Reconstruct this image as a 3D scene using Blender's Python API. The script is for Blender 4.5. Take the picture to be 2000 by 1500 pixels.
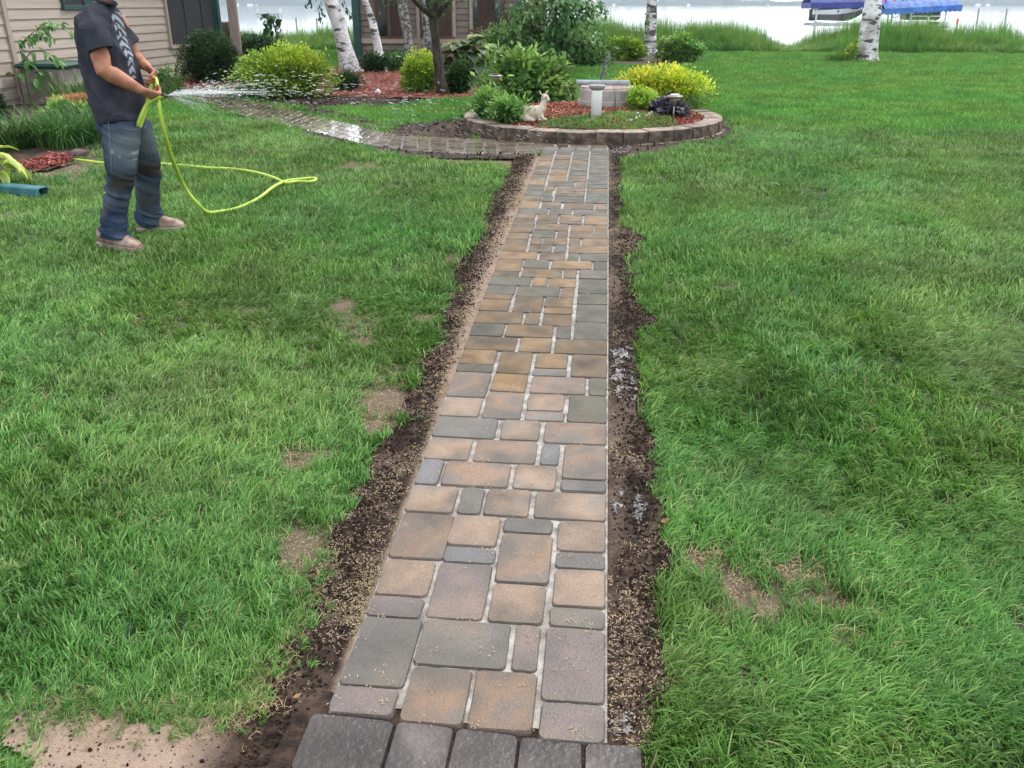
import bpy, bmesh, math, random
import numpy as np
from mathutils import Vector, Matrix, Euler

for o in list(bpy.data.objects):
    bpy.data.objects.remove(o)
SC = bpy.context.scene
COL = SC.collection
random.seed(7)
RNG = np.random.default_rng(11)

# ------------------------------------------------------------------ camera
F = 1700.0                      # focal length in photo pixels (2000 wide)
TH = math.atan(742 / F)
YAW = math.atan(187 * math.cos(TH) / F)
CZ = 1.65
cam_d = bpy.data.cameras.new('camera')
cam = bpy.data.objects.new('camera', cam_d)
COL.objects.link(cam)
cam.location = (0, 0, CZ)
cam.rotation_euler = (math.pi / 2 - TH, 0, YAW)
cam_d.sensor_width = 36
cam_d.lens = F / 2000 * 36
cam_d.clip_start = 0.05
cam_d.clip_end = 12000
SC.camera = cam

# ------------------------------------------------------------------ world, sun, exposure
SUN_EL, SUN_AZ = math.radians(52), math.radians(38)     # azimuth measured from +Y towards +X
w = bpy.data.worlds.new('World')
SC.world = w
w.use_nodes = True
nt = w.node_tree
nt.nodes.clear()
n_out = nt.nodes.new('ShaderNodeOutputWorld')
n_bg = nt.nodes.new('ShaderNodeBackground')
n_sky = nt.nodes.new('ShaderNodeTexSky')
n_sky.sky_type = 'NISHITA'
n_sky.sun_disc = False
n_sky.sun_elevation = SUN_EL
n_sky.sun_rotation = SUN_AZ
n_sky.dust_density = 2.0
n_sky.air_density = 1.0
n_mix = nt.nodes.new('ShaderNodeMix')
n_mix.data_type = 'RGBA'
n_mix.inputs[0].default_value = 0.72                      # thin overcast over the clear sky
n_mix.inputs[7].default_value = (14.6, 15.0, 15.6, 1)
nt.links.new(n_sky.outputs[0], n_mix.inputs[6])
nt.links.new(n_mix.outputs[2], n_bg.inputs[0])
n_bg.inputs[1].default_value = 0.10
nt.links.new(n_bg.outputs[0], n_out.inputs[0])

sun_d = bpy.data.lights.new('sun', 'SUN')
sun_d.energy = 1.5
sun_d.angle = math.radians(14)
sun_d.color = (1.0, 0.93, 0.82)
sun = bpy.data.objects.new('sun', sun_d)
COL.objects.link(sun)
sd = Vector((math.sin(SUN_AZ) * math.cos(SUN_EL), math.cos(SUN_AZ) * math.cos(SUN_EL), math.sin(SUN_EL)))
sun.rotation_euler = sd.to_track_quat('Z', 'Y').to_euler()
sun.location = (20, 20, 40)

SC.view_settings.view_transform = 'Standard'
SC.view_settings.look = 'None'
SC.view_settings.exposure = 0.80
SC.view_settings.gamma = 1.0
SC.view_settings.use_curve_mapping = False
SC.render.engine = 'CYCLES'
SC.cycles.max_bounces = 6
SC.cycles.transparent_max_bounces = 8
SC.cycles.transmission_bounces = 5
SC.cycles.volume_bounces = 0
SC.cycles.caustics_reflective = False
SC.cycles.caustics_refractive = False

# ------------------------------------------------------------------ camera geometry -> places on the ground
_cr = np.array([math.cos(YAW), math.sin(YAW), 0])
_fh = np.array([-math.sin(YAW), math.cos(YAW), 0])
_fw = _fh * math.cos(TH) + np.array([0, 0, -math.sin(TH)])
_up = _fh * math.sin(TH) + np.array([0, 0, math.cos(TH)])

def ss(a, b, x):
    t = np.clip((x - a) / (b - a), 0, 1)
    return t * t * (3 - 2 * t)

def terr(x, y):
    return .22 * (1 - np.exp(-np.maximum(0, y - 2.2) / 3.2)) - 1.7 * ss(30, 42, y)

def T(x, y):
    return float(terr(np.float64(x), np.float64(y)))

def ray(px, py):
    return _fw + _cr * ((px - 1000) / F) + _up * ((750 - py) / F)

def ground(px, py, dz=0.0):
    d = ray(px, py)
    t = 3.0
    for _ in range(40):
        p = d * t
        z = T(p[0], p[1]) + dz
        t += 0.7 * ((z - CZ) / d[2] - t)
    p = d * t
    return Vector((p[0], p[1], CZ + p[2]))

def hgt(b, py):
    df = b[0] * _fh[0] + b[1] * _fh[1]
    return CZ - df * math.tan(TH + math.atan((py - 750) / F))

def mpp(b):
    df = b[0] * _fh[0] + b[1] * _fh[1]
    return (df * math.cos(TH) + (CZ - b[2]) * math.sin(TH)) / F

def W(px, py, Y):
    d = ray(px, py)
    t = Y / d[1]
    return Vector((d[0] * t, Y, CZ + d[2] * t))

# ------------------------------------------------------------------ noise in numpy
def _h(ix, iy, iz, s):
    n = (ix * 374761393 + iy * 668265263 + iz * 2147483647 + s * 1274126177) & 0xffffffff
    n = ((n ^ (n >> 13)) * 1274126177) & 0xffffffff
    return ((n ^ (n >> 16)) & 0xffff) / 65535.0

def vnoise(x, y, z=0.0, s=0):
    x, y, z = np.broadcast_arrays(np.asarray(x, float), np.asarray(y, float), np.asarray(z, float))
    ix, iy, iz = np.floor(x).astype(np.int64), np.floor(y).astype(np.int64), np.floor(z).astype(np.int64)
    fx, fy, fz = x - ix, y - iy, z - iz
    fx, fy, fz = fx * fx * (3 - 2 * fx), fy * fy * (3 - 2 * fy), fz * fz * (3 - 2 * fz)
    r = 0
    for a in (0, 1):
        for b in (0, 1):
            for c in (0, 1):
                wgt = (fx if a else 1 - fx) * (fy if b else 1 - fy) * (fz if c else 1 - fz)
                r = r + wgt * _h(ix + a, iy + b, iz + c, s)
    return r

def fbm(x, y, z=0.0, s=0, o=3):
    r, a, t = 0, 1.0, 0
    for i in range(o):
        r = r + a * vnoise(np.asarray(x) * 2 ** i, np.asarray(y) * 2 ** i, np.asarray(z) * 2 ** i, s + i)
        t += a
        a *= .5
    return r / t

def inpoly(x, y, poly):
    ins = np.zeros(np.shape(x), bool)
    n = len(poly)
    for i in range(n):
        x1, y1 = poly[i][0], poly[i][1]
        x2, y2 = poly[(i + 1) % n][0], poly[(i + 1) % n][1]
        c = ((y1 > y) != (y2 > y)) & (x < (x2 - x1) * (y - y1) / (y2 - y1 + 1e-12) + x1)
        ins ^= c
    return ins

def pxpoly(pts, dz=0):
    return [ground(a, b, dz)[:2] for a, b in pts]

# ------------------------------------------------------------------ materials
def srgb(r, g, b):
    f = lambda c: (c / 255 / 12.92) if c / 255 <= .04045 else ((c / 255 + .055) / 1.055) ** 2.4
    return (f(r), f(g), f(b), 1)

MATS = {}

def pm(name, cols, scale=5.0, rough=.7, bump=0.0, bscale=None, detail=4.0, rand=0.0, metal=0.0,
       stretch=None, transl=0.0, contrast=(.35, .65), spec=.5, attr=None, attrcol=None, coord='Object', coat=0.0,
       rough2=None, dist=.01, alpha=None, speck=0.0, coatr=.15):
    m = bpy.data.materials.new(name)
    m.use_nodes = True
    t = m.node_tree
    N, L = t.nodes, t.links
    p = N['Principled BSDF']
    out = N['Material Output']
    tc = N.new('ShaderNodeTexCoord')
    if coord == 'World':
        geo = N.new('ShaderNodeNewGeometry')
        src = geo.outputs['Position']
    else:
        src = tc.outputs[coord]
    if stretch:
        mp = N.new('ShaderNodeMapping')
        mp.inputs['Scale'].default_value = stretch
        L.new(src, mp.inputs[0])
        src = mp.outputs[0]
    if rand:
        oi = N.new('ShaderNodeObjectInfo')
        ad = N.new('ShaderNodeVectorMath')
        ad.operation = 'ADD'
        ml = N.new('ShaderNodeMath')
        ml.operation = 'MULTIPLY'
        ml.inputs[1].default_value = 37
        L.new(oi.outputs['Random'], ml.inputs[0])
        L.new(src, ad.inputs[0])
        L.new(ml.outputs[0], ad.inputs[1])
        src = ad.outputs[0]
    nz = N.new('ShaderNodeTexNoise')
    nz.inputs['Scale'].default_value = scale
    nz.inputs['Detail'].default_value = detail
    L.new(src, nz.inputs['Vector'])
    cr = N.new('ShaderNodeValToRGB')
    e = cr.color_ramp.elements
    n = len(cols)
    e[0].position = contrast[0]
    e[0].color = cols[0]
    e[1].position = contrast[1]
    e[1].color = cols[-1]
    for i in range(1, n - 1):
        q = e.new(contrast[0] + (contrast[1] - contrast[0]) * i / (n - 1))
        q.color = cols[i]
    L.new(nz.outputs[0], cr.inputs[0])
    c = cr.outputs[0]
    if rand:
        hs = N.new('ShaderNodeHueSaturation')
        mr = N.new('ShaderNodeMapRange')
        mr.inputs[3].default_value = 1 - rand
        mr.inputs[4].default_value = 1 + rand
        L.new(oi.outputs['Random'], mr.inputs[0])
        L.new(mr.outputs[0], hs.inputs['Value'])
        L.new(c, hs.inputs['Color'])
        c = hs.outputs[0]
    if speck:
        ns = N.new('ShaderNodeTexNoise')
        ns.inputs['Scale'].default_value = 110
        ns.inputs['Detail'].default_value = 3
        ns.inputs['Roughness'].default_value = .8
        L.new(src, ns.inputs['Vector'])
        ms_ = N.new('ShaderNodeMapRange')
        ms_.inputs[1].default_value, ms_.inputs[2].default_value = .3, .7
        ms_.inputs[3].default_value, ms_.inputs[4].default_value = 1 - speck, 1 + speck
        L.new(ns.outputs[0], ms_.inputs[0])
        h2 = N.new('ShaderNodeHueSaturation')
        L.new(ms_.outputs[0], h2.inputs['Value'])
        L.new(c, h2.inputs['Color'])
        c = h2.outputs[0]
    if attr:
        at = N.new('ShaderNodeAttribute')
        at.attribute_name = attr
        mx = N.new('ShaderNodeMix')
        mx.data_type = 'RGBA'
        L.new(at.outputs['Fac'], mx.inputs[0])
        L.new(c, mx.inputs[6])
        mx.inputs[7].default_value = attrcol
        c = mx.outputs[2]
    L.new(c, p.inputs['Base Color'])
    p.inputs['Roughness'].default_value = rough
    p.inputs['Metallic'].default_value = metal
    p.inputs['Specular IOR Level'].default_value = spec
    p.inputs['Coat Weight'].default_value = coat
    p.inputs['Coat Roughness'].default_value = coatr
    if rough2 is not None:
        mr2 = N.new('ShaderNodeMapRange')
        mr2.inputs[1].default_value = .35
        mr2.inputs[2].default_value = .65
        mr2.inputs[3].default_value = rough
        mr2.inputs[4].default_value = rough2
        nz3 = N.new('ShaderNodeTexNoise')
        nz3.inputs['Scale'].default_value = scale * 1.7
        L.new(src, nz3.inputs['Vector'])
        L.new(nz3.outputs[0], mr2.inputs[0])
        L.new(mr2.outputs[0], p.inputs['Roughness'])
    if bump:
        nb = N.new('ShaderNodeTexNoise')
        nb.inputs['Scale'].default_value = bscale or scale * 4
        nb.inputs['Detail'].default_value = 5
        L.new(src, nb.inputs['Vector'])
        bp = N.new('ShaderNodeBump')
        bp.inputs['Strength'].default_value = bump
        bp.inputs['Distance'].default_value = dist
        L.new(nb.outputs[0], bp.inputs['Height'])
        L.new(bp.outputs[0], p.inputs['Normal'])
    if transl:
        tr = N.new('ShaderNodeBsdfTranslucent')
        L.new(c, tr.inputs['Color'])
        ms = N.new('ShaderNodeMixShader')
        ms.inputs[0].default_value = transl
        L.new(p.outputs[0], ms.inputs[1])
        L.new(tr.outputs[0], ms.inputs[2])
        L.new(ms.outputs[0], out.inputs['Surface'])
    MATS[name] = m
    m['out_color'] = 1
    return m

def leafmat(name, c1, c2, c3=None, rough=.45, transl=.3):
    """leaf colour varies by a per-leaf value stored in the mesh (attribute tint)"""
    m = bpy.data.materials.new(name)
    m.use_nodes = True
    t = m.node_tree
    N, L = t.nodes, t.links
    p, out = N['Principled BSDF'], N['Material Output']
    at = N.new('ShaderNodeAttribute')
    at.attribute_name = 'tint'
    cr = N.new('ShaderNodeValToRGB')
    e = cr.color_ramp.elements
    e[0].color, e[1].color = c1, c2
    e[0].position, e[1].position = 0.0, 1.0
    if c3:
        e[1].position = .75
        q = e.new(1.0)
        q.color = c3
    L.new(at.outputs['Fac'], cr.inputs[0])
    geo = N.new('ShaderNodeNewGeometry')
    nz = N.new('ShaderNodeTexNoise')
    nz.inputs['Scale'].default_value = 2.2
    L.new(geo.outputs['Position'], nz.inputs['Vector'])
    mr = N.new('ShaderNodeMapRange')
    mr.inputs[1].default_value, mr.inputs[2].default_value = .3, .7
    mr.inputs[3].default_value, mr.inputs[4].default_value = .72, 1.28
    L.new(nz.outputs[0], mr.inputs[0])
    hs = N.new('ShaderNodeHueSaturation')
    n2 = N.new('ShaderNodeTexNoise')
    n2.inputs['Scale'].default_value = .75
    L.new(geo.outputs['Position'], n2.inputs['Vector'])
    m2 = N.new('ShaderNodeMapRange')
    m2.inputs[1].default_value, m2.inputs[2].default_value = .35, .65
    m2.inputs[3].default_value, m2.inputs[4].default_value = .513, .481
    L.new(n2.outputs[0], m2.inputs[0])
    L.new(m2.outputs[0], hs.inputs['Hue'])
    L.new(mr.outputs[0], hs.inputs['Value'])
    L.new(cr.outputs[0], hs.inputs['Color'])
    L.new(hs.outputs[0], p.inputs['Base Color'])
    p.inputs['Roughness'].default_value = rough
    p.inputs['Specular IOR Level'].default_value = .35
    tr = N.new('ShaderNodeBsdfTranslucent')
    L.new(hs.outputs[0], tr.inputs['Color'])
    ms = N.new('ShaderNodeMixShader')
    ms.inputs[0].default_value = transl
    L.new(p.outputs[0], ms.inputs[1])
    L.new(tr.outputs[0], ms.inputs[2])
    L.new(ms.outputs[0], out.inputs['Surface'])
    MATS[name] = m
    return m

# ------------------------------------------------------------------ mesh building
def wloc(o):
    v = Vector((0, 0, 0))
    while o is not None:
        v += o.location
        o = o.parent
    return v

def tag(o, label=None, cat=None, group=None, kind=None):
    if label: o['label'] = label
    if cat: o['category'] = cat
    if group: o['group'] = group
    if kind: o['kind'] = kind
    return o

def thing(name, loc, label, cat, group=None):
    o = bpy.data.objects.new(name, None)
    o.empty_display_size = .1
    o.location = loc
    COL.objects.link(o)
    return tag(o, label, cat, group)

def npobj(name, verts, faces, mat, parent=None, loc=None, smooth=False, attrs=None):
    """verts (N,3) world coordinates, faces list or (M,k) array"""
    verts = np.asarray(verts, float)
    base = wloc(parent) if parent is not None else Vector((0, 0, 0))
    L0 = Vector(loc) if loc is not None else Vector((0, 0, 0))
    if parent is not None:
        L0 = Vector((0, 0, 0))
    v = verts - np.array(base + L0)
    me = bpy.data.meshes.new(name)
    if isinstance(faces, np.ndarray):
        k = faces.shape[1]
        me.vertices.add(len(v))
        me.vertices.foreach_set('co', v.astype(np.float32).ravel())
        me.loops.add(faces.size)
        me.loops.foreach_set('vertex_index', faces.astype(np.int32).ravel())
        me.polygons.add(len(faces))
        me.polygons.foreach_set('loop_start', np.arange(0, faces.size, k, dtype=np.int32))
        me.update(calc_edges=True)
    else:
        me.from_pydata([tuple(q) for q in v], [], faces)
        me.update()
    if smooth:
        me.polygons.foreach_set('use_smooth', np.ones(len(me.polygons), bool))
    if attrs:
        for k, a in attrs.items():
            at = me.attributes.new(k, 'FLOAT', 'POINT')
            at.data.foreach_set('value', np.asarray(a, np.float32))
    if mat is not None:
        me.materials.append(mat)
    o = bpy.data.objects.new(name, me)
    COL.objects.link(o)
    if parent is not None:
        o.parent = parent
    else:
        o.location = L0
    return o

class MB:
    def __init__(s):
        s.v, s.f = [], []
    def add(s, v, f):
        n = len(s.v)
        s.v += [tuple(q) for q in v]
        s.f += [tuple(i + n for i in q) for q in f]
        return s
    def box(s, c, d, rz=0.0, bevel=0.0, M=None):
        hx, hy, hz = d[0] / 2, d[1] / 2, d[2] / 2
        b = min(bevel, hx * .9, hy * .9, hz * .9)
        R = M if M is not None else Matrix.Rotation(rz, 3, 'Z')
        c = Vector(c)
        if b <= 0:
            vs = [(x, y, z) for z in (-hz, hz) for y in (-hy, hy) for x in (-hx, hx)]
            fs = [(0, 2, 3, 1), (4, 5, 7, 6), (0, 1, 5, 4), (2, 6, 7, 3), (0, 4, 6, 2), (1, 3, 7, 5)]
            return s.add([c + R @ Vector(q) for q in vs], fs)
        def ringp(ix, iy, z):
            return [(-hx + ix, -hy + iy + b, z), (-hx + ix, hy - iy - b, z), (-hx + ix + b, hy - iy, z), (hx - ix - b, hy - iy, z),
                    (hx - ix, hy - iy - b, z), (hx - ix, -hy + iy + b, z), (hx - ix - b, -hy + iy, z), (-hx + ix + b, -hy + iy, z)]
        vs = ringp(b, b, -hz) + ringp(0, 0, -hz + b) + ringp(0, 0, hz - b) + ringp(b, b, hz)
        fs = [tuple(range(8)), tuple(reversed(range(24, 32)))]
        for k in range(3):
            for i in range(8):
                j = (i + 1) % 8
                fs.append((k * 8 + i, k * 8 + 8 + i, k * 8 + 8 + j, k * 8 + j))
        fs[0] = tuple(reversed(fs[0])) if False else fs[0]
        return s.add([c + R @ Vector(q) for q in vs], fs)
    def tube(s, pts, rad, n=8, cap=True, flat=None):
        """pts list of Vector, rad float or list or list of (a,b)"""
        pts = [Vector(p) for p in pts]
        m = len(pts)
        if not isinstance(rad, (list, tuple)):
            rad = [rad] * m
        rings = []
        ref = None
        for i, p in enumerate(pts):
            d = (pts[min(i + 1, m - 1)] - pts[max(i - 1, 0)])
            if d.length < 1e-9: d = Vector((0, 0, 1))
            d.normalize()
            if ref is None:
                ref = Vector((0, 1, 0)) if flat is None else Vector(flat)
                if abs(ref.dot(d)) > .93: ref = Vector((1, 0, 0))
            u = (ref - d * ref.dot(d)).normalized()
            ref = u
            v = d.cross(u)
            r = rad[i]
            a, b = (r, r) if not isinstance(r, (tuple, list)) else r
            rings.append([p + u * a * math.cos(2 * math.pi * k / n) + v * b * math.sin(2 * math.pi * k / n) for k in range(n)])
        vs = [q for r in rings for q in r]
        fs = []
        for i in range(m - 1):
            for k in range(n):
                j = (k + 1) % n
                fs.append((i * n + k, i * n + j, i * n + n + j, i * n + n + k))
        if cap:
            fs.append(tuple(reversed(range(n))))
            fs.append(tuple(range((m - 1) * n, m * n)))
        return s.add(vs, fs)
    def loft(s, secs, n=16, cap=True, power=2.0):
        """horizontal sections (cx, cy, cz, ax, ay)"""
        vs, fs = [], []
        for (cx, cy, cz, ax, ay) in secs:
            for k in range(n):
                t = 2 * math.pi * k / n
                c, q = math.cos(t), math.sin(t)
                e = 2 / power
                vs.append((cx + ax * math.copysign(abs(c) ** e, c), cy + ay * math.copysign(abs(q) ** e, q), cz))
        for i in range(len(secs) - 1):
            for k in range(n):
                j = (k + 1) % n
                fs.append((i * n + k, i * n + j, i * n + n + j, i * n + n + k))
        if cap:
            fs.append(tuple(reversed(range(n))))
            fs.append(tuple(range((len(secs) - 1) * n, len(secs) * n)))
        return s.add(vs, fs)
    def ell(s, c, r, M=None, n=12, m=8):
        c = Vector(c)
        vs, fs = [], []
        R = M if M is not None else Matrix.Identity(3)
        for i in range(1, m):
            ph = math.pi * i / m
            for k in range(n):
                t = 2 * math.pi * k / n
                vs.append(c + R @ Vector((r[0] * math.sin(ph) * math.cos(t), r[1] * math.sin(ph) * math.sin(t), -r[2] * math.cos(ph))))
        vs.append(c + R @ Vector((0, 0, -r[2])))
        vs.append(c + R @ Vector((0, 0, r[2])))
        b, tp = len(vs) - 2, len(vs) - 1
        for i in range(m - 2):
            for k in range(n):
                j = (k + 1) % n
                fs.append((i * n + k, i * n + j, i * n + n + j, i * n + n + k))
        for k in range(n):
            j = (k + 1) % n
            fs.append((b, j, k))
            fs.append((tp, (m - 2) * n + k, (m - 2) * n + j))
        return s.add(vs, fs)
    def build(s, name, mat, parent=None, loc=None, smooth=False):
        return npobj(name, np.array([tuple(q) for q in s.v]), s.f, mat, parent, loc, smooth)

def tagm(o, label, cat, group=None):
    return tag(o, label, cat, group)

def copy_tree(o, parent=None):
    c = o.copy()
    COL.objects.link(c)
    c.parent = parent
    for ch in list(o.children):
        copy_tree(ch, c)
    return c

# leaves -----------------------------------------------------------------
def rand_unit(n, rng):
    v = rng.normal(size=(n, 3))
    return v / np.linalg.norm(v, axis=1)[:, None]

def leaves_at(P, D, size, aspect, rng, droop=.3, jitter=.35, shape=6):
    """P centres, D pointing directions. returns verts, faces(quads), tint"""
    n = len(P)
    D = D / np.linalg.norm(D, axis=1)[:, None]
    up = np.tile(np.array([0, 0, 1.0]), (n, 1)) + rng.normal(size=(n, 3)) * .45
    S = np.cross(D, up)
    S /= np.linalg.norm(S, axis=1)[:, None] + 1e-9
    Nn = np.cross(S, D)
    L = (size * (1 + jitter * rng.uniform(-1, 1, n)))[:, None]
    Wd = L * aspect
    base = P - D * L * .5
    tip = P + D * L * .5 - Nn * L * droop * .6
    mid = P + Nn * L * .06
    l = P - D * L * .06 + S * Wd * .5 - Nn * L * droop * .15
    r = P - D * L * .06 - S * Wd * .5 - Nn * L * droop * .15
    V = np.stack([base, l, tip, r], 1).reshape(-1, 3)
    Fc = np.arange(4 * n).reshape(-1, 4)
    tint = np.repeat(rng.uniform(0, 1, n), 4)
    return V, Fc, tint

def cloud(c, r, n, leaf, aspect=.6, rng=None, rough=.35, fill=.5, clump=60, zmin=None, up=.4, droop=.3, cl=.16, tf=0.0, upb=.25):
    rng = rng or RNG
    c, r = np.array(c), np.array(r, float)
    K = clump
    d = rand_unit(K, rng)
    d[:, 2] = np.where((d[:, 2] < 0) & (rng.uniform(size=K) < upb), -d[:, 2], d[:, 2])
    rr = 1 - fill * rng.uniform(size=K) ** 1.6
    rr *= 1 + rough * (fbm(d[:, 0] * 1.7 + c[0], d[:, 1] * 1.7 + c[1], d[:, 2] * 1.7, 5) - .5) * 2
    K0 = d * rr[:, None]
    idx = rng.integers(0, K, n)
    off = rng.normal(size=(n, 3)) * cl
    Q = K0[idx] + off
    P = c + Q * r
    D = Q / (np.linalg.norm(Q, axis=1)[:, None] + 1e-6) + rand_unit(n, rng) * .8 + np.array([0, 0, up])
    if zmin is not None:
        k = P[:, 2] > zmin
        P, D, idx = P[k], D[k], idx[k]
    V, Fc, ti = leaves_at(P, D, leaf, aspect, rng, droop)
    kt = rng.uniform(-.3, .3, K)[idx]
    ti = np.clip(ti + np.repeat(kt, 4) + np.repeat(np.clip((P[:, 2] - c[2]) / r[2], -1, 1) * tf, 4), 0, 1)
    return V, Fc, ti

# scatter of small stuff with geometry nodes ---------------------------------
def scatter(name, P, R, S, I, protos, mats=None):
    col = bpy.data.collections.new(name + '_pieces')
    for i, me in enumerate(protos):
        ob = bpy.data.objects.new('%s_piece_%02d' % (name, i), me)
        col.objects.link(ob)
    me = bpy.data.meshes.new(name)
    P = np.asarray(P, np.float32)
    me.vertices.add(len(P))
    me.vertices.foreach_set('co', P.ravel())
    a = me.attributes.new('rot', 'FLOAT_VECTOR', 'POINT'); a.data.foreach_set('vector', np.asarray(R, np.float32).ravel())
    a = me.attributes.new('scl', 'FLOAT_VECTOR', 'POINT'); a.data.foreach_set('vector', np.asarray(S, np.float32).ravel())
    a = me.attributes.new('pick', 'INT', 'POINT'); a.data.foreach_set('value', np.asarray(I, np.int32))
    ob = bpy.data.objects.new(name, me)
    COL.objects.link(ob)
    g = bpy.data.node_groups.new(name + '_nodes', 'GeometryNodeTree')
    g.interface.new_socket('Geometry', in_out='INPUT', socket_type='NodeSocketGeometry')
    g.interface.new_socket('Geometry', in_out='OUTPUT', socket_type='NodeSocketGeometry')
    N, L = g.nodes, g.links
    gi, go = N.new('NodeGroupInput'), N.new('NodeGroupOutput')
    iop = N.new('GeometryNodeInstanceOnPoints')
    ci = N.new('GeometryNodeCollectionInfo')
    ci.inputs['Collection'].default_value = col
    ci.inputs['Separate Children'].default_value = True
    ci.inputs['Reset Children'].default_value = True
    def named(nm, ty):
        q = N.new('GeometryNodeInputNamedAttribute')
        q.data_type = ty
        q.inputs['Name'].default_value = nm
        return q.outputs['Attribute']
    e2r = N.new('FunctionNodeEulerToRotation')
    L.new(named('rot', 'FLOAT_VECTOR'), e2r.inputs[0])
    L.new(gi.outputs[0], iop.inputs['Points'])
    L.new(ci.outputs[0], iop.inputs['Instance'])
    iop.inputs['Pick Instance'].default_value = True
    L.new(named('pick', 'INT'), iop.inputs['Instance Index'])
    L.new(e2r.outputs[0], iop.inputs['Rotation'])
    L.new(named('scl', 'FLOAT_VECTOR'), iop.inputs['Scale'])
    L.new(iop.outputs[0], go.inputs[0])
    md = ob.modifiers.new('scatter', 'NODES')
    md.node_group = g
    ob['kind'] = 'stuff'
    return ob

def rawmesh(name, V, Fc, mat, tint=None, smooth=False):
    me = bpy.data.meshes.new(name)
    V = np.asarray(V, np.float32)
    k = Fc.shape[1]
    me.vertices.add(len(V)); me.vertices.foreach_set('co', V.ravel())
    me.loops.add(Fc.size); me.loops.foreach_set('vertex_index', Fc.astype(np.int32).ravel())
    me.polygons.add(len(Fc)); me.polygons.foreach_set('loop_start', np.arange(0, Fc.size, k, dtype=np.int32))
    me.update(calc_edges=True)
    if tint is not None:
        a = me.attributes.new('tint', 'FLOAT', 'POINT'); a.data.foreach_set('value', np.asarray(tint, np.float32))
    if smooth:
        me.polygons.foreach_set('use_smooth', np.ones(len(me.polygons), bool))
    me.materials.append(mat)
    return me
# ================================================================== materials
C = srgb
M = {}
M['ground'] = pm('lawn_soil', [(.016, .030, .008, 1), (.03, .055, .012, 1), (.05, .075, .02, 1)], scale=3, rough=.95, bump=.5, bscale=60,
                 attr='soil', attrcol=(.125, .085, .06, 1), coord='World')
M['soil'] = pm('wet_soil', [(.010, .0055, .004, 1), (.026, .0155, .011, 1), (.06, .037, .026, 1)], scale=26, rough=.9, bump=1.0, bscale=130, spec=.2, detail=8,
               attr='dry', attrcol=(.30, .218, .165, 1), coord='World', rough2=.6)
M['clod'] = pm('soil_clod', [(.010, .0055, .004, 1), (.036, .021, .015, 1)], scale=60, rough=.95, spec=.15, bump=.4, bscale=150, coord='World')
M['seed'] = leafmat('straw_seed', (.22, .16, .085, 1), (.46, .37, .22, 1), rough=.6, transl=.1)
M['joint'] = pm('joint_sand', [(.13, .11, .095, 1), (.24, .215, .19, 1), (.37, .35, .33, 1)], scale=22, rough=.5, bump=.6, bscale=160, coord='World', rough2=.3)
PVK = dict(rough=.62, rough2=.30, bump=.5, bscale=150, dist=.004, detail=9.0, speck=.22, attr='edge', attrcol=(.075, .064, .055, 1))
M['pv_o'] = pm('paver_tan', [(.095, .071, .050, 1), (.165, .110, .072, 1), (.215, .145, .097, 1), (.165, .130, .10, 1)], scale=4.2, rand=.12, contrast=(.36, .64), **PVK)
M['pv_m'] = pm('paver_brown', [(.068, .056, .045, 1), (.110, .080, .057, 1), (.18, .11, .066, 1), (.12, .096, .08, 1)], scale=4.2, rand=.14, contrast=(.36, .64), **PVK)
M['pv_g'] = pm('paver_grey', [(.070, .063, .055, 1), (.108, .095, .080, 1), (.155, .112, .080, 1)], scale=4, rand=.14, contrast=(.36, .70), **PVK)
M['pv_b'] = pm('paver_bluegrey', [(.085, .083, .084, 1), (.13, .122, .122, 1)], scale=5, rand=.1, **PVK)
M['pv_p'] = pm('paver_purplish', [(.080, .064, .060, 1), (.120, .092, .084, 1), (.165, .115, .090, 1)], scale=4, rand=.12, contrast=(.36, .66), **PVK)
PW = dict(PVK, rough=.6, rough2=.34, spec=.22)
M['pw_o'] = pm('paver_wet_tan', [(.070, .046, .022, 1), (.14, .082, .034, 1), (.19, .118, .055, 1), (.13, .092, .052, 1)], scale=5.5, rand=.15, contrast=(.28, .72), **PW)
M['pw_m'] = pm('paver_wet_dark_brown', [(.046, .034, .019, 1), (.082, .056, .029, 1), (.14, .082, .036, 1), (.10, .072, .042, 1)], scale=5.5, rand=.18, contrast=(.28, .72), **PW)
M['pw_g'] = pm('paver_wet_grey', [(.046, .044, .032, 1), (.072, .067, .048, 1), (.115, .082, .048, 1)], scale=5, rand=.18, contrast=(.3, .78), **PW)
M['pv_d'] = pm('paver_dirty_dark', [(.016, .012, .011, 1), (.045, .036, .035, 1), (.12, .10, .10, 1)], scale=4, rough=.6, rough2=.25, bump=.8, bscale=60, rand=.2, dist=.008, detail=9.0, speck=.3, attr='edge', attrcol=(.03, .022, .018, 1))
M['joint_wet'] = pm('wet_joint_sand', [(.10, .08, .065, 1), (.19, .16, .14, 1)], scale=12, coat=.8, coatr=.08, rough=.35, bump=.5, bscale=90, coord='World')
M['pv_s'] = pm('paver_wet_brown', [(.085, .066, .042, 1), (.14, .105, .07, 1), (.20, .16, .12, 1)], scale=1.4, coat=1.0, coord='World', coatr=.05, rough=.42, rough2=.12, bump=.15, bscale=120, rand=.2, dist=.004)
M['stone_face'] = pm('split_face', [(.032, .023, .016, 1), (.075, .053, .038, 1), (.14, .10, .075, 1)], scale=9, rough=.9, bump=.9, bscale=35, rand=.2, dist=.03)  # outer block faces: wet split stone, with side shading painted into the darker colour
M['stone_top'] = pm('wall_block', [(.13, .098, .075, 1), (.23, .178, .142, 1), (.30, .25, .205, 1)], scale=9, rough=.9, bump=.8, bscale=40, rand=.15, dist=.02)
M['concrete'] = pm('concrete', [(.26, .23, .21, 1), (.38, .35, .33, 1)], scale=6, rough=.85, bump=.4, bscale=80)
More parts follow.
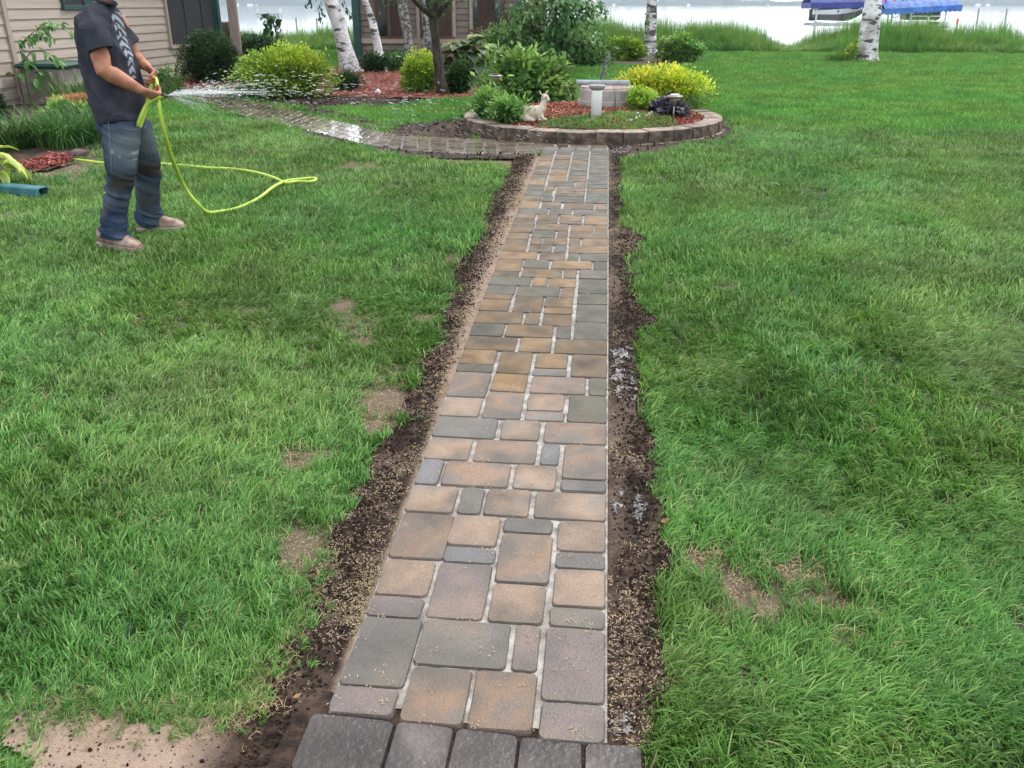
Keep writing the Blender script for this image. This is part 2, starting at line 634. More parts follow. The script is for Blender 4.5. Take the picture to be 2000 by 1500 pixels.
M['concrete_pink'] = pm('concrete_lid', [(.33, .24, .21, 1), (.44, .34, .31, 1)], scale=7, rough=.85, bump=.3, bscale=80)
M['mulch'] = pm('red_mulch', [(.05, .012, .008, 1), (.16, .035, .022, 1), (.26, .08, .05, 1)], scale=14, rough=.9, bump=.9, bscale=70, coord='World', dist=.03)
M['chip'] = leafmat('mulch_chip', (.12, .022, .014, 1), (.32, .085, .05, 1), (.42, .22, .15, 1), rough=.75, transl=0)
M['darkmulch'] = pm('dark_mulch', [(.015, .009, .006, 1), (.05, .03, .02, 1), (.11, .055, .035, 1)], scale=12, rough=.9, bump=.9, bscale=60, coord='World', dist=.03)
M['siding'] = pm('vinyl_siding', [(.36, .30, .25, 1), (.42, .355, .30, 1)], scale=3, rough=.5, bump=.12, bscale=40, rand=.03, stretch=(1, .3, 6))
M['siding2'] = pm('vinyl_siding_shaded', [(.15, .12, .098, 1), (.19, .155, .125, 1)], scale=3, rough=.55, bump=.12, bscale=40, rand=.04)  # cabin siding: shade of porch roof and trees is put into the colour
M['trim'] = pm('tan_trim', [(.33, .27, .225, 1), (.38, .31, .26, 1)], scale=5, rough=.5)
M['green'] = pm('dark_green_metal', [(.012, .055, .05, 1), (.02, .08, .07, 1)], scale=5, rough=.4)
M['screen'] = pm('window_screen', [(.012, .013, .018, 1), (.022, .023, .03, 1)], scale=9, rough=.55, stretch=(3, 3, 1))
M['glass'] = pm('window_glass', [(.012, .015, .02, 1), (.02, .022, .028, 1)], scale=2, rough=.06, spec=1.0)
M['brownframe'] = pm('brown_window_frame', [(.09, .045, .025, 1), (.14, .07, .04, 1)], scale=8, rough=.5)
M['curtain'] = pm('curtain', [(.04, .025, .02, 1), (.08, .045, .035, 1)], scale=8, rough=.9, stretch=(8, 8, .4))
M['redwood'] = pm('reddish_post', [(.12, .045, .025, 1), (.2, .08, .045, 1)], scale=6, rough=.7, stretch=(6, 6, .6), bump=.3)
M['post'] = pm('weathered_post', [(.23, .175, .155, 1), (.33, .26, .235, 1)], scale=5, rough=.8, bump=.4, stretch=(8, 8, .7))
M['roof'] = pm('roof_shingle', [(.05, .045, .04, 1), (.1, .09, .08, 1)], scale=20, rough=.9, bump=.5)
M['white'] = pm('white_plastic', [(.72, .72, .74, 1), (.82, .82, .83, 1)], scale=4, rough=.4, bump=.05)
M['greyplastic'] = pm('grey_plastic', [(.23, .22, .22, 1), (.3, .29, .29, 1)], scale=6, rough=.5)
M['taupe'] = pm('taupe_resin', [(.22, .185, .17, 1), (.28, .24, .22, 1)], scale=6, rough=.5)
M['metal'] = pm('galvanised_steel', [(.35, .37, .4, 1), (.48, .5, .52, 1)], scale=9, rough=.4, metal=.6)
M['pipe'] = pm('grey_metal_pipe', [(.16, .19, .22, 1), (.28, .32, .35, 1)], scale=12, rough=.4)
M['pewter'] = pm('pewter_light', [(.14, .13, .11, 1), (.24, .22, .19, 1)], scale=12, rough=.35, metal=.6)
M['black'] = pm('black_plastic', [(.012, .012, .014, 1), (.025, .025, .03, 1)], scale=8, rough=.5)
M['bark'] = pm('dark_bark', [(.015, .011, .008, 1), (.042, .030, .022, 1), (.075, .06, .045, 1)], scale=9, rough=.9, bump=.9, bscale=30, stretch=(3, 3, .6), dist=.03)
M['twig'] = pm('green_stem', [(.04, .06, .02, 1), (.09, .08, .04, 1)], scale=9, rough=.8)
M['greybark'] = pm('grey_lichen_bark', [(.05, .045, .04, 1), (.17, .16, .145, 1), (.36, .36, .34, 1)], scale=14, rough=.9, bump=.7, bscale=30, contrast=(.38, .62), dist=.02)
M['rock'] = pm('reddish_rock', [(.06, .04, .038, 1), (.14, .09, .085, 1)], scale=7, rough=.8, bump=.6, bscale=25)
M['hill'] = pm('far_wood', [(.003, .012, .012, 1), (.010, .028, .022, 1), (.03, .06, .03, 1)], scale=.12, contrast=(.4, .6), rough=1.0, coord='World', bump=0)
M['hillpale'] = pm('far_lawn', [(.12, .2, .07, 1), (.2, .3, .12, 1)], scale=.05, rough=1.0, coord='World')

def birchmat(name, dark=.5):
    m = bpy.data.materials.new(name)
    m.use_nodes = True
    N, L = m.node_tree.nodes, m.node_tree.links
    p = N['Principled BSDF']
    tc = N.new('ShaderNodeTexCoord')
    oi = N.new('ShaderNodeObjectInfo')
    ad = N.new('ShaderNodeVectorMath'); ad.operation = 'ADD'
    L.new(tc.outputs['Object'], ad.inputs[0]); 
    ml = N.new('ShaderNodeMath'); ml.operation = 'MULTIPLY'; ml.inputs[1].default_value = 51
    L.new(oi.outputs['Random'], ml.inputs[0]); L.new(ml.outputs[0], ad.inputs[1])
    def lay(stretch, scale, lo, hi, det=4):
        mp = N.new('ShaderNodeMapping'); mp.inputs['Scale'].default_value = stretch
        L.new(ad.outputs[0], mp.inputs[0])
        nz = N.new('ShaderNodeTexNoise'); nz.inputs['Scale'].default_value = scale; nz.inputs['Detail'].default_value = det
        L.new(mp.outputs[0], nz.inputs['Vector'])
        r = N.new('ShaderNodeMapRange'); r.inputs[1].default_value = lo; r.inputs[2].default_value = hi
        L.new(nz.outputs[0], r.inputs[0])
        return r.outputs[0]
    fine = lay((1.5, 1.5, 11), 4.5, .60, .66)
    big = lay((1.2, 1.2, 3.6), 2.3, .60 - dark * .10, .66 - dark * .08)
    base = N.new('ShaderNodeAttribute'); base.attribute_name = 'foot'
    spk = lay((2, 2, 2), 9, .42, .6)
    mul = N.new('ShaderNodeMath'); mul.operation = 'MULTIPLY'
    L.new(base.outputs['Fac'], mul.inputs[0]); L.new(spk, mul.inputs[1])
    mx1 = N.new('ShaderNodeMath'); mx1.operation = 'MAXIMUM'; L.new(fine, mx1.inputs[0]); L.new(big, mx1.inputs[1])
    mx2 = N.new('ShaderNodeMath'); mx2.operation = 'MAXIMUM'; L.new(mx1.outputs[0], mx2.inputs[0]); L.new(mul.outputs[0], mx2.inputs[1])
    wn = N.new('ShaderNodeTexNoise'); wn.inputs['Scale'].default_value = 3
    L.new(ad.outputs[0], wn.inputs['Vector'])
    wr = N.new('ShaderNodeValToRGB')
    wr.color_ramp.elements[0].color = (.42, .40, .40, 1); wr.color_ramp.elements[1].color = (.72, .71, .72, 1)
    wr.color_ramp.elements[0].position = .35; wr.color_ramp.elements[1].position = .6
    L.new(wn.outputs[0], wr.inputs[0])
    mx = N.new('ShaderNodeMix'); mx.data_type = 'RGBA'
    L.new(mx2.outputs[0], mx.inputs[0]); L.new(wr.outputs[0], mx.inputs[6]); mx.inputs[7].default_value = (.07, .06, .05, 1)
    L.new(mx.outputs[2], p.inputs['Base Color'])
    p.inputs['Roughness'].default_value = .75
    bp = N.new('ShaderNodeBump'); bp.inputs['Strength'].default_value = .5; bp.inputs['Distance'].default_value = .015; bp.invert = True
    L.new(mx2.outputs[0], bp.inputs['Height']); L.new(bp.outputs[0], p.inputs['Normal'])
    return m
M['birch'] = birchmat('birch_bark', .28)
M['birch2'] = birchmat('birch_bark_old', 1.1)

M['lf_dark'] = leafmat('leaf_dark', (.012, .035, .010, 1), (.04, .10, .02, 1))
M['lf_mid'] = leafmat('leaf_mid', (.035, .10, .022, 1), (.10, .23, .05, 1))
M['lf_bright'] = leafmat('leaf_bright', (.05, .15, .03, 1), (.15, .33, .06, 1), (.26, .42, .09, 1))
M['lf_lime'] = leafmat('leaf_lime', (.10, .20, .02, 1), (.27, .42, .035, 1), (.45, .55, .06, 1))
M['lf_lime2'] = leafmat('leaf_lime_fresh', (.16, .34, .03, 1), (.36, .56, .05, 1), (.55, .68, .08, 1))
M['lf_yellow'] = leafmat('leaf_yellow', (.20, .32, .02, 1), (.50, .58, .035, 1), (.72, .68, .06, 1))
M['lf_yew'] = leafmat('leaf_yew', (.008, .03, .010, 1), (.03, .085, .02, 1), (.06, .13, .03, 1), transl=.15)
M['lf_purple'] = leafmat('leaf_purple', (.02, .018, .03, 1), (.08, .07, .09, 1))
M['lf_orange'] = leafmat('leaf_peach', (.35, .16, .06, 1), (.62, .36, .16, 1), (.6, .45, .22, 1))
M['reed'] = leafmat('reed_leaf', (.045, .14, .02, 1), (.14, .30, .045, 1), (.28, .42, .10, 1))
M['grass_far'] = leafmat('far_grass_blade', (.07, .21, .028, 1), (.13, .32, .05, 1), (.24, .42, .09, 1), transl=.25, rough=.5)  # lighter than the near blades: sunlight on the far lawn painted into the colour
M['grass'] = leafmat('grass_blade', (.040, .125, .020, 1), (.125, .285, .050, 1), (.32, .44, .14, 1), transl=.25, rough=.4)
M['flower'] = leafmat('pale_flower', (.6, .5, .62, 1), (.75, .72, .75, 1))

# ================================================================== masks
XL, XR = -.632, .066
path_poly = [(XL, 1.1), (XR, 1.1), (XR, 9.75), (XL, 9.75)]
cpairs = [((1187, 284), (1187, 299)), ((1050, 280), (1050, 303)), ((900, 273), (900, 303)), ((800, 268), (804, 297)), ((746, 259), (707, 284)), ((652, 237), (589, 255)),
          ((559, 212), (515, 237)), ((493, 199), (432, 218)), ((441, 188), (385, 200)), ((441, 177), (352, 187)), ((441, 168), (372, 173))]
cU = [ground(*a) for a, b in cpairs]
cL = [ground(*b) for a, b in cpairs]
cpoly = [p[:2] for p in cU] + [p[:2] for p in reversed(cL)]
PC, PR = (-.145, 11.6), 1.64

left_outer = [(1010, 308), (990, 345), (955, 400), (935, 470), (893, 520), (880, 580), (858, 680), (808, 740), (785, 830), (718, 920), (690, 1010), (640, 1060), (612, 1150), (600, 1210), (545, 1290), (512, 1385)]
sand_top = [(450, 1405), (330, 1412), (200, 1400), (120, 1392), (40, 1395), (30, 1440), (60, 1500), (40, 1560)]
left_soil = pxpoly(left_outer + sand_top) + [(-1.5, 1.2), (XL + .14, 1.2), (XL + .14, 9.3)]
left_soil = [tuple(q) for q in left_soil]
right_outer = [(1225, 302), (1213, 330), (1215, 380), (1222, 440), (1262, 468), (1232, 520), (1238, 560), (1250, 600), (1285, 632), (1245, 650), (1247, 720), (1262, 800), (1270, 900), (1290, 1010), (1312, 1080), (1300, 1150), (1300, 1300), (1290, 1400), (1255, 1500), (1240, 1600)]
right_soil = [(XR - .14, 9.4)] + [tuple(q) for q in pxpoly(right_outer)] + [(XR - .14, 1.2)]
top_left_soil = [tuple(q) for q in pxpoly([(1046, 302), (1010, 330), (960, 322), (900, 318), (820, 312), (740, 300), (700, 285), (680, 282), (620, 275), (585, 258), (600, 252), (710, 280), (804, 295), (900, 300)])]
ring_soil = [(PC[0] + (PR + .28 + .10 * math.sin(3 * a + 1)) * math.cos(a), PC[1] + (PR + .28 + .10 * math.sin(3 * a + 1)) * math.sin(a)) for a in np.linspace(0, 2 * math.pi, 40)[:-1]]
plant_left = [tuple(q) for q in pxpoly([(900, 273), (800, 269), (750, 259), (800, 245), (850, 240), (885, 236), (890, 250), (950, 272)])]
plant_right = [tuple(q) for q in pxpoly([(1190, 284), (1190, 312), (1235, 312), (1290, 300), (1330, 285), (1420, 262), (1425, 235), (1400, 225), (1300, 280)])]
bed_edge = [tuple(q) for q in pxpoly([(445, 188), (500, 196), (560, 207), (640, 228), (720, 247), (745, 255), (760, 250), (680, 225), (600, 208), (640, 212), (760, 210), (860, 196), (900, 190), (900, 180), (700, 180), (600, 185), (445, 178)])]
behind_bed = [tuple(q) for q in pxpoly([(640, 190), (700, 192), (800, 195), (905, 195), (940, 190), (960, 170), (960, 135), (1100, 125), (1100, 112), (690, 118), (640, 140), (520, 150), (445, 165), (445, 180), (560, 190)])]
bed_left = [tuple(q) for q in pxpoly([(-160, 205), (60, 200), (200, 178), (330, 160), (445, 150), (445, 166), (370, 176), (345, 186), (310, 200), (200, 240), (190, 280), (150, 312), (110, 335), (50, 345), (-40, 335), (-200, 340)])]
far_bed = [tuple(q) for q in pxpoly([(585, 95), (610, 91), (650, 93), (655, 97), (600, 99)])]
right_bed = [tuple(q) for q in pxpoly([(1180, 128), (1180, 105), (1270, 104), (1375, 108), (1372, 126), (1290, 131)])]
bare = [  # px, py, half width px, half height px, strength : thin grass, soil or dry sand shows
    (668, 600, 28, 12, .9), (700, 672, 30, 12, .8), (690, 635, 55, 20, .5), (750, 790, 50, 35, .95), (735, 830, 45, 18, .9), (760, 735, 30, 18, .6), (830, 622, 28, 7, .8),
    (590, 1060, 55, 35, .9), (570, 1100, 40, 25, .7), (575, 900, 40, 25, .7), (640, 890, 30, 20, .5), (600, 970, 20, 10, .5), (460, 1420, 60, 20, .8), (540, 1340, 40, 60, .7),
    (1370, 1105, 45, 28, .9), (1440, 1150, 45, 45, .95), (1500, 1200, 60, 40, .9), (1560, 1120, 60, 25, .8), (1620, 1180, 45, 25, .8), (1390, 1200, 25, 22, .8), (1650, 1250, 40, 20, .6), (1540, 1150, 80, 60, .35),
    (1430, 560, 35, 10, .4), (1330, 560, 40, 15, .35), (1405, 548, 20, 6, .6), (1330, 700, 20, 8, .5), (690, 330, 45, 6, .6), (700, 322, 35, 5, .7), (500, 295, 40, 6, .5), (640, 485, 30, 8, .4),
    (150, 330, 60, 22, .7), (200, 300, 40, 16, .5), (60, 385, 40, 10, .5), (25, 420, 40, 12, .6), (900, 318, 60, 6, .6), (1400, 1330, 60, 20, .3), (1000, 335, 20, 6, .4),
    (260, 300, 60, 10, .3), (480, 610, 30, 10, .35), (90, 1380, 60, 20, .5), (520, 640, 25, 8, .3), (885, 510, 20, 12, .5)]
bare_w = []
for (px, py, a, b, s) in bare:
    c = ground(px, py)
    k = mpp(c)
    ry = abs(ground(px, py - b)[1] - ground(px, py + b)[1]) / 2
    bare_w.append((c[0], c[1], a * k, ry, s))

def bareness(x, y):
    r = np.zeros(np.shape(x))
    nz = fbm(x * 9, y * 9, 0, 3)
    for (cx, cy, a, b, s) in bare_w:
        d = np.sqrt(((x - cx) / a) ** 2 + ((y - cy) / b) ** 2) + (nz - .5) * 1.6
        r = np.maximum(r, s * np.clip(1.5 - d, 0, 1))
    return r

def jit(x, y, amp):
    return x + (fbm(x * 11, y * 11, 0, 21, 3) - .5) * 2 * amp, y + (fbm(x * 11, y * 11, 5, 22, 3) - .5) * 2 * amp

SOILS = [left_soil, right_soil, top_left_soil, plant_left, plant_right, bed_edge]
BEDS = [behind_bed, bed_left, far_bed, right_bed]

def soil_mask(x, y, amp=.05):
    jx, jy = jit(x, y, amp)
    m = np.zeros(np.shape(x), bool)
    for p in SOILS: m |= inpoly(jx, jy, p)
    rj = np.hypot(jx - PC[0], jy - PC[1])
    m |= (rj < PR + .13 + .12 * (vnoise(x * 3, y * 3, 0, 4)))
    return m

def bed_mask(x, y, amp=.08):
    jx, jy = jit(x, y, amp)
    m = np.zeros(np.shape(x), bool)
    for p in BEDS: m |= inpoly(jx, jy, p)
    return m

def path_mask(x, y):
    return inpoly(x, y, path_poly) | inpoly(x, y, cpoly)

# ================================================================== ground sheet
def axis(a0, a1, fine, far):
    v = [a0]
    while v[-1] < a1: v.append(v[-1] + fine)
    st = fine
    hi = [v[-1]]
    while hi[-1] < far:
        st *= 1.22
        hi.append(hi[-1] + st)
    st = fine
    lo = [v[0]]
    while lo[-1] > -far:
        st *= 1.22
        lo.append(lo[-1] - st)
    return np.array(list(reversed(lo[1:])) + v + hi[1:])
gx = axis(-6, 5, .07, 1900)
gy = axis(1.0, 13, .07, 1900)
GX, GY = np.meshgrid(gx, gy)
near = (np.abs(GX) < 12) & (GY > -2) & (GY < 30)
inpath = path_mask(GX, GY) | (np.hypot(GX - PC[0], GY - PC[1]) < PR)
GZ = terr(GX, GY) + np.where(near & ~inpath, (fbm(GX * .8, GY * .8, 0, 9) - .5) * .02, 0)
sm = soil_mask(GX, GY, .03)
GZ -= np.where(sm, .008, 0) + np.where(inpath, .02, 0)
GZ = np.where(GY > 60, np.minimum(GZ, -1.48), GZ)
nxn, nyn = len(gx), len(gy)
ii = np.arange((nyn - 1) * (nxn - 1))
r_, c_ = ii // (nxn - 1), ii % (nxn - 1)
a_ = r_ * nxn + c_
FF = np.stack([a_, a_ + 1, a_ + nxn + 1, a_ + nxn], 1)
so = np.where(near, np.clip(bareness(GX, GY) * 1.0 + sm * 1.0, 0, 1), 0)
g_o = npobj('ground', np.stack([GX.ravel(), GY.ravel(), GZ.ravel()], 1), FF, M['ground'], smooth=True, attrs={'soil': so.ravel()})
tag(g_o, kind='structure')

# lake
wm = bpy.data.materials.new('lake_water')
wm.use_nodes = True
N, L = wm.node_tree.nodes, wm.node_tree.links
p = N['Principled BSDF']
p.inputs['Base Color'].default_value = (.46, .49, .50, 1)  # pale base colour stands in for the bright sky reflected by the lake
p.inputs['Roughness'].default_value = .05
p.inputs['IOR'].default_value = 1.5
geo = N.new('ShaderNodeNewGeometry')
mp = N.new('ShaderNodeMapping'); mp.inputs['Scale'].default_value = (.5, 1.2, 1)
nz = N.new('ShaderNodeTexNoise'); nz.inputs['Scale'].default_value = 1.2; nz.inputs['Detail'].default_value = 4
bp = N.new('ShaderNodeBump'); bp.inputs['Strength'].default_value = .06; bp.inputs['Distance'].default_value = .05
L.new(geo.outputs['Position'], mp.inputs[0]); L.new(mp.outputs[0], nz.inputs['Vector']); L.new(nz.outputs[0], bp.inputs['Height']); L.new(bp.outputs[0], p.inputs['Normal'])
WL = -.6
lake = npobj('lake_water', np.array([(-1950, 31, WL), (1950, 31, WL), (1950, 1950, WL), (-1950, 1950, WL)]), [(0, 1, 2, 3)], wm)
tag(lake, kind='structure')

# far shore : wooded low hills across the lake
def hillmesh(name, Y0, prof, depth, mat, step=9):
    xs = np.arange(-1900, 1900, step)
    V, Fc = [], []
    n = 9
    for i, x in enumerate(xs):
        H = prof(x) + 3.5 * (float(vnoise(x * .22, 0, 0, 6)) - .5)
        for j in range(n):
            t = j / (n - 1)
            z = WL - .5 + H * math.sin(min(1, t * 1.15) * math.pi / 2) * (1 if j else 0)
            z += (vnoise(x * .05, t * 5, 0, 8) - .5) * 9 * (1 if j else 0)
            V.append((x + (vnoise(x * .1, t * 6, 0, 3) - .5) * 6, Y0 + t * depth + (vnoise(x * .04, t * 3, 0, 2) - .5) * 14, z))
    for i in range(len(xs) - 1):
        for j in range(n - 1):
            a = i * n + j
            Fc.append((a, a + n, a + n + 1, a + 1))
    o = npobj(name, np.array(V), Fc, mat, smooth=False)
    return tag(o, kind='structure')
def prof1(x):
    base = 9 + 34 * float(ss(-120, -900, x)) + 10 * float(ss(420, 900, x)) + 5 * (vnoise(x * .006, 0, 0, 6) - .5)
    return base + 3 * (vnoise(x * .03, 0, 0, 7) - .5)
hillmesh('far_shore_hills', 1500, prof1, 320, M['hill'])

# ================================================================== main path
A = ((600, 1100), 2.857); B = ((700, 800), 3.3333); Cc = ((800, 550), 4.0); D = ((900, 280), 5.0)
PV = []
def rows(fr, items):
    (ox, oy), s = fr
    for (a, b, t, u, k) in items:
        PV.append((ox + a / s, ox + b / s, oy + t / s, oy + u / s, k))
rows(A, [(395, 705, 15, 215, 'o'), (345, 655, 225, 335, 'p'), (695, 1015, 35, 345, 'p'), (1015, 1330, 155, 375, 'o'), (1370, 1668, 70, 280, 'o'), (1345, 1668, 290, 400, 'g'),
         (258, 602, 340, 730, 'g'), (615, 1130, 355, 625, 'g'), (1145, 1300, 385, 635, 'p'), (1312, 1660, 405, 815, 'p'), (165, 505, 735, 895, 'p'),
         (545, 905, 620, 945, 'm'), (912, 1275, 645, 985, 'm'), (1290, 1662, 825, 1045, 'p')])
rows(B, [(500, 905, 85, 215, 'g'), (925, 1185, 105, 240, 'o'), (1205, 1615, 125, 262, 'm'), (445, 738, 215, 360, 'o'), (752, 1165, 235, 388, 'm'), (1182, 1312, 255, 400, 'b'), (1330, 1615, 265, 495, 'm'), (1312, 1615, 500, 575, 'g'),
         (392, 545, 360, 522, 'b'), (548, 990, 378, 548, 'm'), (1008, 1292, 398, 562, 'o'), (322, 642, 530, 708, 'o'), (655, 815, 545, 722, 'g'), (822, 1122, 555, 738, 'o'), (1142, 1615, 575, 758, 'o'),
         (228, 600, 712, 1010, 'm'), (592, 920, 730, 928, 'o'), (550, 900, 935, 1040, 'b'), (942, 1270, 742, 845, 'g'), (905, 1258, 850, 1168, 'm'), (1290, 1615, 765, 965, 'o'), (1275, 1615, 970, 1082, 'g')])
rows(Cc, [(258, 562, 945, 1092, 'o'), (582, 888, 905, 1108, 'm'), (915, 1212, 920, 1050, 'O'), (897, 1212, 1055, 1138, 'g'), (1232, 1540, 930, 1145, 'g'),
          (318, 622, 750, 940, 'm'), (640, 920, 765, 900, 'o'), (942, 1378, 780, 918, 'm'), (1395, 1540, 795, 928, 'g'),
          (402, 680, 570, 683, 'o'), (375, 655, 688, 745, 'g'), (690, 955, 585, 758, 'm'), (980, 1238, 600, 715, 'o'), (955, 1232, 720, 775, 'g'), (1258, 1540, 612, 790, 'm'),
          (445, 840, 460, 568, 'm'), (855, 1112, 478, 590, 'o'), (1128, 1540, 490, 608, 'm'), (480, 742, 362, 458, 'g'), (748, 1122, 372, 475, 'm'), (1142, 1262, 390, 485, 'g'), (1282, 1540, 355, 492, 'g'),
          (520, 885, 268, 360, 'm'), (897, 1018, 285, 370, 'm'), (1035, 1270, 290, 380, 'm'), (545, 785, 172, 262, 'o'), (590, 805, 132, 170, 'm'), (812, 1042, 150, 270, 'm'), (1052, 1278, 160, 235, 'm'), (1045, 1275, 240, 288, 'o'),
          (1298, 1535, 216, 350, 'g'), (1308, 1535, 128, 213, 'g'), (605, 830, 58, 130, 'g'), (832, 1172, 75, 150, 'g'), (1182, 1288, 86, 158, 'p'), (1315, 1535, 12, 125, 'g'),
          (630, 950, -10, 55, 'g'), (957, 1078, 5, 68, 'o'), (1087, 1300, 10, 82, 'o')])
rows(D, [(322, 572, 1288, 1338, 'm'), (345, 600, 1170, 1285, 'o'), (592, 992, 1258, 1345, 'm'), (1002, 1132, 1272, 1352, 'm'), (1152, 1418, 1275, 1362, 'g'), (612, 862, 1180, 1255, 'b'), (882, 1278, 1185, 1268, 'o'), (1292, 1418, 1195, 1270, 'g'),
         (388, 750, 1090, 1165, 'o'), (767, 1022, 1100, 1175, 'm'), (1042, 1152, 1110, 1182, 'g'), (1167, 1418, 1115, 1190, 'g'), (422, 648, 972, 1088, 'm'), (662, 892, 1025, 1098, 'p'), (912, 1032, 1030, 1105, 'g'), (1052, 1418, 1036, 1110, 'o'),
         (452, 672, 905, 968, 'm'), (677, 792, 955, 1022, 'm'), (802, 1042, 958, 1026, 'p'), (1052, 1168, 965, 1032, 'm'), (1182, 1418, 966, 1034, 'o'), (690, 925, 887, 952, 'g'), (935, 1047, 892, 955, 'm'), (1057, 1418, 897, 962, 'm'),
         (492, 716, 803, 905, 'p'), (727, 1052, 812, 887, 'p'), (1072, 1297, 830, 892, 'm'), (1307, 1418, 832, 895, 'm'), (512, 722, 765, 800, 'm'), (530, 732, 720, 762, 'o'), (742, 952, 727, 808, 'm'), (962, 1187, 732, 798, 'o'), (960, 1187, 800, 828, 'm'), (1202, 1418, 740, 830, 'o'),
         (560, 852, 665, 716, 'g'), (862, 1082, 672, 726, 'g'), (1097, 1418, 682, 738, 'g'), (572, 767, 592, 662, 'O'), (592, 790, 537, 588, 'm'), (792, 982, 600, 638, 'm'), (782, 977, 641, 670, 'g'), (1000, 1302, 612, 676, 'm'), (1312, 1418, 628, 680, 'm'),
         (792, 897, 546, 594, 'g'), (907, 1207, 550, 600, 'g'), (1217, 1418, 556, 624, 'g'), (602, 892, 486, 532, 'g'), (922, 1107, 496, 546, 'm'), (1112, 1212, 500, 549, 'm'), (1222, 1418, 506, 552, 'g'), (622, 817, 437, 484, 'g'), (822, 922, 445, 490, 'o'),
         (932, 1217, 450, 498, 'm'), (1227, 1418, 470, 503, 'm'), (1230, 1418, 430, 467, 'g'), (650, 827, 376, 433, 'o'), (847, 1112, 398, 442, 'g'), (1122, 1228, 402, 446, 'm'), (1235, 1418, 376, 428, 'b')])
def lx(v, p0, p1): return p0[0] + (p1[0] - p0[0]) * (v - p0[1]) / (p1[1] - p0[1])
def colrows(bl, br, ys, ks):
    for i in range(len(ys) - 1):
        v = (ys[i] + ys[i + 1]) / 2
        rows(D, [(bl(v) + 6, br(v) - 6, ys[i], ys[i + 1], ks[i % len(ks)])])
e0 = lambda v: lx(v, (770, 110), (655, 430)); e1 = lambda v: lx(v, (915, 140), (815, 480)); e2 = lambda v: lx(v, (1080, 160), (1028, 400)); e3 = lambda v: lx(v, (1258, 140), (1235, 400)); e4 = lambda v: 1424
colrows(e0, e1, [85, 135, 192, 245, 280, 329, 373], 'gmogmg'); colrows(e1, e2, [88, 135, 184, 234, 279, 339, 395], 'gmmgoO')
colrows(e2, e3, [92, 140, 190, 240, 290, 345, 398], 'ggmggm'); colrows(e3, e4, [95, 135, 183, 270, 320, 374], 'gbggb')

quads = []
for (x0, x1, y0, y1, k) in PV:
    xc, yc = (x0 + x1) / 2, (y0 + y1) / 2
    a, b = ground(x0, yc), ground(x1, yc)
    t, u = ground(xc, y0), ground(xc, y1)
    quads.append([a[0], b[0], u[1], t[1], k])
for q in quads:
    tol = .025 + .004 * q[2]
    if q[0] < XL + tol + .02: q[0] = XL
    if q[1] > XR - tol: q[1] = XR
for _ in range(3):
    for i, q in enumerate(quads):
        for j, r in enumerate(quads):
            if i == j: continue
            ov = min(q[1], r[1]) - max(q[0], r[0])
            if ov > .03:
                g = r[2] - q[3]           # r starts where q ends
                tol = .018 + .005 * q[3]
                if abs(g) < tol and g != 0:
                    m_ = (r[2] + q[3]) / 2
                    q[3] = r[2] = m_

# sand bed under the pavers
def strip_sheet(name, x0, x1, y0, y1, dz, res, mat, keep=None, bump=0, seed=0, zfun=None):
    xs = np.arange(x0, x1 + res, res); ys = np.arange(y0, y1 + res, res)
    X, Y = np.meshgrid(xs, ys)
    Z = terr(X, Y) + dz
    if zfun is not None: Z = zfun(X, Y)
    n = len(xs)
    id_ = np.arange((len(ys) - 1) * (n - 1))
    rr, cc = id_ // (n - 1), id_ % (n - 1)
    a = rr * n + cc
    Fq = np.stack([a, a + 1, a + n + 1, a + n], 1)
    if keep is not None:
        k = keep((X[rr, cc] + X[rr + 1, cc + 1]) / 2, (Y[rr, cc] + Y[rr + 1, cc + 1]) / 2)
        Fq = Fq[k]
    used = np.unique(Fq)
    mp_ = -np.ones(X.size, int); mp_[used] = np.arange(len(used))
    V = np.stack([X.ravel(), Y.ravel(), Z.ravel()], 1)[used]
    return V, mp_[Fq]

V, Fq = strip_sheet('x', XL, XR, 1.50, 9.95, .0180, .03, None, keep=lambda X, Y: ~inpoly(X, Y, [(-.8, .5), (.3, .5), (.3, 1.575), (.10, 1.585), (-.80, 1.685)]))
V[:, 0] = np.clip(V[:, 0], XL, XR + .004)
V[:, 2] += (fbm(V[:, 0] * 40, V[:, 1] * 40, 0, 2) - .5) * .0035
main_path = npobj('paver_path', V, Fq, M['joint'], smooth=True)
tag(main_path, kind='structure')

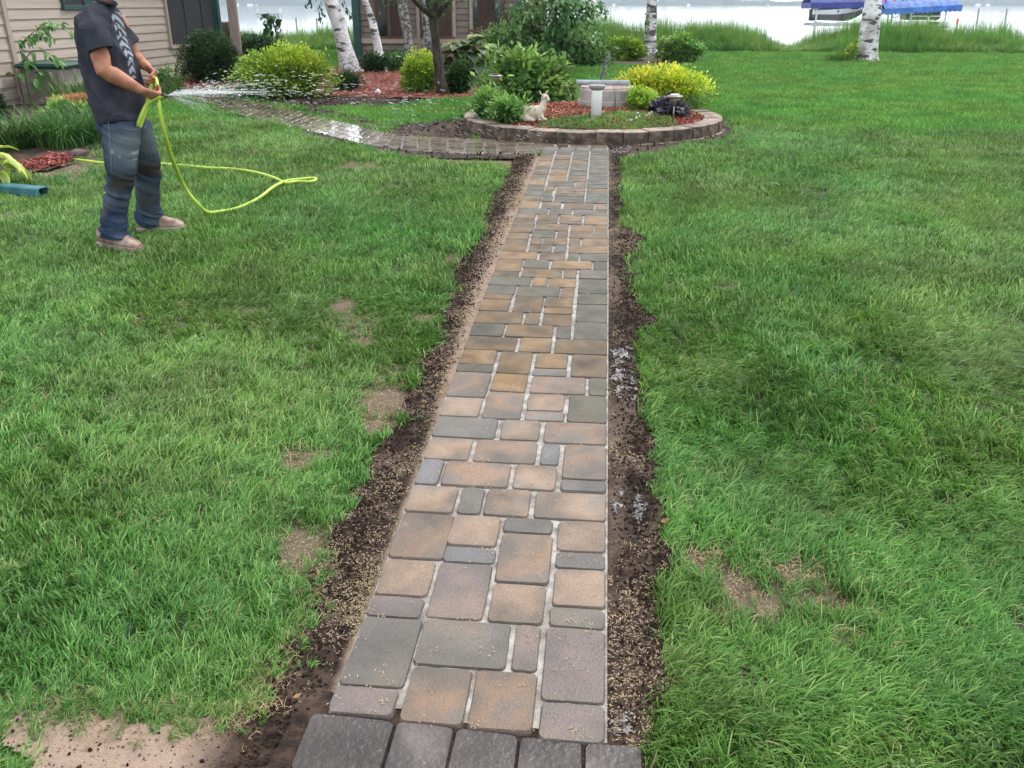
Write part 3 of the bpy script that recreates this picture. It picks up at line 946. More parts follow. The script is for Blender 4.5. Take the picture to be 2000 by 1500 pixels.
def paver(x0, x1, y0, y1, mat, parent, top=.026, corners=None, ins=.009, cut=.014):
    """tumbled paver; corners = 4 world xy points for skewed ones"""
    if corners is None:
        corners = [(x0, y0), (x1, y0), (x1, y1), (x0, y1)]
    P = [Vector((c[0], c[1], 0)) for c in corners]
    c = sum(P, Vector()) / 4
    def oct_(inset, z, jt):
        out = []
        for i in range(4):
            p, pn, pp = P[i], P[(i + 1) % 4], P[i - 1]
            e1_, e2_ = (pn - p).normalized(), (pp - p).normalized()
            d = (e1_ + e2_) * inset
            cc = min(cut, (pn - p).length * .3, (pp - p).length * .3)
            mid_ = (e1_ + e2_) * cc * .30
            for e in (e2_ * cc, mid_, e1_ * cc, (pn - p) * .5 - d + (e1_ - (pp - p).normalized() * 0) * 0 + (Vector((-e1_.y, e1_.x, 0)) * inset)):
                q = p + d + e + Vector((random.uniform(-1, 1), random.uniform(-1, 1), 0)) * jt
                out.append(Vector((q.x, q.y, T(q.x, q.y) + z)))
        return out
    dz = random.uniform(-.0015, .0015)
    tx, ty = random.uniform(-.012, .012), random.uniform(-.012, .012)
    rings = [oct_(-.001, top - .012 + dz, .0), oct_(ins, top + dz, .0017)]
    for q in rings[1]: q.z += (q.x - c.x) * tx + (q.y - c.y) * ty
    vs = [q for r in rings for q in r]
    cz = T(c.x, c.y) + top + dz
    vs.append(Vector((c.x, c.y, cz + .0005)))
    fs = []
    for i in range(16):
        j = (i + 1) % 16
        fs.append((i, j, 16 + j, 16 + i))
    for i in range(16): fs.append((16 + i, 16 + (i + 1) % 16, 32))
    ctr = Vector((c.x, c.y, T(c.x, c.y)))
    me = bpy.data.meshes.new('paver')
    me.from_pydata([tuple(q - ctr) for q in vs], [], fs)
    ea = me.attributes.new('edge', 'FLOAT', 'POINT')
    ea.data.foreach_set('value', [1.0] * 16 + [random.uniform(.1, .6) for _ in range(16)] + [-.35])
    me.materials.append(mat)
    o = bpy.data.objects.new('paver', me)
    COL.objects.link(o)
    o.parent = parent
    o.location = ctr - wloc(parent)
    return o

KM = {'o': 'pv_o', 'O': 'pv_o', 'm': 'pv_m', 'g': 'pv_g', 'b': 'pv_b', 'p': 'pv_p', 'd': 'pv_d'}
for (x0, x1, y0, y1, k) in quads:
    if y1 - y0 < .02: y1 = y0 + .05
    gx_ = .0005
    mk = KM[k]
    if y0 > 3.55 + random.uniform(-.5, .5): mk = {'pv_o': 'pw_o', 'pv_m': 'pw_m', 'pv_g': 'pw_g', 'pv_b': 'pw_g', 'pv_p': 'pw_m'}[mk]
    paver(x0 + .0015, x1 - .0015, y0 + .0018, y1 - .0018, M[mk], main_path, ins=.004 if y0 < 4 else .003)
# a last course towards the cross path
for i in range(4):
    x0 = XL + i * (XR - XL) / 4
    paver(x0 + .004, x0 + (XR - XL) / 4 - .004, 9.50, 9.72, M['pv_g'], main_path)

# older dirty pavers at the foot of the path
old = npobj('old_paving', np.array([(-.80, .6, T(0, 1) + .0155), (.10, .6, T(0, 1) + .0155), (.10, 1.60, T(0, 1.6) + .0155), (-.70, 1.70, T(0, 1.6) + .0155)]), [(0, 1, 2, 3)], M['soil'])
tag(old, kind='structure')
oe = [1.63, 1.612, 1.59, 1.57, 1.555, 1.548]
xo = [-.76, -.52, -.30, -.10, .085, .24]
def dline(px, py): 
    g = ground(px, py); return g[0], g[1]
tops = [dline(610, 1405), dline(775, 1420), dline(890, 1432), dline(1015, 1448), dline(1140, 1462), dline(1255, 1470)]
for i in range(5):
    (xa, ya), (xb, yb) = tops[i], tops[i + 1]
    for r in range(3):
        g = .0015
        y_hi_a, y_hi_b = ya - r * .186 - .001, yb - r * .186 - .001
        paver(0, 0, 0, 0, M['pv_d'], old, top=.0235, ins=.004, corners=[(xa + g, y_hi_a - .182), (xb - g, y_hi_b - .182), (xb - g, y_hi_b), (xa + g, y_hi_a)])

# ================================================================== curved path
NS = 76
def cum(P):
    s = [0]
    for i in range(1, len(P)): s.append(s[-1] + (P[i] - P[i - 1]).length)
    return np.array(s)
mid = [(a + b) / 2 for a, b in zip(cU, cL)]
cs = cum(mid)
def cpt(P, s):
    return Vector([float(np.interp(s, cs, [q[i] for q in P])) for i in range(3)])
V, Fc = [], []
K = 7
for i in range(NS + 1):
    s = cs[-1] * i / NS
    u, l = cpt(cU, s), cpt(cL, s)
    for k in range(K + 1):
        q = u.lerp(l, k / K)
        V.append((q.x, q.y, T(q.x, q.y) + .012))
for i in range(NS):
    for k in range(K):
        a = i * (K + 1) + k
        Fc.append((a, a + 1, a + K + 2, a + K + 1))
curved = npobj('curved_path', np.array(V), Fc, M['joint_wet'], smooth=True)
tag(curved, kind='structure')
s = 0.0
rowi = 0
while s < cs[-1] - .1 and len(curved.children) < 296:
    wrow = .20 + .02 * (rowi % 2)
    if rowi % 4 == 2: wrow = .15
    s2 = min(s + wrow, cs[-1])
    u0, l0, u1, l1 = cpt(cU, s), cpt(cL, s), cpt(cU, s2), cpt(cL, s2)
    wid = (u0 - l0).length
    ncol = max(3, int(round(wid / .225)))
    cuts = [0]
    for c in range(ncol - 1): cuts.append((c + 1 + random.uniform(-.28, .28)) / ncol)
    cuts.append(1)
    for c in range(ncol):
        a, b = cuts[c], cuts[c + 1]
        g = .006 / wid
        sg = .004 / max(.01, (u1 - u0).length)
        q = [u0.lerp(l0, a + g), u0.lerp(l0, b - g), u1.lerp(l1, b - g), u1.lerp(l1, a + g)]
        q = [q[0].lerp(q[3], .035), q[1].lerp(q[2], .035), q[2].lerp(q[1], .035), q[3].lerp(q[0], .035)]
        ar = sum((q[i].x * q[(i + 1) % 4].y - q[(i + 1) % 4].x * q[i].y) for i in range(4))
        if ar < 0: q.reverse()
        paver(0, 0, 0, 0, random.choice([M['pv_s']]), curved, top=.022, corners=[(p_.x, p_.y) for p_ in q], ins=.008, cut=.012)
    s = s2
    rowi += 1

# ================================================================== soil borders (real lumpy earth)
def soil_z(X, Y):
    n1 = fbm(X * 14, Y * 14, 0, 31, 3)
    n2 = fbm(X * 42, Y * 42, 0, 35, 3)
    lump = .004 + .030 * np.clip(n1 - .35, 0, 1) + .034 * np.abs(n2 - .5) + .010 * (n2 - .5)
    ed = np.minimum(np.abs(X - XL), np.abs(X - XR))
    lump = np.where((Y < 9.5), np.minimum(lump, .013 + ed * .25), lump)
    sandy = (X < -.75) & (Y < 1.75)
    lump = np.where(sandy, .018 + .014 * (n1 - .5) + .010 * (n2 - .5), lump)
    lump = np.where((Y < 1.66) & (X < .27) & (X > -.80), np.minimum(lump, .010), lump)
    return terr(X, Y) + lump
def soil_obj(name, x0, x1, y0, y1, res, polys, dryf, ring=False):
    def keep(X, Y):
        jx, jy = jit(X, Y, .04)
        m = np.zeros(X.shape, bool)
        for p in polys: m |= inpoly(jx, jy, p)
        if ring: m |= (np.hypot(jx - PC[0], jy - PC[1]) < PR + .3 + .12 * (vnoise(X * 3, Y * 3, 0, 4)))
        m &= ~inpoly(X, Y, [(XL + .004, 1.45), (XR - .002, 1.45), (XR - .002, 9.9), (XL + .004, 9.9)])
        m &= ~((X < .25) & (X > -.70) & (Y < 1.45))
        m &= ~inpoly(X, Y, cpoly)
        m &= np.hypot(X - PC[0], Y - PC[1]) > PR - .15
        return m
    V, Fq = strip_sheet('x', x0, x1, y0, y1, 0, res, None, keep=keep, zfun=soil_z)
    o = npobj(name, V, Fq, M['soil'], smooth=True, attrs={'dry': dryf(V[:, 0], V[:, 1])})
    tag(o, kind='structure')
    return V
def dry_left(X, Y):
    d = np.zeros(X.shape)
    sandw = .15 * np.clip((Y - 3.0) / 2.2, 0, 1) + .02
    d = np.maximum(d, np.clip(1 - (XL - X) / sandw, 0, 1) * .95)
    d = np.maximum(d, np.clip((-.82 - X) / .12, 0, 1) * np.clip((1.85 - Y) / .12, 0, 1) * .95)
    d = np.maximum(d, .22 * np.clip((fbm(X * 7, Y * 7, 0, 51) - .55) * 5, 0, 1))
    return np.clip(d * (.7 + .6 * fbm(X * 25, Y * 25, 0, 52)), 0, 1)
def dry_right(X, Y):
    d = .30 * np.clip((fbm(X * 5, Y * 2.2, 0, 61) - .5) * 5, 0, 1)
    return np.clip(d, 0, 1)
VS1 = soil_obj('soil_border', -2.6, XL + .02, 1.15, 9.4, .0105, [left_soil], dry_left)
VS2 = soil_obj('soil_border', XR - .02, 1.0, 1.15, 9.7, .0105, [right_soil], dry_right)
VS3 = soil_obj('soil_bed', -6.5, 2.2, 9.0, 16.5, .04, [top_left_soil, plant_left, plant_right, bed_edge], lambda X, Y: .12 * np.clip((fbm(X * 4, Y * 4, 0, 71) - .45) * 4, 0, 1), ring=True)

# wet white froth / puddle film beside the path
fm = pm('wet_film', [(.03, .024, .022, 1), (.15, .14, .145, 1)], scale=60, rough=.35, bump=.3, bscale=60, coord='World')
def film(name, polypx, dz=.022):
    P = [ground(a, b) for a, b in polypx]
    c = sum(P, Vector()) / len(P)
    x0, x1 = min(p.x for p in P), max(p.x for p in P)
    y0, y1 = min(p.y for p in P), max(p.y for p in P)
    poly = [(p.x, p.y) for p in P]
    def keep(X, Y):
        jx, jy = jit(X * 2.0, Y * 2.0, .06)
        return inpoly(jx / 2, jy / 2, poly) & (fbm(X * 34, Y * 34, 0, 44, 4) + .25 * (vnoise(X * 160, Y * 160, 0, 4) - .5) > .57)
    V, Fq = strip_sheet('x', x0, x1, y0, y1, 0, .006 if c.y < 4 else .012, None, keep=keep, zfun=lambda X, Y: soil_z(X, Y) + .003)
    if len(V):
        o = npobj(name, V, Fq, fm, smooth=True)
        tag(o, kind='stuff', label='pale wet residue on the bare soil')
film('wet_residue', [(1190, 282), (1235, 288), (1225, 300), (1190, 306)])
film('wet_residue', [(1190, 985), (1240, 960), (1262, 1000), (1255, 1040), (1215, 1020)])
film('wet_residue', [(1192, 1395), (1240, 1390), (1262, 1420), (1265, 1455), (1200, 1460)])
film('wet_residue', [(1192, 690), (1230, 680), (1245, 750), (1235, 800), (1195, 820)])
film('wet_residue', [(610, 1430), (655, 1405), (668, 1425), (640, 1470), (605, 1480)])
# ================================================================== raised planter
def pz(x, y):
    r = np.hypot(x - PC[0], y - PC[1])
    return terr(x, y) + .085 + .13 * np.clip(1 - (r / PR) ** 2, 0, 1)
def gp(px, py):
    d = ray(px, py); t = 8.0
    for _ in range(60):
        p = d * t
        z = float(pz(p[0], p[1]))
        t += .6 * ((z - CZ) / d[2] - t)
    p = d * t
    return Vector((p[0], p[1], float(pz(p[0], p[1]))))

planter = thing('planter_wall', (PC[0], PC[1], T(*PC)), 'round retaining wall of rough tan and brown blocks enclosing the raised flower bed', 'garden wall')
nb = 34
a = -math.pi / 2 + .05
tot = 0
i = 0
while tot < 2 * math.pi - .12:
    da = min(.175 + .05 * random.random(), 2 * math.pi - tot)
    if 2 * math.pi - tot - da < .12: da = 2 * math.pi - tot
    def blockmesh(r0, r1, z0, z1, da_, rough=.012):
        vs, fs = [], []
        nseg = 3
        rowsr = [(r0, z0), (r1, z0), (r1 + .006, z0 + (z1 - z0) * .35), (r1, z0 + (z1 - z0) * .7), (r1 - .008, z1 - .008), (r1 - .02, z1), (r0 + .01, z1)]
        for k in range(nseg + 1):
            t = -da_ / 2 + da_ * k / nseg
            for j, (r, z) in enumerate(rowsr):
                jr = random.uniform(-1, 1) * rough if j in (1, 2, 3) else random.uniform(-.002, .002)
                rr = r + jr - (.005 if k in (0, nseg) and j in (1, 2, 3, 4) else 0)
                vs.append((rr * math.cos(t) - (r0 + r1) / 2, rr * math.sin(t), z))
        m_ = len(rowsr)
        for k in range(nseg):
            for j in range(m_):
                j2 = (j + 1) % m_
                fs.append((k * m_ + j, (k + 1) * m_ + j, (k + 1) * m_ + j2, k * m_ + j2)[::-1])
        fs.append(tuple(range(m_)))
        fs.append(tuple(reversed(range(nseg * m_, nseg * m_ + m_))))
        return vs, fs
    for course in ([0, 1] if -1.35 < (a + da / 2) < .6 else [1]):
        am = a + da / 2 + (.07 if course == 0 else 0)
        rb = PR + (.035 if course == 0 else 0)
        zt = T(PC[0] + PR * math.cos(am), PC[1] + PR * math.sin(am))
        z1 = .152 + random.uniform(-.005, .005) if course else .02
        vs, fs = blockmesh(rb - .24, rb, -.06 if course else -.1, z1, da - .0035, .012)
        me = bpy.data.meshes.new('block')
        me.from_pydata(vs, [], fs)
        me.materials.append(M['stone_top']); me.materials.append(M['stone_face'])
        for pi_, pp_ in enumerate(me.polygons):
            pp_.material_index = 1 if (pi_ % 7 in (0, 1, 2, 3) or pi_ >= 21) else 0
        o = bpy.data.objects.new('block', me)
        COL.objects.link(o)
        o.parent = planter
        rm = rb - .12
        o.location = Vector((PC[0] + rm * math.cos(am), PC[1] + rm * math.sin(am), zt)) - planter.location
        o.rotation_euler = (0, 0, am + random.uniform(-.02, .02))
    a += da
    tot += da

def disc(name, mat, kind=None):
    V, Fc = [], []
    nr, na = 26, 72
    for i in range(nr + 1):
        for k in range(na):
            r = (PR - .2) * i / nr
            x, y = PC[0] + r * math.cos(2 * math.pi * k / na), PC[1] + r * math.sin(2 * math.pi * k / na)
            V.append((x, y, float(pz(x, y)) + (fbm(x * 9, y * 9, 0, 3) - .5) * .03))
    for i in range(nr):
        for k in range(na):
            k2 = (k + 1) % na
            Fc.append((i * na + k, i * na + na + k, i * na + na + k2, i * na + k2))
    return npobj(name, np.array(V), Fc, mat, smooth=True)
tag(disc('mulch_bed', M['mulch']), kind='structure')

# mulch beds on the ground
def bedsheet(name, poly, mat, dz=.02, res=.09):
    xs, ys = [p[0] for p in poly], [p[1] for p in poly]
    def keep(X, Y):
        jx, jy = jit(X, Y, .08)
        return inpoly(jx, jy, poly) & ~inpoly(X, Y, cpoly)
    V, Fq = strip_sheet('x', min(xs), max(xs), min(ys), max(ys), 0, res, None, keep=keep, zfun=lambda X, Y: terr(X, Y) + dz + (fbm(X * 3, Y * 3, 0, 13) - .4) * .06)
    return tag(npobj(name, V, Fq, mat, smooth=True), kind='structure')
bedsheet('mulch_bed', behind_bed, M['mulch'])
bedsheet('mulch_bed', bed_left, M['darkmulch'])
bedsheet('mulch_bed', right_bed, M['darkmulch'])
bedsheet('mulch_bed', far_bed, M['mulch'], dz=.08)

def chipmesh(i):
    rng = np.random.default_rng(300 + i)
    V, Fc, Ti = [], [], []
    for k in range(10):
        c = rng.normal(size=3) * np.array([.035, .035, .004])
        a = rng.uniform(0, 3.14); l, w_ = rng.uniform(.007, .017), rng.uniform(.002, .005)
        tz = rng.normal() * .3
        n0 = len(V)
        for (u, v) in ((-l, -w_), (l, -w_), (l, w_), (-l, w_)):
            V.append((c[0] + u * math.cos(a) - v * math.sin(a), c[1] + u * math.sin(a) + v * math.cos(a), abs(c[2]) + .004 + u * tz + v * .5))
            Ti.append(0)
        t = rng.uniform()
        Ti[-4:] = [t] * 4
        Fc.append((n0, n0 + 1, n0 + 2, n0 + 3))
    return rawmesh('chip', np.array(V), np.array(Fc), M['chip'], np.array(Ti))
cr_ = np.random.default_rng(5)
n = 3800
rr, aa = (PR - .22) * np.sqrt(cr_.uniform(size=n)), cr_.uniform(0, 6.283, n)
X, Y = PC[0] + rr * np.cos(aa), PC[1] + rr * np.sin(aa)
P = [np.stack([X, Y, pz(X, Y) + .008], 1)]
for poly, cnt in ((behind_bed, 3500), ([tuple(q) for q in pxpoly([(40, 332), (70, 318), (115, 310), (140, 314), (120, 326), (80, 338)])], 260), ([tuple(q) for q in pxpoly([(330, 168), (350, 158), (445, 160), (440, 168), (372, 176)])], 700)):
    xs, ys = [p[0] for p in poly], [p[1] for p in poly]
    X, Y = cr_.uniform(min(xs), max(xs), cnt * 2), cr_.uniform(min(ys), max(ys), cnt * 2)
    k = inpoly(X, Y, poly)
    X, Y = X[k], Y[k]
    P.append(np.stack([X, Y, terr(X, Y) + .035], 1))
P = np.concatenate(P); n = len(P)
s_ = cr_.uniform(.8, 1.3, n)
scatter('mulch_chips', P, np.stack([cr_.normal(size=n) * .2, cr_.normal(size=n) * .2, cr_.uniform(0, 6.28, n)], 1), np.stack([s_] * 3, 1), cr_.integers(0, 5, n), [chipmesh(i) for i in range(5)])['label'] = 'reddish wood mulch chips in the flower beds'

# grass inside the front of the planter and small white flowers
pg_poly = [gp(a, b)[:2] for a, b in [(1055, 250), (1070, 238), (1120, 232), (1200, 222), (1290, 224), (1312, 236), (1318, 245), (1290, 254), (1200, 257), (1120, 256)]]
xs, ys = [p[0] for p in pg_poly], [p[1] for p in pg_poly]
pr = np.random.default_rng(6)
X, Y = pr.uniform(min(xs), max(xs), 2600), pr.uniform(min(ys), max(ys), 2600)
k = inpoly(X, Y, pg_poly) & (np.hypot(X - PC[0], Y - PC[1]) < PR - .2)
X, Y = X[k], Y[k]
n = len(X)
gm = [None]
PLANTER_GRASS = (X, Y, n)

# ------------------------------------------------------------------ plants
def shrub(name, label, cat, px0, px1, pyt, pyb, mat, n, leaf, aspect=.6, base=None, group=None, dr=1.0, rough=.35, clump=60, fill=.5, droop=.3, cl=.16, tf=.25, stems=6, up=.4, stemmat='twig', seed=None, zc=.42):
    rng = np.random.default_rng(seed if seed is not None else abs(hash((px0, pyt))) % 9999)
    b = base if base is not None else ground((px0 + px1) / 2, pyb)
    k = mpp(b)
    rx = (px1 - px0) / 2 * k
    H = max(.1, hgt(b, pyt) - b[2])
    ry = rx * dr
    c = (b[0], b[1] + ry * .35, b[2] + H * zc)
    r = (rx * .96, ry, H * (1 - zc) * 1.0)
    t = thing(name, (c[0], c[1], b[2]), label, cat, group)
    V, Fc, ti = cloud(c, r, n, leaf, aspect, rng, rough=rough, clump=clump, fill=fill, droop=droop, cl=cl, tf=tf, zmin=b[2] + .01, up=up)
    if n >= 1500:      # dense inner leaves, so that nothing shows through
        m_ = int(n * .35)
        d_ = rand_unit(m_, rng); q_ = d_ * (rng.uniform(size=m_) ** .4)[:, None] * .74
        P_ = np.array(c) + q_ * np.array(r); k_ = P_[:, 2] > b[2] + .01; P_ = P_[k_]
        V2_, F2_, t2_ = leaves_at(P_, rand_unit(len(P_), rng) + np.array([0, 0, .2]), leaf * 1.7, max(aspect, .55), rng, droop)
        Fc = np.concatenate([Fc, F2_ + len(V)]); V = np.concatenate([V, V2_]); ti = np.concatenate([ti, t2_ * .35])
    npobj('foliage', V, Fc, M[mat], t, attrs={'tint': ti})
    mb = MB()
    for s in range(stems):
        a = 2 * math.pi * s / stems + rng.uniform(0, .6)
        e = Vector((c[0] + math.cos(a) * rx * .55, c[1] + math.sin(a) * ry * .55, b[2] + H * rng.uniform(.55, .8)))
        s0 = Vector((c[0] + math.cos(a) * rx * .08, c[1] + math.sin(a) * ry * .08, b[2] - .02))
        m_ = (s0 + e) / 2 + Vector((-math.cos(a) * rx * .1, 0, H * .1))
        mb.tube([s0, m_, e], [.006 + .01 * rx, .005 + .005 * rx, .003], n=5)
    mb.build('stem', M[stemmat], t, smooth=True)
    return t, c, r

def spikes(mbV, c, r, n, leaf, rng): pass

# --- in the planter
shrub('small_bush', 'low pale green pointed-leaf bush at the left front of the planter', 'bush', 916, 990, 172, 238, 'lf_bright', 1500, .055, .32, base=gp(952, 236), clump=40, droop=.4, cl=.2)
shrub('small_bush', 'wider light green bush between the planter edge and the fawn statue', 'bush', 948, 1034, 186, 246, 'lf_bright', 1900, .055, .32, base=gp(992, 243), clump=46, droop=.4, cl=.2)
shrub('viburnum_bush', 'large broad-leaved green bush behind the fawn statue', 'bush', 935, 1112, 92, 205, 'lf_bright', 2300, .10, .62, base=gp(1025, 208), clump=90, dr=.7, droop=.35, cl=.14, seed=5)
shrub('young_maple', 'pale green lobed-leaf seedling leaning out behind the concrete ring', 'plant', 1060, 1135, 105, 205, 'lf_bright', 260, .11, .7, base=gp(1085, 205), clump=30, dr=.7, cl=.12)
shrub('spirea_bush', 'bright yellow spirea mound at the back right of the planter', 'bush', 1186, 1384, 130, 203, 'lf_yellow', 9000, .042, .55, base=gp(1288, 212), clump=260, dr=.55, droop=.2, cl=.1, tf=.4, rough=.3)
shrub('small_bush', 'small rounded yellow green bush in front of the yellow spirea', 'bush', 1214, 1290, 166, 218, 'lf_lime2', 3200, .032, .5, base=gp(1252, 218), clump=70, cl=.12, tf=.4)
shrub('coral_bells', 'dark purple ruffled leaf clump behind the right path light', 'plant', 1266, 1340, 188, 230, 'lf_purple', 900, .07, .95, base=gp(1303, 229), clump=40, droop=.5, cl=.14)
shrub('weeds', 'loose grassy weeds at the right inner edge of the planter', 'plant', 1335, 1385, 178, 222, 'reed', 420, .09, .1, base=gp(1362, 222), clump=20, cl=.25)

# iris
b = gp(1201, 224)
t = thing('iris_plant', b, 'upright sword-leaved iris beside the white pedestal', 'plant')
for i in range(7):
    a = random.uniform(0, 6.28); h = random.uniform(.28, .42); ln = random.uniform(.02, .12)
    mb = MB(); d = Vector((math.cos(a), math.sin(a), 0))
    p0 = b + d * .015
    mb.tube([p0, p0 + d * ln * .4 + Vector((0, 0, h * .5)), p0 + d * ln + Vector((0, 0, h))], [(.012, .002), (.010, .0016), (.001, .0005)], n=4)
    mb.build('leaf', M['lf_mid'], t)

# dark flowering spike
b = gp(1166, 205) + Vector((0, .1, 0))
t = thing('penstemon', b, 'dark purple flowering spike standing behind the pedestal', 'plant')
rng = np.random.default_rng(8)
topz = hgt(b, 102)
tip = Vector((b.x + .11, b.y, topz))
mb = MB(); mb.tube([b, b.lerp(tip, .5) + Vector((-.02, 0, 0)), tip], [.008, .006, .003], n=5); mb.build('stem', M['lf_purple'], t)
q = rng.uniform(0, 1, 130)
P = np.array([tuple(b.lerp(tip, .45 + .55 * v)) for v in q]) + rng.normal(size=(130, 3)) * np.array([.022, .022, .015])
V, Fc, ti = leaves_at(P, rand_unit(130, rng), .028, .8, rng)
npobj('blossom', V, Fc, leafmat('dusky_blossom', (.09, .06, .09, 1), (.36, .28, .34, 1)), t, attrs={'tint': ti})
P = np.array([tuple(b.lerp(tip, .05 + .4 * v)) for v in rng.uniform(0, 1, 34)]) + rng.normal(size=(34, 3)) * np.array([.03, .03, .01])
V, Fc, ti = leaves_at(P, rand_unit(34, rng) + np.array([0, 0, .3]), .085, .4, rng)
npobj('foliage', V, Fc, M['lf_purple'], t, attrs={'tint': ti})

# concrete ring with lid
b = gp(1184, 212)
k = mpp(b)
R0 = 56 * k
c0 = b + Vector((0, R0 * .9, 0))
ring = thing('concrete_ring', c0, 'round two-tier concrete well ring in the middle of the planter', 'concrete ring')
zt = hgt(Vector((b.x, b.y + R0 * .5, 0)), 172)
h_ = zt - c0.z
mb = MB(); mb.loft([(c0.x, c0.y, c0.z - .1, R0 * 1.03, R0 * 1.03), (c0.x, c0.y, c0.z + h_ * .33, R0 * 1.03, R0 * 1.03), (c0.x, c0.y, c0.z + h_ * .35, R0 * 1.0, R0 * 1.0)], n=36); mb.build('base_tier', M['concrete'], ring)
mb = MB(); mb.loft([(c0.x, c0.y, c0.z + h_ * .352, R0 * .96, R0 * .96), (c0.x, c0.y, c0.z + h_ * .9, R0 * .97, R0 * .97), (c0.x, c0.y, c0.z + h_ * .96, R0 * .94, R0 * .94)], n=36); mb.build('upper_tier', M['concrete'], ring)
mb = MB(); mb.loft([(c0.x, c0.y, c0.z + h_ * .962, R0 * .93, R0 * .93), (c0.x, c0.y, c0.z + h_ * 1.05, R0 * .92, R0 * .92)], n=36); mb.build('lid', M['concrete_pink'], ring)
# concrete block left of it
b2 = gp(1100, 196)
mb = MB(); mb.box(b2 + Vector((0, .1, .1)), (.34, .22, .30), rz=.1, bevel=.02)
tag(mb.build('concrete_block', M['concrete'], loc=b2), 'grey concrete block half hidden by leaves left of the concrete ring', 'block')

# white pedestal and basin
b = gp(1164, 231)
k = mpp(b)
ped = thing('pedestal', b, 'white tubular pedestal with a small grey basin on top', 'pedestal')
zt = hgt(b, 176)
r_ = 10.5 * k
mb = MB(); mb.loft([(b.x, b.y, b.z - .05, r_, r_), (b.x, b.y, zt - .02, r_, r_), (b.x, b.y, zt, r_ * 1.02, r_ * 1.02)], n=24); mb.build('column', M['white'], ped, smooth=True)
mb = MB(); mb.loft([(b.x, b.y, zt + .002, r_ * 1.05, r_ * 1.05), (b.x, b.y, zt + .03, r_ * 1.45, r_ * 1.45), (b.x, b.y, zt + .052, r_ * 1.55, r_ * 1.55), (b.x, b.y, zt + .06, r_ * 1.5, r_ * 1.5), (b.x, b.y, zt + .045, r_ * 1.2, r_ * 1.2)], n=24); mb.build('basin', M['greyplastic'], ped, smooth=True)
# grey metal pipe lying across the ring
zp = c0.z + h_ * 1.05 + .035
pA = Vector((c0.x - .36 * 1.1, c0.y - R0 * .45, zp + .02)); pB = Vector((c0.x + R0 * .78, c0.y - R0 * .25, zp + .012))
mb = MB(); mb.tube([pA, pA.lerp(pB, .5), pB], .034, n=14)
po = mb.build('metal_pipe', M['pipe'], loc=pA, smooth=False)
tag(po, 'grey metal pipe lying across the top of the concrete ring', 'pipe')
for q in (.02, .5, .97):
    mb = MB(); mb.tube([pA.lerp(pB, q), pA.lerp(pB, q + .015)], .038, n=14)
    mb.build('collar', M['greyplastic'], po)
# thin wire hoops
wb = c0 + Vector((-.1, -R0 * .3, h_ * 1.05))
pts = [wb + Vector((.09 * (1 - math.cos(u)), 0, .11 * math.sin(u))) for u in np.linspace(0, math.pi, 9)]
mb = MB(); mb.tube(pts, .003, n=5)
pts = [wb + Vector((.22 + .13 * u, .02, .10 * math.sin(u * 3.14) + .02)) for u in np.linspace(0, 1.3, 9)]
mb.tube(pts, .003, n=5)
tag(mb.build('wire_hoop', M['black'], loc=wb), 'thin bent wire hoops sticking up beside the metal pipe', 'wire')

# path lights
def path_light(b, ztop, label, scale=1.0):
    t = thing('path_light', b, label, 'garden light', 'path lights in the planter')
    s = scale
    mb = MB(); mb.tube([b + Vector((0, 0, -.05)), Vector((b.x, b.y, ztop - .07 * s))], .009, n=8); mb.build('stake', M['pewter'], t, smooth=True)
    z = ztop
    mb = MB(); mb.loft([(b.x, b.y, z - .12 * s, .012, .012), (b.x, b.y, z - .075 * s, .018, .018), (b.x, b.y, z - .035 * s, .05 * s, .05 * s)], n=16); mb.build('housing', M['pewter'], t, smooth=True)
    mb = MB(); mb.loft([(b.x, b.y, z - .038 * s, .052 * s, .052 * s), (b.x, b.y, z - .022 * s, .098 * s, .098 * s), (b.x, b.y, z - .010 * s, .10 * s, .10 * s), (b.x, b.y, z, .07 * s, .07 * s)], n=20); mb.build('cap', M['pewter'], t, smooth=True)
    mb = MB(); mb.loft([(b.x, b.y, z + .001, .055 * s, .055 * s), (b.x, b.y, z + .012 * s, .05 * s, .05 * s)], n=16); mb.build('solar_panel', M['white'] if s > .95 else M['black'], t, smooth=True)
b = gp(1314, 244)
path_light(b, hgt(b, 186), 'pewter path light with white top in front of the purple leaf clump', 1.0)
b = gp(964, 232) + Vector((0, .25, 0))
path_light(b, hgt(b, 146), 'dark path light behind the pale green bushes at the planter left', .9)

# fawn statue lying down, head turned to the right
fb = gp(1050, 238)
k = mpp(fb)
fawn = thing('fawn_statue', fb, 'cream statue of a lying fawn with raised head on the red mulch', 'statue')
def FW(px, py, dy=0.0):
    v = W(px, py, fb.y + dy); return v
mb = MB()
def body_tube(pts, n=12): mb.tube([p for p, _ in pts], [r for _, r in pts], n=n)
s = k
body_tube([(FW(1008, 226, .04), 5 * s), (FW(1014, 222, .04), (10 * s, 12 * s)), (FW(1026, 221, .03), (12 * s, 14 * s)), (FW(1040, 221, .02), (12 * s, 14 * s)), (FW(1052, 220), (11 * s, 14 * s)), (FW(1060, 219), (8 * s, 10 * s)), (FW(1063, 220), 3 * s)])
body_tube([(FW(1053, 220), 9 * s), (FW(1058, 212), 8.5 * s), (FW(1061, 204), 6.5 * s), (FW(1063, 196), 5.5 * s), (FW(1065, 190), 5 * s)])
body_tube([(FW(1058, 188), 5 * s), (FW(1063, 190), (7 * s, 7 * s)), (FW(1067, 192), (6 * s, 6.5 * s)), (FW(1071, 196), (3.8 * s, 4 * s)), (FW(1073, 197.5), (2.6 * s, 2.4 * s))])
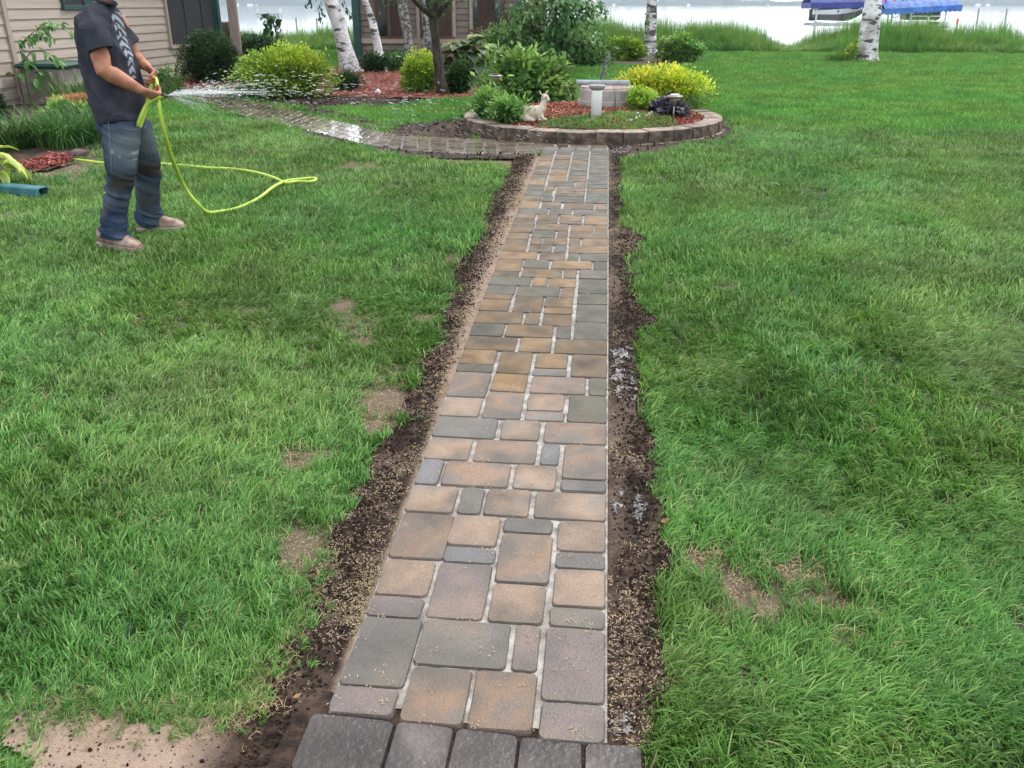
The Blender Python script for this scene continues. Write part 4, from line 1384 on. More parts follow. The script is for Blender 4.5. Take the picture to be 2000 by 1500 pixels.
for dy in (-.05, .06):
    body_tube([(FW(1056, 226, dy), 6 * s), (FW(1062, 231, dy), 4.5 * s), (FW(1050, 234, dy), 3 * s), (FW(1068, 234, dy), 2.6 * s)])
    body_tube([(FW(1018, 224, dy), 9 * s), (FW(1028, 232, dy), 7 * s), (FW(1040, 235, dy), 3 * s), (FW(1046, 236, dy), 2.5 * s)])
fo = mb.build('body', None, fawn)
def remesh(o, vox, smooth=4, mats=None):
    md = o.modifiers.new('r', 'REMESH'); md.mode = 'VOXEL'; md.voxel_size = vox; md.use_smooth_shade = True
    m2 = o.modifiers.new('s', 'SMOOTH'); m2.iterations = smooth; m2.factor = .6
    dg = bpy.context.evaluated_depsgraph_get()
    me = bpy.data.meshes.new_from_object(o.evaluated_get(dg))
    o.modifiers.clear()
    o.data = me
    me.materials.clear()
    for m_ in (mats or []): me.materials.append(m_)
    me.polygons.foreach_set('use_smooth', np.ones(len(me.polygons), bool))
    return o
M['fawn'] = pm('painted_cream', [(.42, .35, .26, 1), (.58, .53, .44, 1)], scale=14, rough=.6, bump=.2, bscale=60)
remesh(fo, .006, 3, [M['fawn']])
mb = MB()
mb.tube([FW(1059, 187, -.02), FW(1055, 181, -.03), FW(1054, 177, -.03)], [(3 * s, 1.2 * s), (3.4 * s, 1.2 * s), (.6 * s, .4 * s)], n=8); mb.build('ear', M['fawn'], fawn, smooth=True)
mb = MB()
mb.tube([FW(1065, 187, .0), FW(1068, 181, .01), FW(1070, 176.5, .01)], [(3 * s, 1.2 * s), (3.4 * s, 1.2 * s), (.6 * s, .4 * s)], n=8); mb.build('ear', M['fawn'], fawn, smooth=True)
mb = MB(); mb.ell(FW(1073, 197, -.008), (.014, .012, .012)); mb.build('nose', M['black'], fawn, smooth=True)
mb = MB(); mb.ell(FW(1066, 190.5, -.036), (.009, .006, .009)); mb.build('eye', M['black'], fawn, smooth=True)
# orange butterfly stake behind the bush
b = gp(1003, 205)
zt = hgt(b, 181)
t = thing('butterfly_stake', b, 'small orange butterfly ornament on a stake above the green bush', 'ornament')
mb = MB(); mb.tube([b, Vector((b.x, b.y, zt))], .003, n=5); mb.build('stake', M['black'], t)
for sg in (-1, 1):
    mb = MB(); mb.add([Vector((b.x, b.y, zt - .02)), Vector((b.x + sg * .05, b.y - .02, zt + .01)), Vector((b.x + sg * .045, b.y - .02, zt + .05)), Vector((b.x, b.y, zt + .02)), Vector((b.x, b.y + .003, zt))], [(0, 1, 2, 3), (0, 3, 4)])
    mb.build('wing', M['lf_orange'], t)

# --- hostas (every large leaf its own part)
def hostamat(name, edge, mid, mid2):
    m = bpy.data.materials.new(name); m.use_nodes = True
    N, L = m.node_tree.nodes, m.node_tree.links
    at = N.new('ShaderNodeAttribute'); at.attribute_name = 'edge'
    nz = N.new('ShaderNodeTexNoise'); nz.inputs['Scale'].default_value = 30
    ad = N.new('ShaderNodeMath'); ad.operation = 'MULTIPLY_ADD'; ad.inputs[1].default_value = .5
    L.new(nz.outputs[0], ad.inputs[0]); L.new(at.outputs['Fac'], ad.inputs[2])
    r = N.new('ShaderNodeValToRGB'); e = r.color_ramp.elements
    e[0].color, e[0].position, e[1].color, e[1].position = mid, .3, edge, 1.0
    q = e.new(.78); q.color = mid2
    L.new(ad.outputs[0], r.inputs[0])
    p = N['Principled BSDF']; L.new(r.outputs[0], p.inputs['Base Color']); p.inputs['Roughness'].default_value = .4
    tr = N.new('ShaderNodeBsdfTranslucent'); L.new(r.outputs[0], tr.inputs[0])
    ms = N.new('ShaderNodeMixShader'); ms.inputs[0].default_value = .25
    L.new(p.outputs[0], ms.inputs[1]); L.new(tr.outputs[0], ms.inputs[2]); L.new(ms.outputs[0], N['Material Output'].inputs[0])
    return m
M['hosta_y'] = hostamat('hosta_yellow_green', (.62, .64, .12, 1), (.24, .36, .07, 1), (.50, .56, .12, 1))
M['hosta_d'] = hostamat('hosta_dark_green_cream', (.34, .38, .10, 1), (.018, .055, .02, 1), (.035, .09, .028, 1))
M['plainleaf'] = hostamat('plain_green_leaf', (.10, .26, .05, 1), (.07, .20, .035, 1), (.09, .23, .045, 1))
def bigleaf_mesh(Lf, Wf, mat, droop=.5, cup=.25, wave=.0, stem=.3, ns=8, seed=0, tip=1.6):
    rng = random.Random(seed)
    V, Fc, E = [], [], []
    cols = 6
    for i in range(ns + 1):
        t = i / ns
        wd = Wf / 2 * (math.sin(math.pi * min(1, t ** .62)) ** .8) * (1 - .15 * t) + .0005
        for j in range(cols + 1):
            v = (j / cols - .5) * 2
            x = t * Lf
            ang = droop * t
            xx = (math.sin(ang) / max(droop, .01)) * Lf
            zz = -(1 - math.cos(ang)) / max(droop, .01) * Lf
            z = zz + cup * wd * v * v + wave * wd * math.sin(t * 17 + v * 3 + seed) * abs(v) - .04 * wd * math.cos(v * 9)
            V.append((xx, v * wd, z)); E.append(abs(v) ** 2.6 * .85 if 0 < i < ns else .85)
    for i in range(ns):
        for j in range(cols):
            a = i * (cols + 1) + j
            Fc.append((a, a + 1, a + cols + 2, a + cols + 1))
    # petiole
    n0 = len(V)
    for i, (x, z) in enumerate([(0, 0), (-stem * .4, -stem * .35), (-stem * .6, -stem)]):
        for (dy, dz) in ((-.004, 0), (.004, 0), (0, .004)):
            V.append((x, dy, z + dz)); E.append(.1)
    for i in range(2):
        for j in range(3):
            a = n0 + i * 3 + j; b_ = n0 + i * 3 + (j + 1) % 3
            Fc.append((a, b_, b_ + 3, a + 3))
    me = bpy.data.meshes.new('leaf'); me.from_pydata(V, [], Fc); me.materials.append(mat)
    at = me.attributes.new('edge', 'FLOAT', 'POINT'); at.data.foreach_set('value', E)
    me.polygons.foreach_set('use_smooth', np.ones(len(me.polygons), bool))
    return me
def hosta(base, label, rad, H, Lf, Wf, mat, n, seed=1, droop=.9, cup=.3):
    rng = random.Random(seed)
    t = thing('hosta', base, label, 'plant')
    meshes = [bigleaf_mesh(Lf, Wf, mat, droop + .25 * k, cup, .10, .25, seed=k) for k in range(3)]
    for i in range(n):
        a = i * 2.399 + rng.uniform(-.2, .2)
        q = math.sqrt((i + .5) / n)
        o = bpy.data.objects.new('leaf', meshes[i % 3])
        COL.objects.link(o); o.parent = t
        rr = rad * q * .62
        o.location = (math.cos(a) * rr, math.sin(a) * rr, H * (1 - .55 * q * q) * rng.uniform(.85, 1.05))
        o.rotation_euler = Euler((rng.uniform(-.3, .3), -1.1 * (1 - q) + .25 * q + rng.uniform(-.2, .2), a + rng.uniform(-.2, .2)), 'XYZ')
        sc = rng.uniform(.75, 1.15); o.scale = (sc, sc, sc)
    return t
b = ground(-8, 372)
hosta(b + Vector((-.14, .05, 0)), 'yellow edged hosta leaning over the green downspout tube', .40, .34, .28, .15, M['hosta_y'], 30, 4, droop=1.2)
b = ground(915, 168)
hosta(b, 'large dark hosta with cream leaf edges beside the dark tree trunk', .62, hgt(b, 84) - b.z, .50, .38, M['hosta_d'], 46, 9, droop=1.0)

# --- left bed
shrub('daylily_clump', 'dense clump of long arching leaves at the left edge of the photograph', 'plant', -40, 110, 215, 335, 'lf_dark', 10, .1, stems=2)
def arching(name, label, px0, px1, pyb, H, n, mat, seed, group='daylily clumps by the house', Lf=.55, wd=.013, dep=.5):
    rng = np.random.default_rng(seed)
    b = ground((px0 + px1) / 2, pyb); k = mpp(b); R = (px1 - px0) / 2 * k
    t = thing(name, b, label, 'plant', group)
    V, Fc, Ti = [], [], []
    for i in range(n):
        a0, r0 = rng.uniform(0, 6.28), math.sqrt(rng.uniform())
        x, y = b.x + R * .75 * r0 * math.cos(a0), b.y + dep + dep * r0 * math.sin(a0)
        a = a0 + rng.normal() * .9; L_ = Lf * rng.uniform(.6, 1.15); ang = math.radians(rng.uniform(62, 88)); bend = rng.uniform(.8, 2.3)
        sx, sy = -math.sin(a), math.cos(a); ti = rng.uniform(); n0 = len(V); px_, pz_ = 0, 0; sg = 6
        for s in range(sg + 1):
            w_ = wd * (1 - (s / sg) ** 2) * .5 + .0006
            for q in (-1, 1):
                V.append((x + math.cos(a) * px_ + sx * w_ * q, y + math.sin(a) * px_ + sy * w_ * q, b.z + max(pz_, .005))); Ti.append(ti)
            px_ += math.cos(ang) * L_ / sg; pz_ += math.sin(ang) * L_ / sg; ang -= bend / sg
        for s in range(sg):
            a_ = n0 + 2 * s; Fc.append((a_, a_ + 1, a_ + 3, a_ + 2))
    npobj('foliage', np.array(V), np.array(Fc), M[mat], t, attrs={'tint': Ti})
    return t
for o in [q for q in bpy.data.objects if q.name.startswith('daylily_clump')]:
    for ch in list(o.children): bpy.data.objects.remove(ch)
    bpy.data.objects.remove(o)
arching('daylily_clump', 'long arching daylily leaves at the far left behind the yellow edged hosta', -60, 60, 300, .5, 420, 'lf_mid', 1, dep=.35)
arching('daylily_clump', 'daylily leaves spilling over the red mulch beside the rock', 20, 165, 298, .5, 900, 'lf_mid', 2, dep=.5)
arching('daylily_clump', 'daylily leaves nearest to the standing man', 120, 215, 265, .45, 380, 'lf_mid', 3, dep=.4)
arching('daylily_clump', 'tall grassy leaves under the storage box', 60, 200, 220, .5, 380, 'lf_mid', 4, Lf=.7, dep=.5)
arching('daylily_clump', 'low arching leaves behind the man by the wall', 290, 350, 190, .3, 160, 'lf_mid', 5, Lf=.35, dep=.3)
shrub('astilbe', 'peach coloured fading astilbe plumes below the storage box', 'plant', 75, 178, 182, 225, 'lf_orange', 1500, .05, .25, base=ground(126, 235) + Vector((0, .4, .15)), clump=60, up=1.5, cl=.16, stemmat='twig')
shrub('leafy_bush', 'mid green leafy undergrowth below the astilbe plumes', 'bush', 70, 205, 200, 275, 'lf_bright', 2600, .07, .5, base=ground(140, 262), clump=60, dr=.6)
shrub('leafy_bush', 'dark needle-leaved bush at the left edge by the wall', 'bush', -40, 18, 165, 235, 'lf_dark', 1500, .05, .3, base=ground(-12, 240), clump=50)
shrub('leafy_bush', 'small leafy plant behind the hose hands by the wall', 'bush', 296, 350, 130, 185, 'lf_mid', 420, .075, .55, base=ground(322, 186), clump=30)
shrub('leafy_bush', 'little pale leafy seedling against the siding left of the yew', 'bush', 340, 368, 126, 160, 'lf_bright', 120, .08, .55, base=ground(354, 162), clump=14)
# broad leaved plant in front (each leaf a part)
def broad_plant(name, label, cat, leaves, mat, Lf, Wf, base, stems=None, stemr=.006, group=None, seed=0, bmat='twig'):
    rng = random.Random(seed)
    t = thing(name, base, label, cat, group)
    mesh = [bigleaf_mesh(Lf, Wf, mat, .5 + .4 * k, .25, .05, .03, ns=5, seed=k) for k in range(3)]
    for i, (p, a, el) in enumerate(leaves):
        o = bpy.data.objects.new('leaf', mesh[i % 3]); COL.objects.link(o); o.parent = t
        o.location = p - base; o.rotation_euler = Euler((rng.uniform(-.5, .5), el, a), 'XYZ')
        sc = rng.uniform(.7, 1.15); o.scale = (sc, sc, sc)
    if stems:
        mb = MB()
        for st in stems: mb.tube(st, [stemr * (1 - .6 * i / max(1, len(st) - 1)) for i in range(len(st))], n=5)
        mb.build('stem', M[bmat], t, smooth=True)
    return t
rng = random.Random(3)
bb = ground(155, 262)
lv = [(W(px, py, bb.y + rng.uniform(-.1, .25)), rng.uniform(0, 6.28), rng.uniform(-.3, .5)) for px, py in [(135, 200), (150, 208), (165, 212), (140, 222), (158, 228), (172, 222), (132, 236), (150, 244), (168, 240), (145, 214), (176, 244), (128, 212), (160, 250), (120, 230)]]
broad_plant('broadleaf_weed', 'light green broad leaves poking up in front of the astilbe', 'plant', lv, M['plainleaf'], .14, .10, bb, [[bb, W(150, 225, bb.y)], [bb, W(165, 215, bb.y + .1)]], seed=2)
# sapling against the siding
bb = ground(62, 205)
Ys = bb.y - .25
stem_px = [[(62, 205), (52, 165), (45, 120), (38, 92), (50, 75), (72, 58), (88, 42)], [(45, 120), (62, 100), (85, 100), (105, 110), (125, 118)], [(38, 92), (60, 68), (85, 66), (105, 80)], [(52, 165), (70, 150), (90, 145)], [(72, 58), (90, 45), (110, 48), (125, 50)], [(45, 120), (60, 130), (75, 140), (95, 142)]]
stems = [[W(a, b_, Ys + .05 * i) for a, b_ in sp] for i, sp in enumerate(stem_px)]
lv = []
for sp in stem_px:
    for q in range(len(sp) - 1):
        for u in (.1, .3, .5, .7, .9):
            if rng.random() < .12: continue
            px = sp[q][0] + (sp[q + 1][0] - sp[q][0]) * u + rng.uniform(-9, 9); py = sp[q][1] + (sp[q + 1][1] - sp[q][1]) * u + rng.uniform(-8, 9)
            if q == 0 and sp is stem_px[0]: py += 0
            lv.append((W(px, py, Ys + rng.uniform(-.15, .15)), rng.uniform(-.9, .9) - .3, rng.uniform(.1, .9)))
lv += [(W(22, 142, Ys), 3.0, .2), (W(30, 146, Ys), -.2, .3)]
broad_plant('sapling', 'thin leafy sapling growing against the tan siding corner', 'tree', lv, M['plainleaf'], .16, .085, bb, stems, .009, seed=6)
# rock
b = ground(148, 308); k = mpp(b)
mb = MB(); mb.ell(b + Vector((0, .05, .03)), (15 * k, 14 * k, 11 * k), n=9, m=7)
V = np.array([tuple(q) for q in mb.v]); V += (np.stack([vnoise(V[:, 0] * 9, V[:, 1] * 9, V[:, 2] * 9, i) for i in range(3)], 1) - .5) * .06
tag(npobj('rock', V, mb.f, M['rock'], loc=b), 'reddish brown rock at the edge of the left bed', 'rock')
# green downspout extension on the ground
pA, pB = ground(-60, 372) + Vector((0, 0, .05)), ground(88, 386) + Vector((0, 0, .05))
dsp = None
mb = MB()
d = (pB - pA).normalized(); sdv = Vector((-d.y, d.x, 0))
prof = [(-.055, -.035), (-.055, .025), (-.045, .035), (.045, .035), (.055, .025), (.055, -.035)]
V, Fc = [], []
for i in range(7):
    c = pA.lerp(pB, i / 6)
    for (u, v) in prof: V.append(c + sdv * u + Vector((0, 0, v)))
for i in range(6):
    for j in range(6):
        a_, b_ = i * 6 + j, i * 6 + (j + 1) % 6
        Fc.append((a_, b_, b_ + 6, a_ + 6))
V2 = [c + (0 * d) for c in []]
mb.add(V, Fc)
n0 = 6 * 6
inner = [pB + sdv * u * .82 + Vector((0, 0, v * .82)) for (u, v) in prof]; inn2 = [q - d * .25 for q in inner]
mb.add([Vector(mb.v[n0 + j]) for j in range(6)] + inner + inn2, [(j, (j + 1) % 6, 6 + (j + 1) % 6, 6 + j) for j in range(6)] + [(6 + j, 6 + (j + 1) % 6, 12 + (j + 1) % 6, 12 + j) for j in range(6)] + [tuple(range(12, 18))])
M['bluegreen'] = pm('blue_green_metal', [(.02, .10, .13, 1), (.04, .17, .19, 1)], scale=6, rough=.4, bump=.1)
dsp = mb.build('downspout_extension', M['bluegreen'], loc=pA)
tag(dsp, 'blue green downspout extension lying on the grass under the hosta', 'downspout')

# ================================================================== house with the long wall on the left
XW = -9.0
cY = 13.35
house = thing('house', (XW - 3, 18, .2), 'tan vinyl sided house with a long wall receding on the left', 'house')
gz0 = .12
def board_mesh(L_, h, mat, axis='Y', step=.024):
    # lap board: cross-section in (out, z), extruded along the wall
    prof_ = [(0, 0), (step, 0), (step, .004), (.003, h - .004), (0, h)]
    vs, fs = [], []
    for s in (0, L_):
        for (o, z) in prof_:
            vs.append((o, s, z) if axis == 'Y' else (s, -o, z))
    m_ = len(prof_)
    for j in range(m_):
        fs.append((j, (j + 1) % m_, m_ + (j + 1) % m_, m_ + j))
    fs.append(tuple(range(m_))); fs.append(tuple(range(m_, 2 * m_)))
    me = bpy.data.meshes.new('siding_board'); me.from_pydata(vs, [], fs); me.materials.append(mat)
    bm = bmesh.new(); bm.from_mesh(me); bmesh.ops.recalc_face_normals(bm, faces=bm.faces); bm.to_mesh(me); bm.free()
    return me
def boards(parent, mesh, x, y, z0, h, n):
    for i in range(n):
        o = bpy.data.objects.new('siding_board', mesh); COL.objects.link(o); o.parent = parent
        o.location = Vector((x, y, z0 + i * h)) - wloc(parent)
YE = 20.95
mb = MB(); mb.box((XW - 2.5, (6 + YE) / 2, 1.45), (4.96, YE - 6 - .02, 3.0)); mb.build('wall', M['siding'], house)
boards(house, board_mesh(YE - cY - .06, .152, M['siding']), XW - .02, cY + .04, gz0 + .10, .152, 18)
boards(house, board_mesh(cY - 6.1, .176, M['siding']), XW - .02, 6.1, gz0 + .02, .176, 16)
mb = MB(); mb.box((XW + .005, cY, 1.5), (.05, .10, 2.9)); mb.build('corner_trim', M['trim'], house)
mb = MB(); mb.box((XW - 2.5, YE / 2 + 3, gz0 - .0), (5.01, YE - 6.02, .36)); mb.build('foundation', M['concrete'], house)
# green downspout at the far corner
mb = MB(); mb.box((XW + .06, YE + .03, 1.5), (.13, .12, 2.8), bevel=.02); mb.box((XW + .02, YE - .03, 1.5), (.05, .10, 2.9)); mb.build('downspout', M['green'], house)
def gy_(px): # Y on wall plane for a pixel column near eye level
    d = ray(px, 60); t_ = XW / d[0]; return d[1] * t_
def wz(px, py):
    d = ray(px, py); t_ = (XW + .03) / d[0]; return CZ + d[2] * t_, d[1] * t_
# window right
zb, ya = wz(334, 92); _, yb = wz(403, 84)
yb = ya + 2.55
win = None
def window(parent, X, ya, yb, za, zt, mull, fm_, gm_, axis='Y'):
    def bx(c0, c1, z0, z1, o0, o1):
        if axis == 'Y': return ((X + (o0 + o1) / 2, (c0 + c1) / 2, (z0 + z1) / 2), (o1 - o0, c1 - c0, z1 - z0))
        return (((c0 + c1) / 2, X - (o0 + o1) / 2, (z0 + z1) / 2), (c1 - c0, o1 - o0, z1 - z0))
    fw = .07
    mb = MB()
    mb.box(*bx(ya, ya + fw, za, zt, -.02, .045)); mb.box(*bx(yb - fw, yb, za, zt, -.02, .045)); mb.box(*bx(ya + fw, yb - fw, zt - fw, zt, -.02, .043))
    w_ = mb.build('window', fm_, parent)
    mb = MB(); mb.box(*bx(ya - .02, yb + .02, za - .03, za + .035, -.02, .06)); mb.build('sill', fm_, w_)
    cs_ = [ya + fw] + [ya + (yb - ya) * m_ for m_ in mull] + [yb - fw]
    for i in range(len(cs_) - 1):
        mb = MB(); mb.box(*bx(cs_[i] + .02, cs_[i + 1] - .02, za + .05, zt - fw - .01, -.02, .022)); mb.build('pane', gm_[i % len(gm_)], w_)
    for m_ in mull:
        c = ya + (yb - ya) * m_
        mb = MB(); mb.box(*bx(c - .018, c + .018, za + .036, zt - fw - .002, -.02, .036)); mb.build('mullion', M['black'], w_)
    return w_
window(house, XW, ya, yb, zb, 2.45, [.34, .67], M['trim'], [M['screen']])
z2, y2a = wz(124, 15)
window(house, XW, y2a, y2a + 1.3, z2, 2.45, [.5], M['green'], [M['screen'], M['green']])
# roof
mb = MB()
y0r, y1r = 5.4, YE + .5
vs = [(XW + .5, y0r, 2.75), (XW + .5, y1r, 2.75), (XW - 2.5, y1r, 4.3), (XW - 2.5, y0r, 4.3), (XW - 5.5, y0r, 2.75), (XW - 5.5, y1r, 2.75)]
vs2 = [(x, y, z + .12) for x, y, z in vs]
mb.add(vs + vs2, [(0, 1, 2, 3), (3, 2, 5, 4), (6, 9, 8, 7), (9, 10, 11, 8), (0, 6, 7, 1), (4, 5, 11, 10), (0, 3, 9, 6), (3, 4, 10, 9), (1, 7, 8, 2), (2, 8, 11, 5)])
mb.build('roof', M['roof'], house)
# tan storage box with green lid against the wall
bx_ = ground(140, 184)
zt = None
mb = MB()
box = thing('storage_box', (XW + .45, bx_.y, T(XW, bx_.y)), 'taupe resin storage box with dark green lid against the siding', 'storage box')
bc = box.location
d = ray(140, 122); hb = CZ + d[2] * ((XW + .7) / d[0]) - bc.z
Yb0 = (ray(110, 130)[1] / ray(110, 130)[0]) * (XW + .75); Yb1 = (ray(172, 130)[1] / ray(172, 130)[0]) * (XW + .75)
mb = MB(); mb.box((bc.x, (Yb0 + Yb1) / 2, bc.z + hb * .45), (.62, Yb1 - Yb0 - .1, hb * .9), bevel=.03); mb.build('body', M['taupe'], box)
for yy in (Yb0, Yb1):
    mb = MB(); mb.box((bc.x + .02, yy, bc.z + hb * .45), (.70, .09, hb * .92), bevel=.03); mb.build('corner_pillar', M['taupe'], box)
mb = MB(); mb.box((bc.x + .325, (Yb0 + Yb1) / 2, bc.z + hb * .5), (.03, Yb1 - Yb0 - .12, .07), bevel=.01); mb.build('rail', M['taupe'], box)
mb = MB(); mb.box((bc.x + .02, (Yb0 + Yb1) / 2, bc.z + hb * .96), (.76, Yb1 - Yb0 + .16, .07), bevel=.03); mb.build('lid', M['green'], box)
# little white stake light near the wall
b = ground(322, 152); zt = hgt(b, 131)
t = thing('stake_light', b, 'small white stake light with black tip by the siding', 'garden light')
mb = MB(); mb.tube([b, Vector((b.x, b.y, zt - .05))], .02, n=8); mb.build('stake', M['white'], t, smooth=True)
mb = MB(); mb.tube([Vector((b.x, b.y, zt - .05)), Vector((b.x, b.y, zt))], [.014, .01], n=8); mb.build('tip', M['black'], t, smooth=True)

# ================================================================== second house behind the birches
Y2 = 25.4
def hx(px, py=60, Yp=None):
    d = ray(px, py); t_ = (Yp or Y2) / d[1]; return d[0] * t_
def hz(px, py):
    d = ray(px, py); t_ = Y2 / d[1]; return CZ + d[2] * t_
xa, xb = hx(700), hx(1012)
cab = thing('cabin', ((xa + xb) / 2, Y2 + 3, .2), 'tan sided cabin with large dark windows behind the birch trees', 'house')
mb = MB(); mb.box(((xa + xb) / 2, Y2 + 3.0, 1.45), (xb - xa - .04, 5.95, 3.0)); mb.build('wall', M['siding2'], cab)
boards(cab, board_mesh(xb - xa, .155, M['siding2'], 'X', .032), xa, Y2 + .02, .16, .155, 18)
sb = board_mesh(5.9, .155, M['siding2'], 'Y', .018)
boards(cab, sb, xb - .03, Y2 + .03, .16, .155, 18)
def cwin(pa, pb_, pyb, mull, mats, fm_=None):
    return window(cab, Y2, hx(pa), hx(pb_), hz((pa + pb_) / 2, pyb), 2.4, mull, fm_ or M['brownframe'], mats, axis='X')
cwin(732, 792, 74, [.42, .55], [M['glass'], M['brownframe'], M['curtain']])
cwin(824, 888, 74, [.5], [M['curtain'], M['curtain']])
cwin(916, 986, 60, [.27, .72], [M['glass'], M['curtain'], M['glass']])
for px in (818, 888, 921):
    mb = MB(); x_ = hx(px); mb.box((x_, Y2 - .03, 1.55), (.09, .05, 2.7)); mb.build('trim', M['trim'], cab)
mb = MB(); mb.box(((xa + xb) / 2, Y2 - .035, hz(800, 80)), (xb - xa - .1, .05, .13)); mb.build('ledge', M['trim'], cab)
mb = MB(); mb.box((xa - .02, Y2 - .06, 1.5), (.2, .14, 2.8), bevel=.02); mb.build('downspout', M['green'], cab)
mb = MB()
vs = [(xa - .6, Y2 - .6, 2.75), (xb + .6, Y2 - .6, 2.75), (xb + .6, Y2 + 3, 4.2), (xa - .6, Y2 + 3, 4.2), (xb + .6, Y2 + 6.6, 2.75), (xa - .6, Y2 + 6.6, 2.75)]
vs2 = [(x, y, z + .12) for x, y, z in vs]
mb.add(vs + vs2, [(0, 3, 2, 1), (3, 5, 4, 2), (6, 7, 8, 9), (9, 8, 10, 11), (0, 1, 7, 6), (4, 5, 11, 10), (0, 6, 9, 3), (3, 9, 11, 5), (1, 2, 8, 7), (2, 4, 10, 8)])
mb.build('roof', M['roof'], cab)
for i, px in enumerate((1014, 1028, 1042, 1058)):
    x_ = hx(px, 50, 24.2)
    mb = MB(); mb.box((x_, 24.2, 1.5), (.16, .16, 2.9), bevel=.01)
    o = mb.build('porch_post', M['green'] if i == 0 else M['redwood'], loc=(x_, 24.2, .1))
    tag(o, ['dark green square post at the right end of the cabin', 'reddish porch post beside the dark green post', 'middle reddish porch post of the three', 'rightmost reddish porch post behind the dangling leaves'][i], 'post', 'porch posts')

# ================================================================== trees
def trunk_pts(pxs, Y, top=None):
    return [W(a, b, Y) for a, b in pxs]
def tree(name, label, pxs, mat, wpx, topH, crown, lmat, n=2600, leaf=.07, group=None, foot=.5, cn=(0, 0), Y=None, limbs=5, seed=1, cat='tree', flare=1.35, crown_low=2.6):
    rng = np.random.default_rng(seed)
    b = ground(*pxs[0]) if Y is None else W(pxs[0][0], pxs[0][1], Y)
    pts = [b + Vector((0, 0, -.08))] + [W(a, c, b.y) for a, c in pxs[1:]]
    k = mpp(b)
    rads = [w_ / 2 * k for w_ in wpx]
    rads = [rads[0] * 1.05] + rads[1:]
    d = (pts[-1] - pts[-2]).normalized()
    P, R_ = [], []
    for i in range(len(pts) - 1):
        nseg = 6
        for s in range(nseg):
            u = s / nseg
            q = pts[i].lerp(pts[i + 1], u)
            rr = rads[i] * (1 - u) + rads[i + 1] * u
            P.append(q); R_.append(rr)
    P.append(pts[-1]); R_.append(rads[-1])
    tp = pts[-1]
    for s in range(1, 6):
        q = tp + d * (topH - tp.z) * s / 5 * 1.0 + Vector((rng.normal() * .06, rng.normal() * .06, 0))
        P.append(q); R_.append(rads[-1] * (1 - .82 * s / 5))
    t = thing(name, b, label, cat, group)
    mb = MB(); mb.tube(P, R_, n=14)
    V = np.array([tuple(q) for q in mb.v])
    nz_ = (fbm(V[:, 0] * 7, V[:, 1] * 7, V[:, 2] * 3, 17) - .5) * .16
    # push out along the radius from the centre line
    cen = np.repeat(np.array([tuple(q) for q in P]), 14, axis=0)
    low = np.clip(1 - (V[:, 2] - b.z) / .22, 0, 1)[:, None]
    V = cen + (V - cen) * (1 + nz_[:, None] + (flare - 1) * low ** 1.5)
    ft = np.clip(1 - (V[:, 2] - b.z) / max(foot, .01), 0, 1)
    npobj('trunk', V, mb.f, M[mat], t, smooth=True, attrs={'foot': ft})
    cx = P[-1]
    mb = MB()
    for l in range(limbs):
        a = 2 * math.pi * l / limbs + rng.uniform(0, 1)
        i0 = min(len(P) - 2, len(P) - 5 + l % 3)
        s0 = P[i0]
        e = s0 + Vector((math.cos(a) * crown[0] * .7, math.sin(a) * crown[0] * .7, rng.uniform(.4, 1.6)))
        mb.tube([s0, s0.lerp(e, .5) + Vector((0, 0, .15)), e], [R_[i0] * .5, R_[i0] * .33, .012], n=6)
    mb.build('limb', M[mat if mat == 'bark' else 'greybark'], t, smooth=True)
    cc = (cx.x + cn[0], cx.y + cn[1], max(topH - crown[2] * .2, crown_low + crown[2] * 1.1))
    V, Fc, ti = cloud(cc, crown, n, leaf, .7, rng, clump=60, fill=.8, cl=.16)
    npobj('crown', V, Fc, M[lmat], t, attrs={'tint': ti})
    return t
tree('birch_tree', 'leaning birch trunk with dark scarred foot between the lime bush and the cabin', [(688, 142), (672, 90), (660, 40), (645, 0)], 'birch', [40, 30, 27, 26], 5.5, (2.6, 2.6, 1.6), 'lf_mid', seed=1, foot=.7)
tree('birch_tree', 'slim white birch trunk rising from the red mulch in front of the cabin', [(748, 143), (738, 90), (727, 40), (712, 0)], 'birch', [19, 16, 14, 12], 5.5, (2.0, 2.0, 1.4), 'lf_mid', seed=2, foot=.25)
tree('birch_tree', 'grey lichened birch trunk in front of the cabin window', [(803, 122), (798, 70), (788, 25), (786, 0)], 'greybark', [22, 20, 19, 19], 5.5, (2.0, 2.0, 1.4), 'lf_mid', seed=3)
tree('birch_tree', 'grey lichened trunk curving behind the dark tree', [(826, 120), (836, 70), (832, 30), (826, 0)], 'greybark', [20, 20, 17, 14], 5.5, (2.0, 2.0, 1.4), 'lf_mid', seed=4)
tree('birch_tree', 'birch trunk with dark patched left side standing between two low bushes', [(1270, 108), (1270, 70), (1272, 30), (1274, 0)], 'birch2', [28, 24, 21, 19], 6.5, (2.6, 2.6, 1.8), 'lf_mid', seed=5, foot=.6)
tree('birch_tree', 'thick white birch trunk alone on the lawn before the boats', [(1692, 122), (1697, 70), (1702, 30), (1706, 0)], 'birch', [40, 36, 34, 30], 7.0, (3.2, 3.2, 2.0), 'lf_mid', seed=9, foot=.55, flare=1.2, n=3000)
tree('birch_tree', 'pale birch trunk half hidden by the dangling leaves near the lake', [(1155, 100), (1160, 60), (1160, 25), (1155, 0)], 'birch', [18, 16, 16, 16], 6.0, (2.4, 2.4, 1.6), 'lf_mid', seed=7, foot=.3)
tree('birch_tree', 'mottled low trunk showing behind the broad-leaved bush', [(1096, 135), (1094, 105), (1085, 60), (1075, 0)], 'greybark', [24, 20, 17, 14], 6.0, (2.4, 2.4, 1.6), 'lf_mid', seed=8)
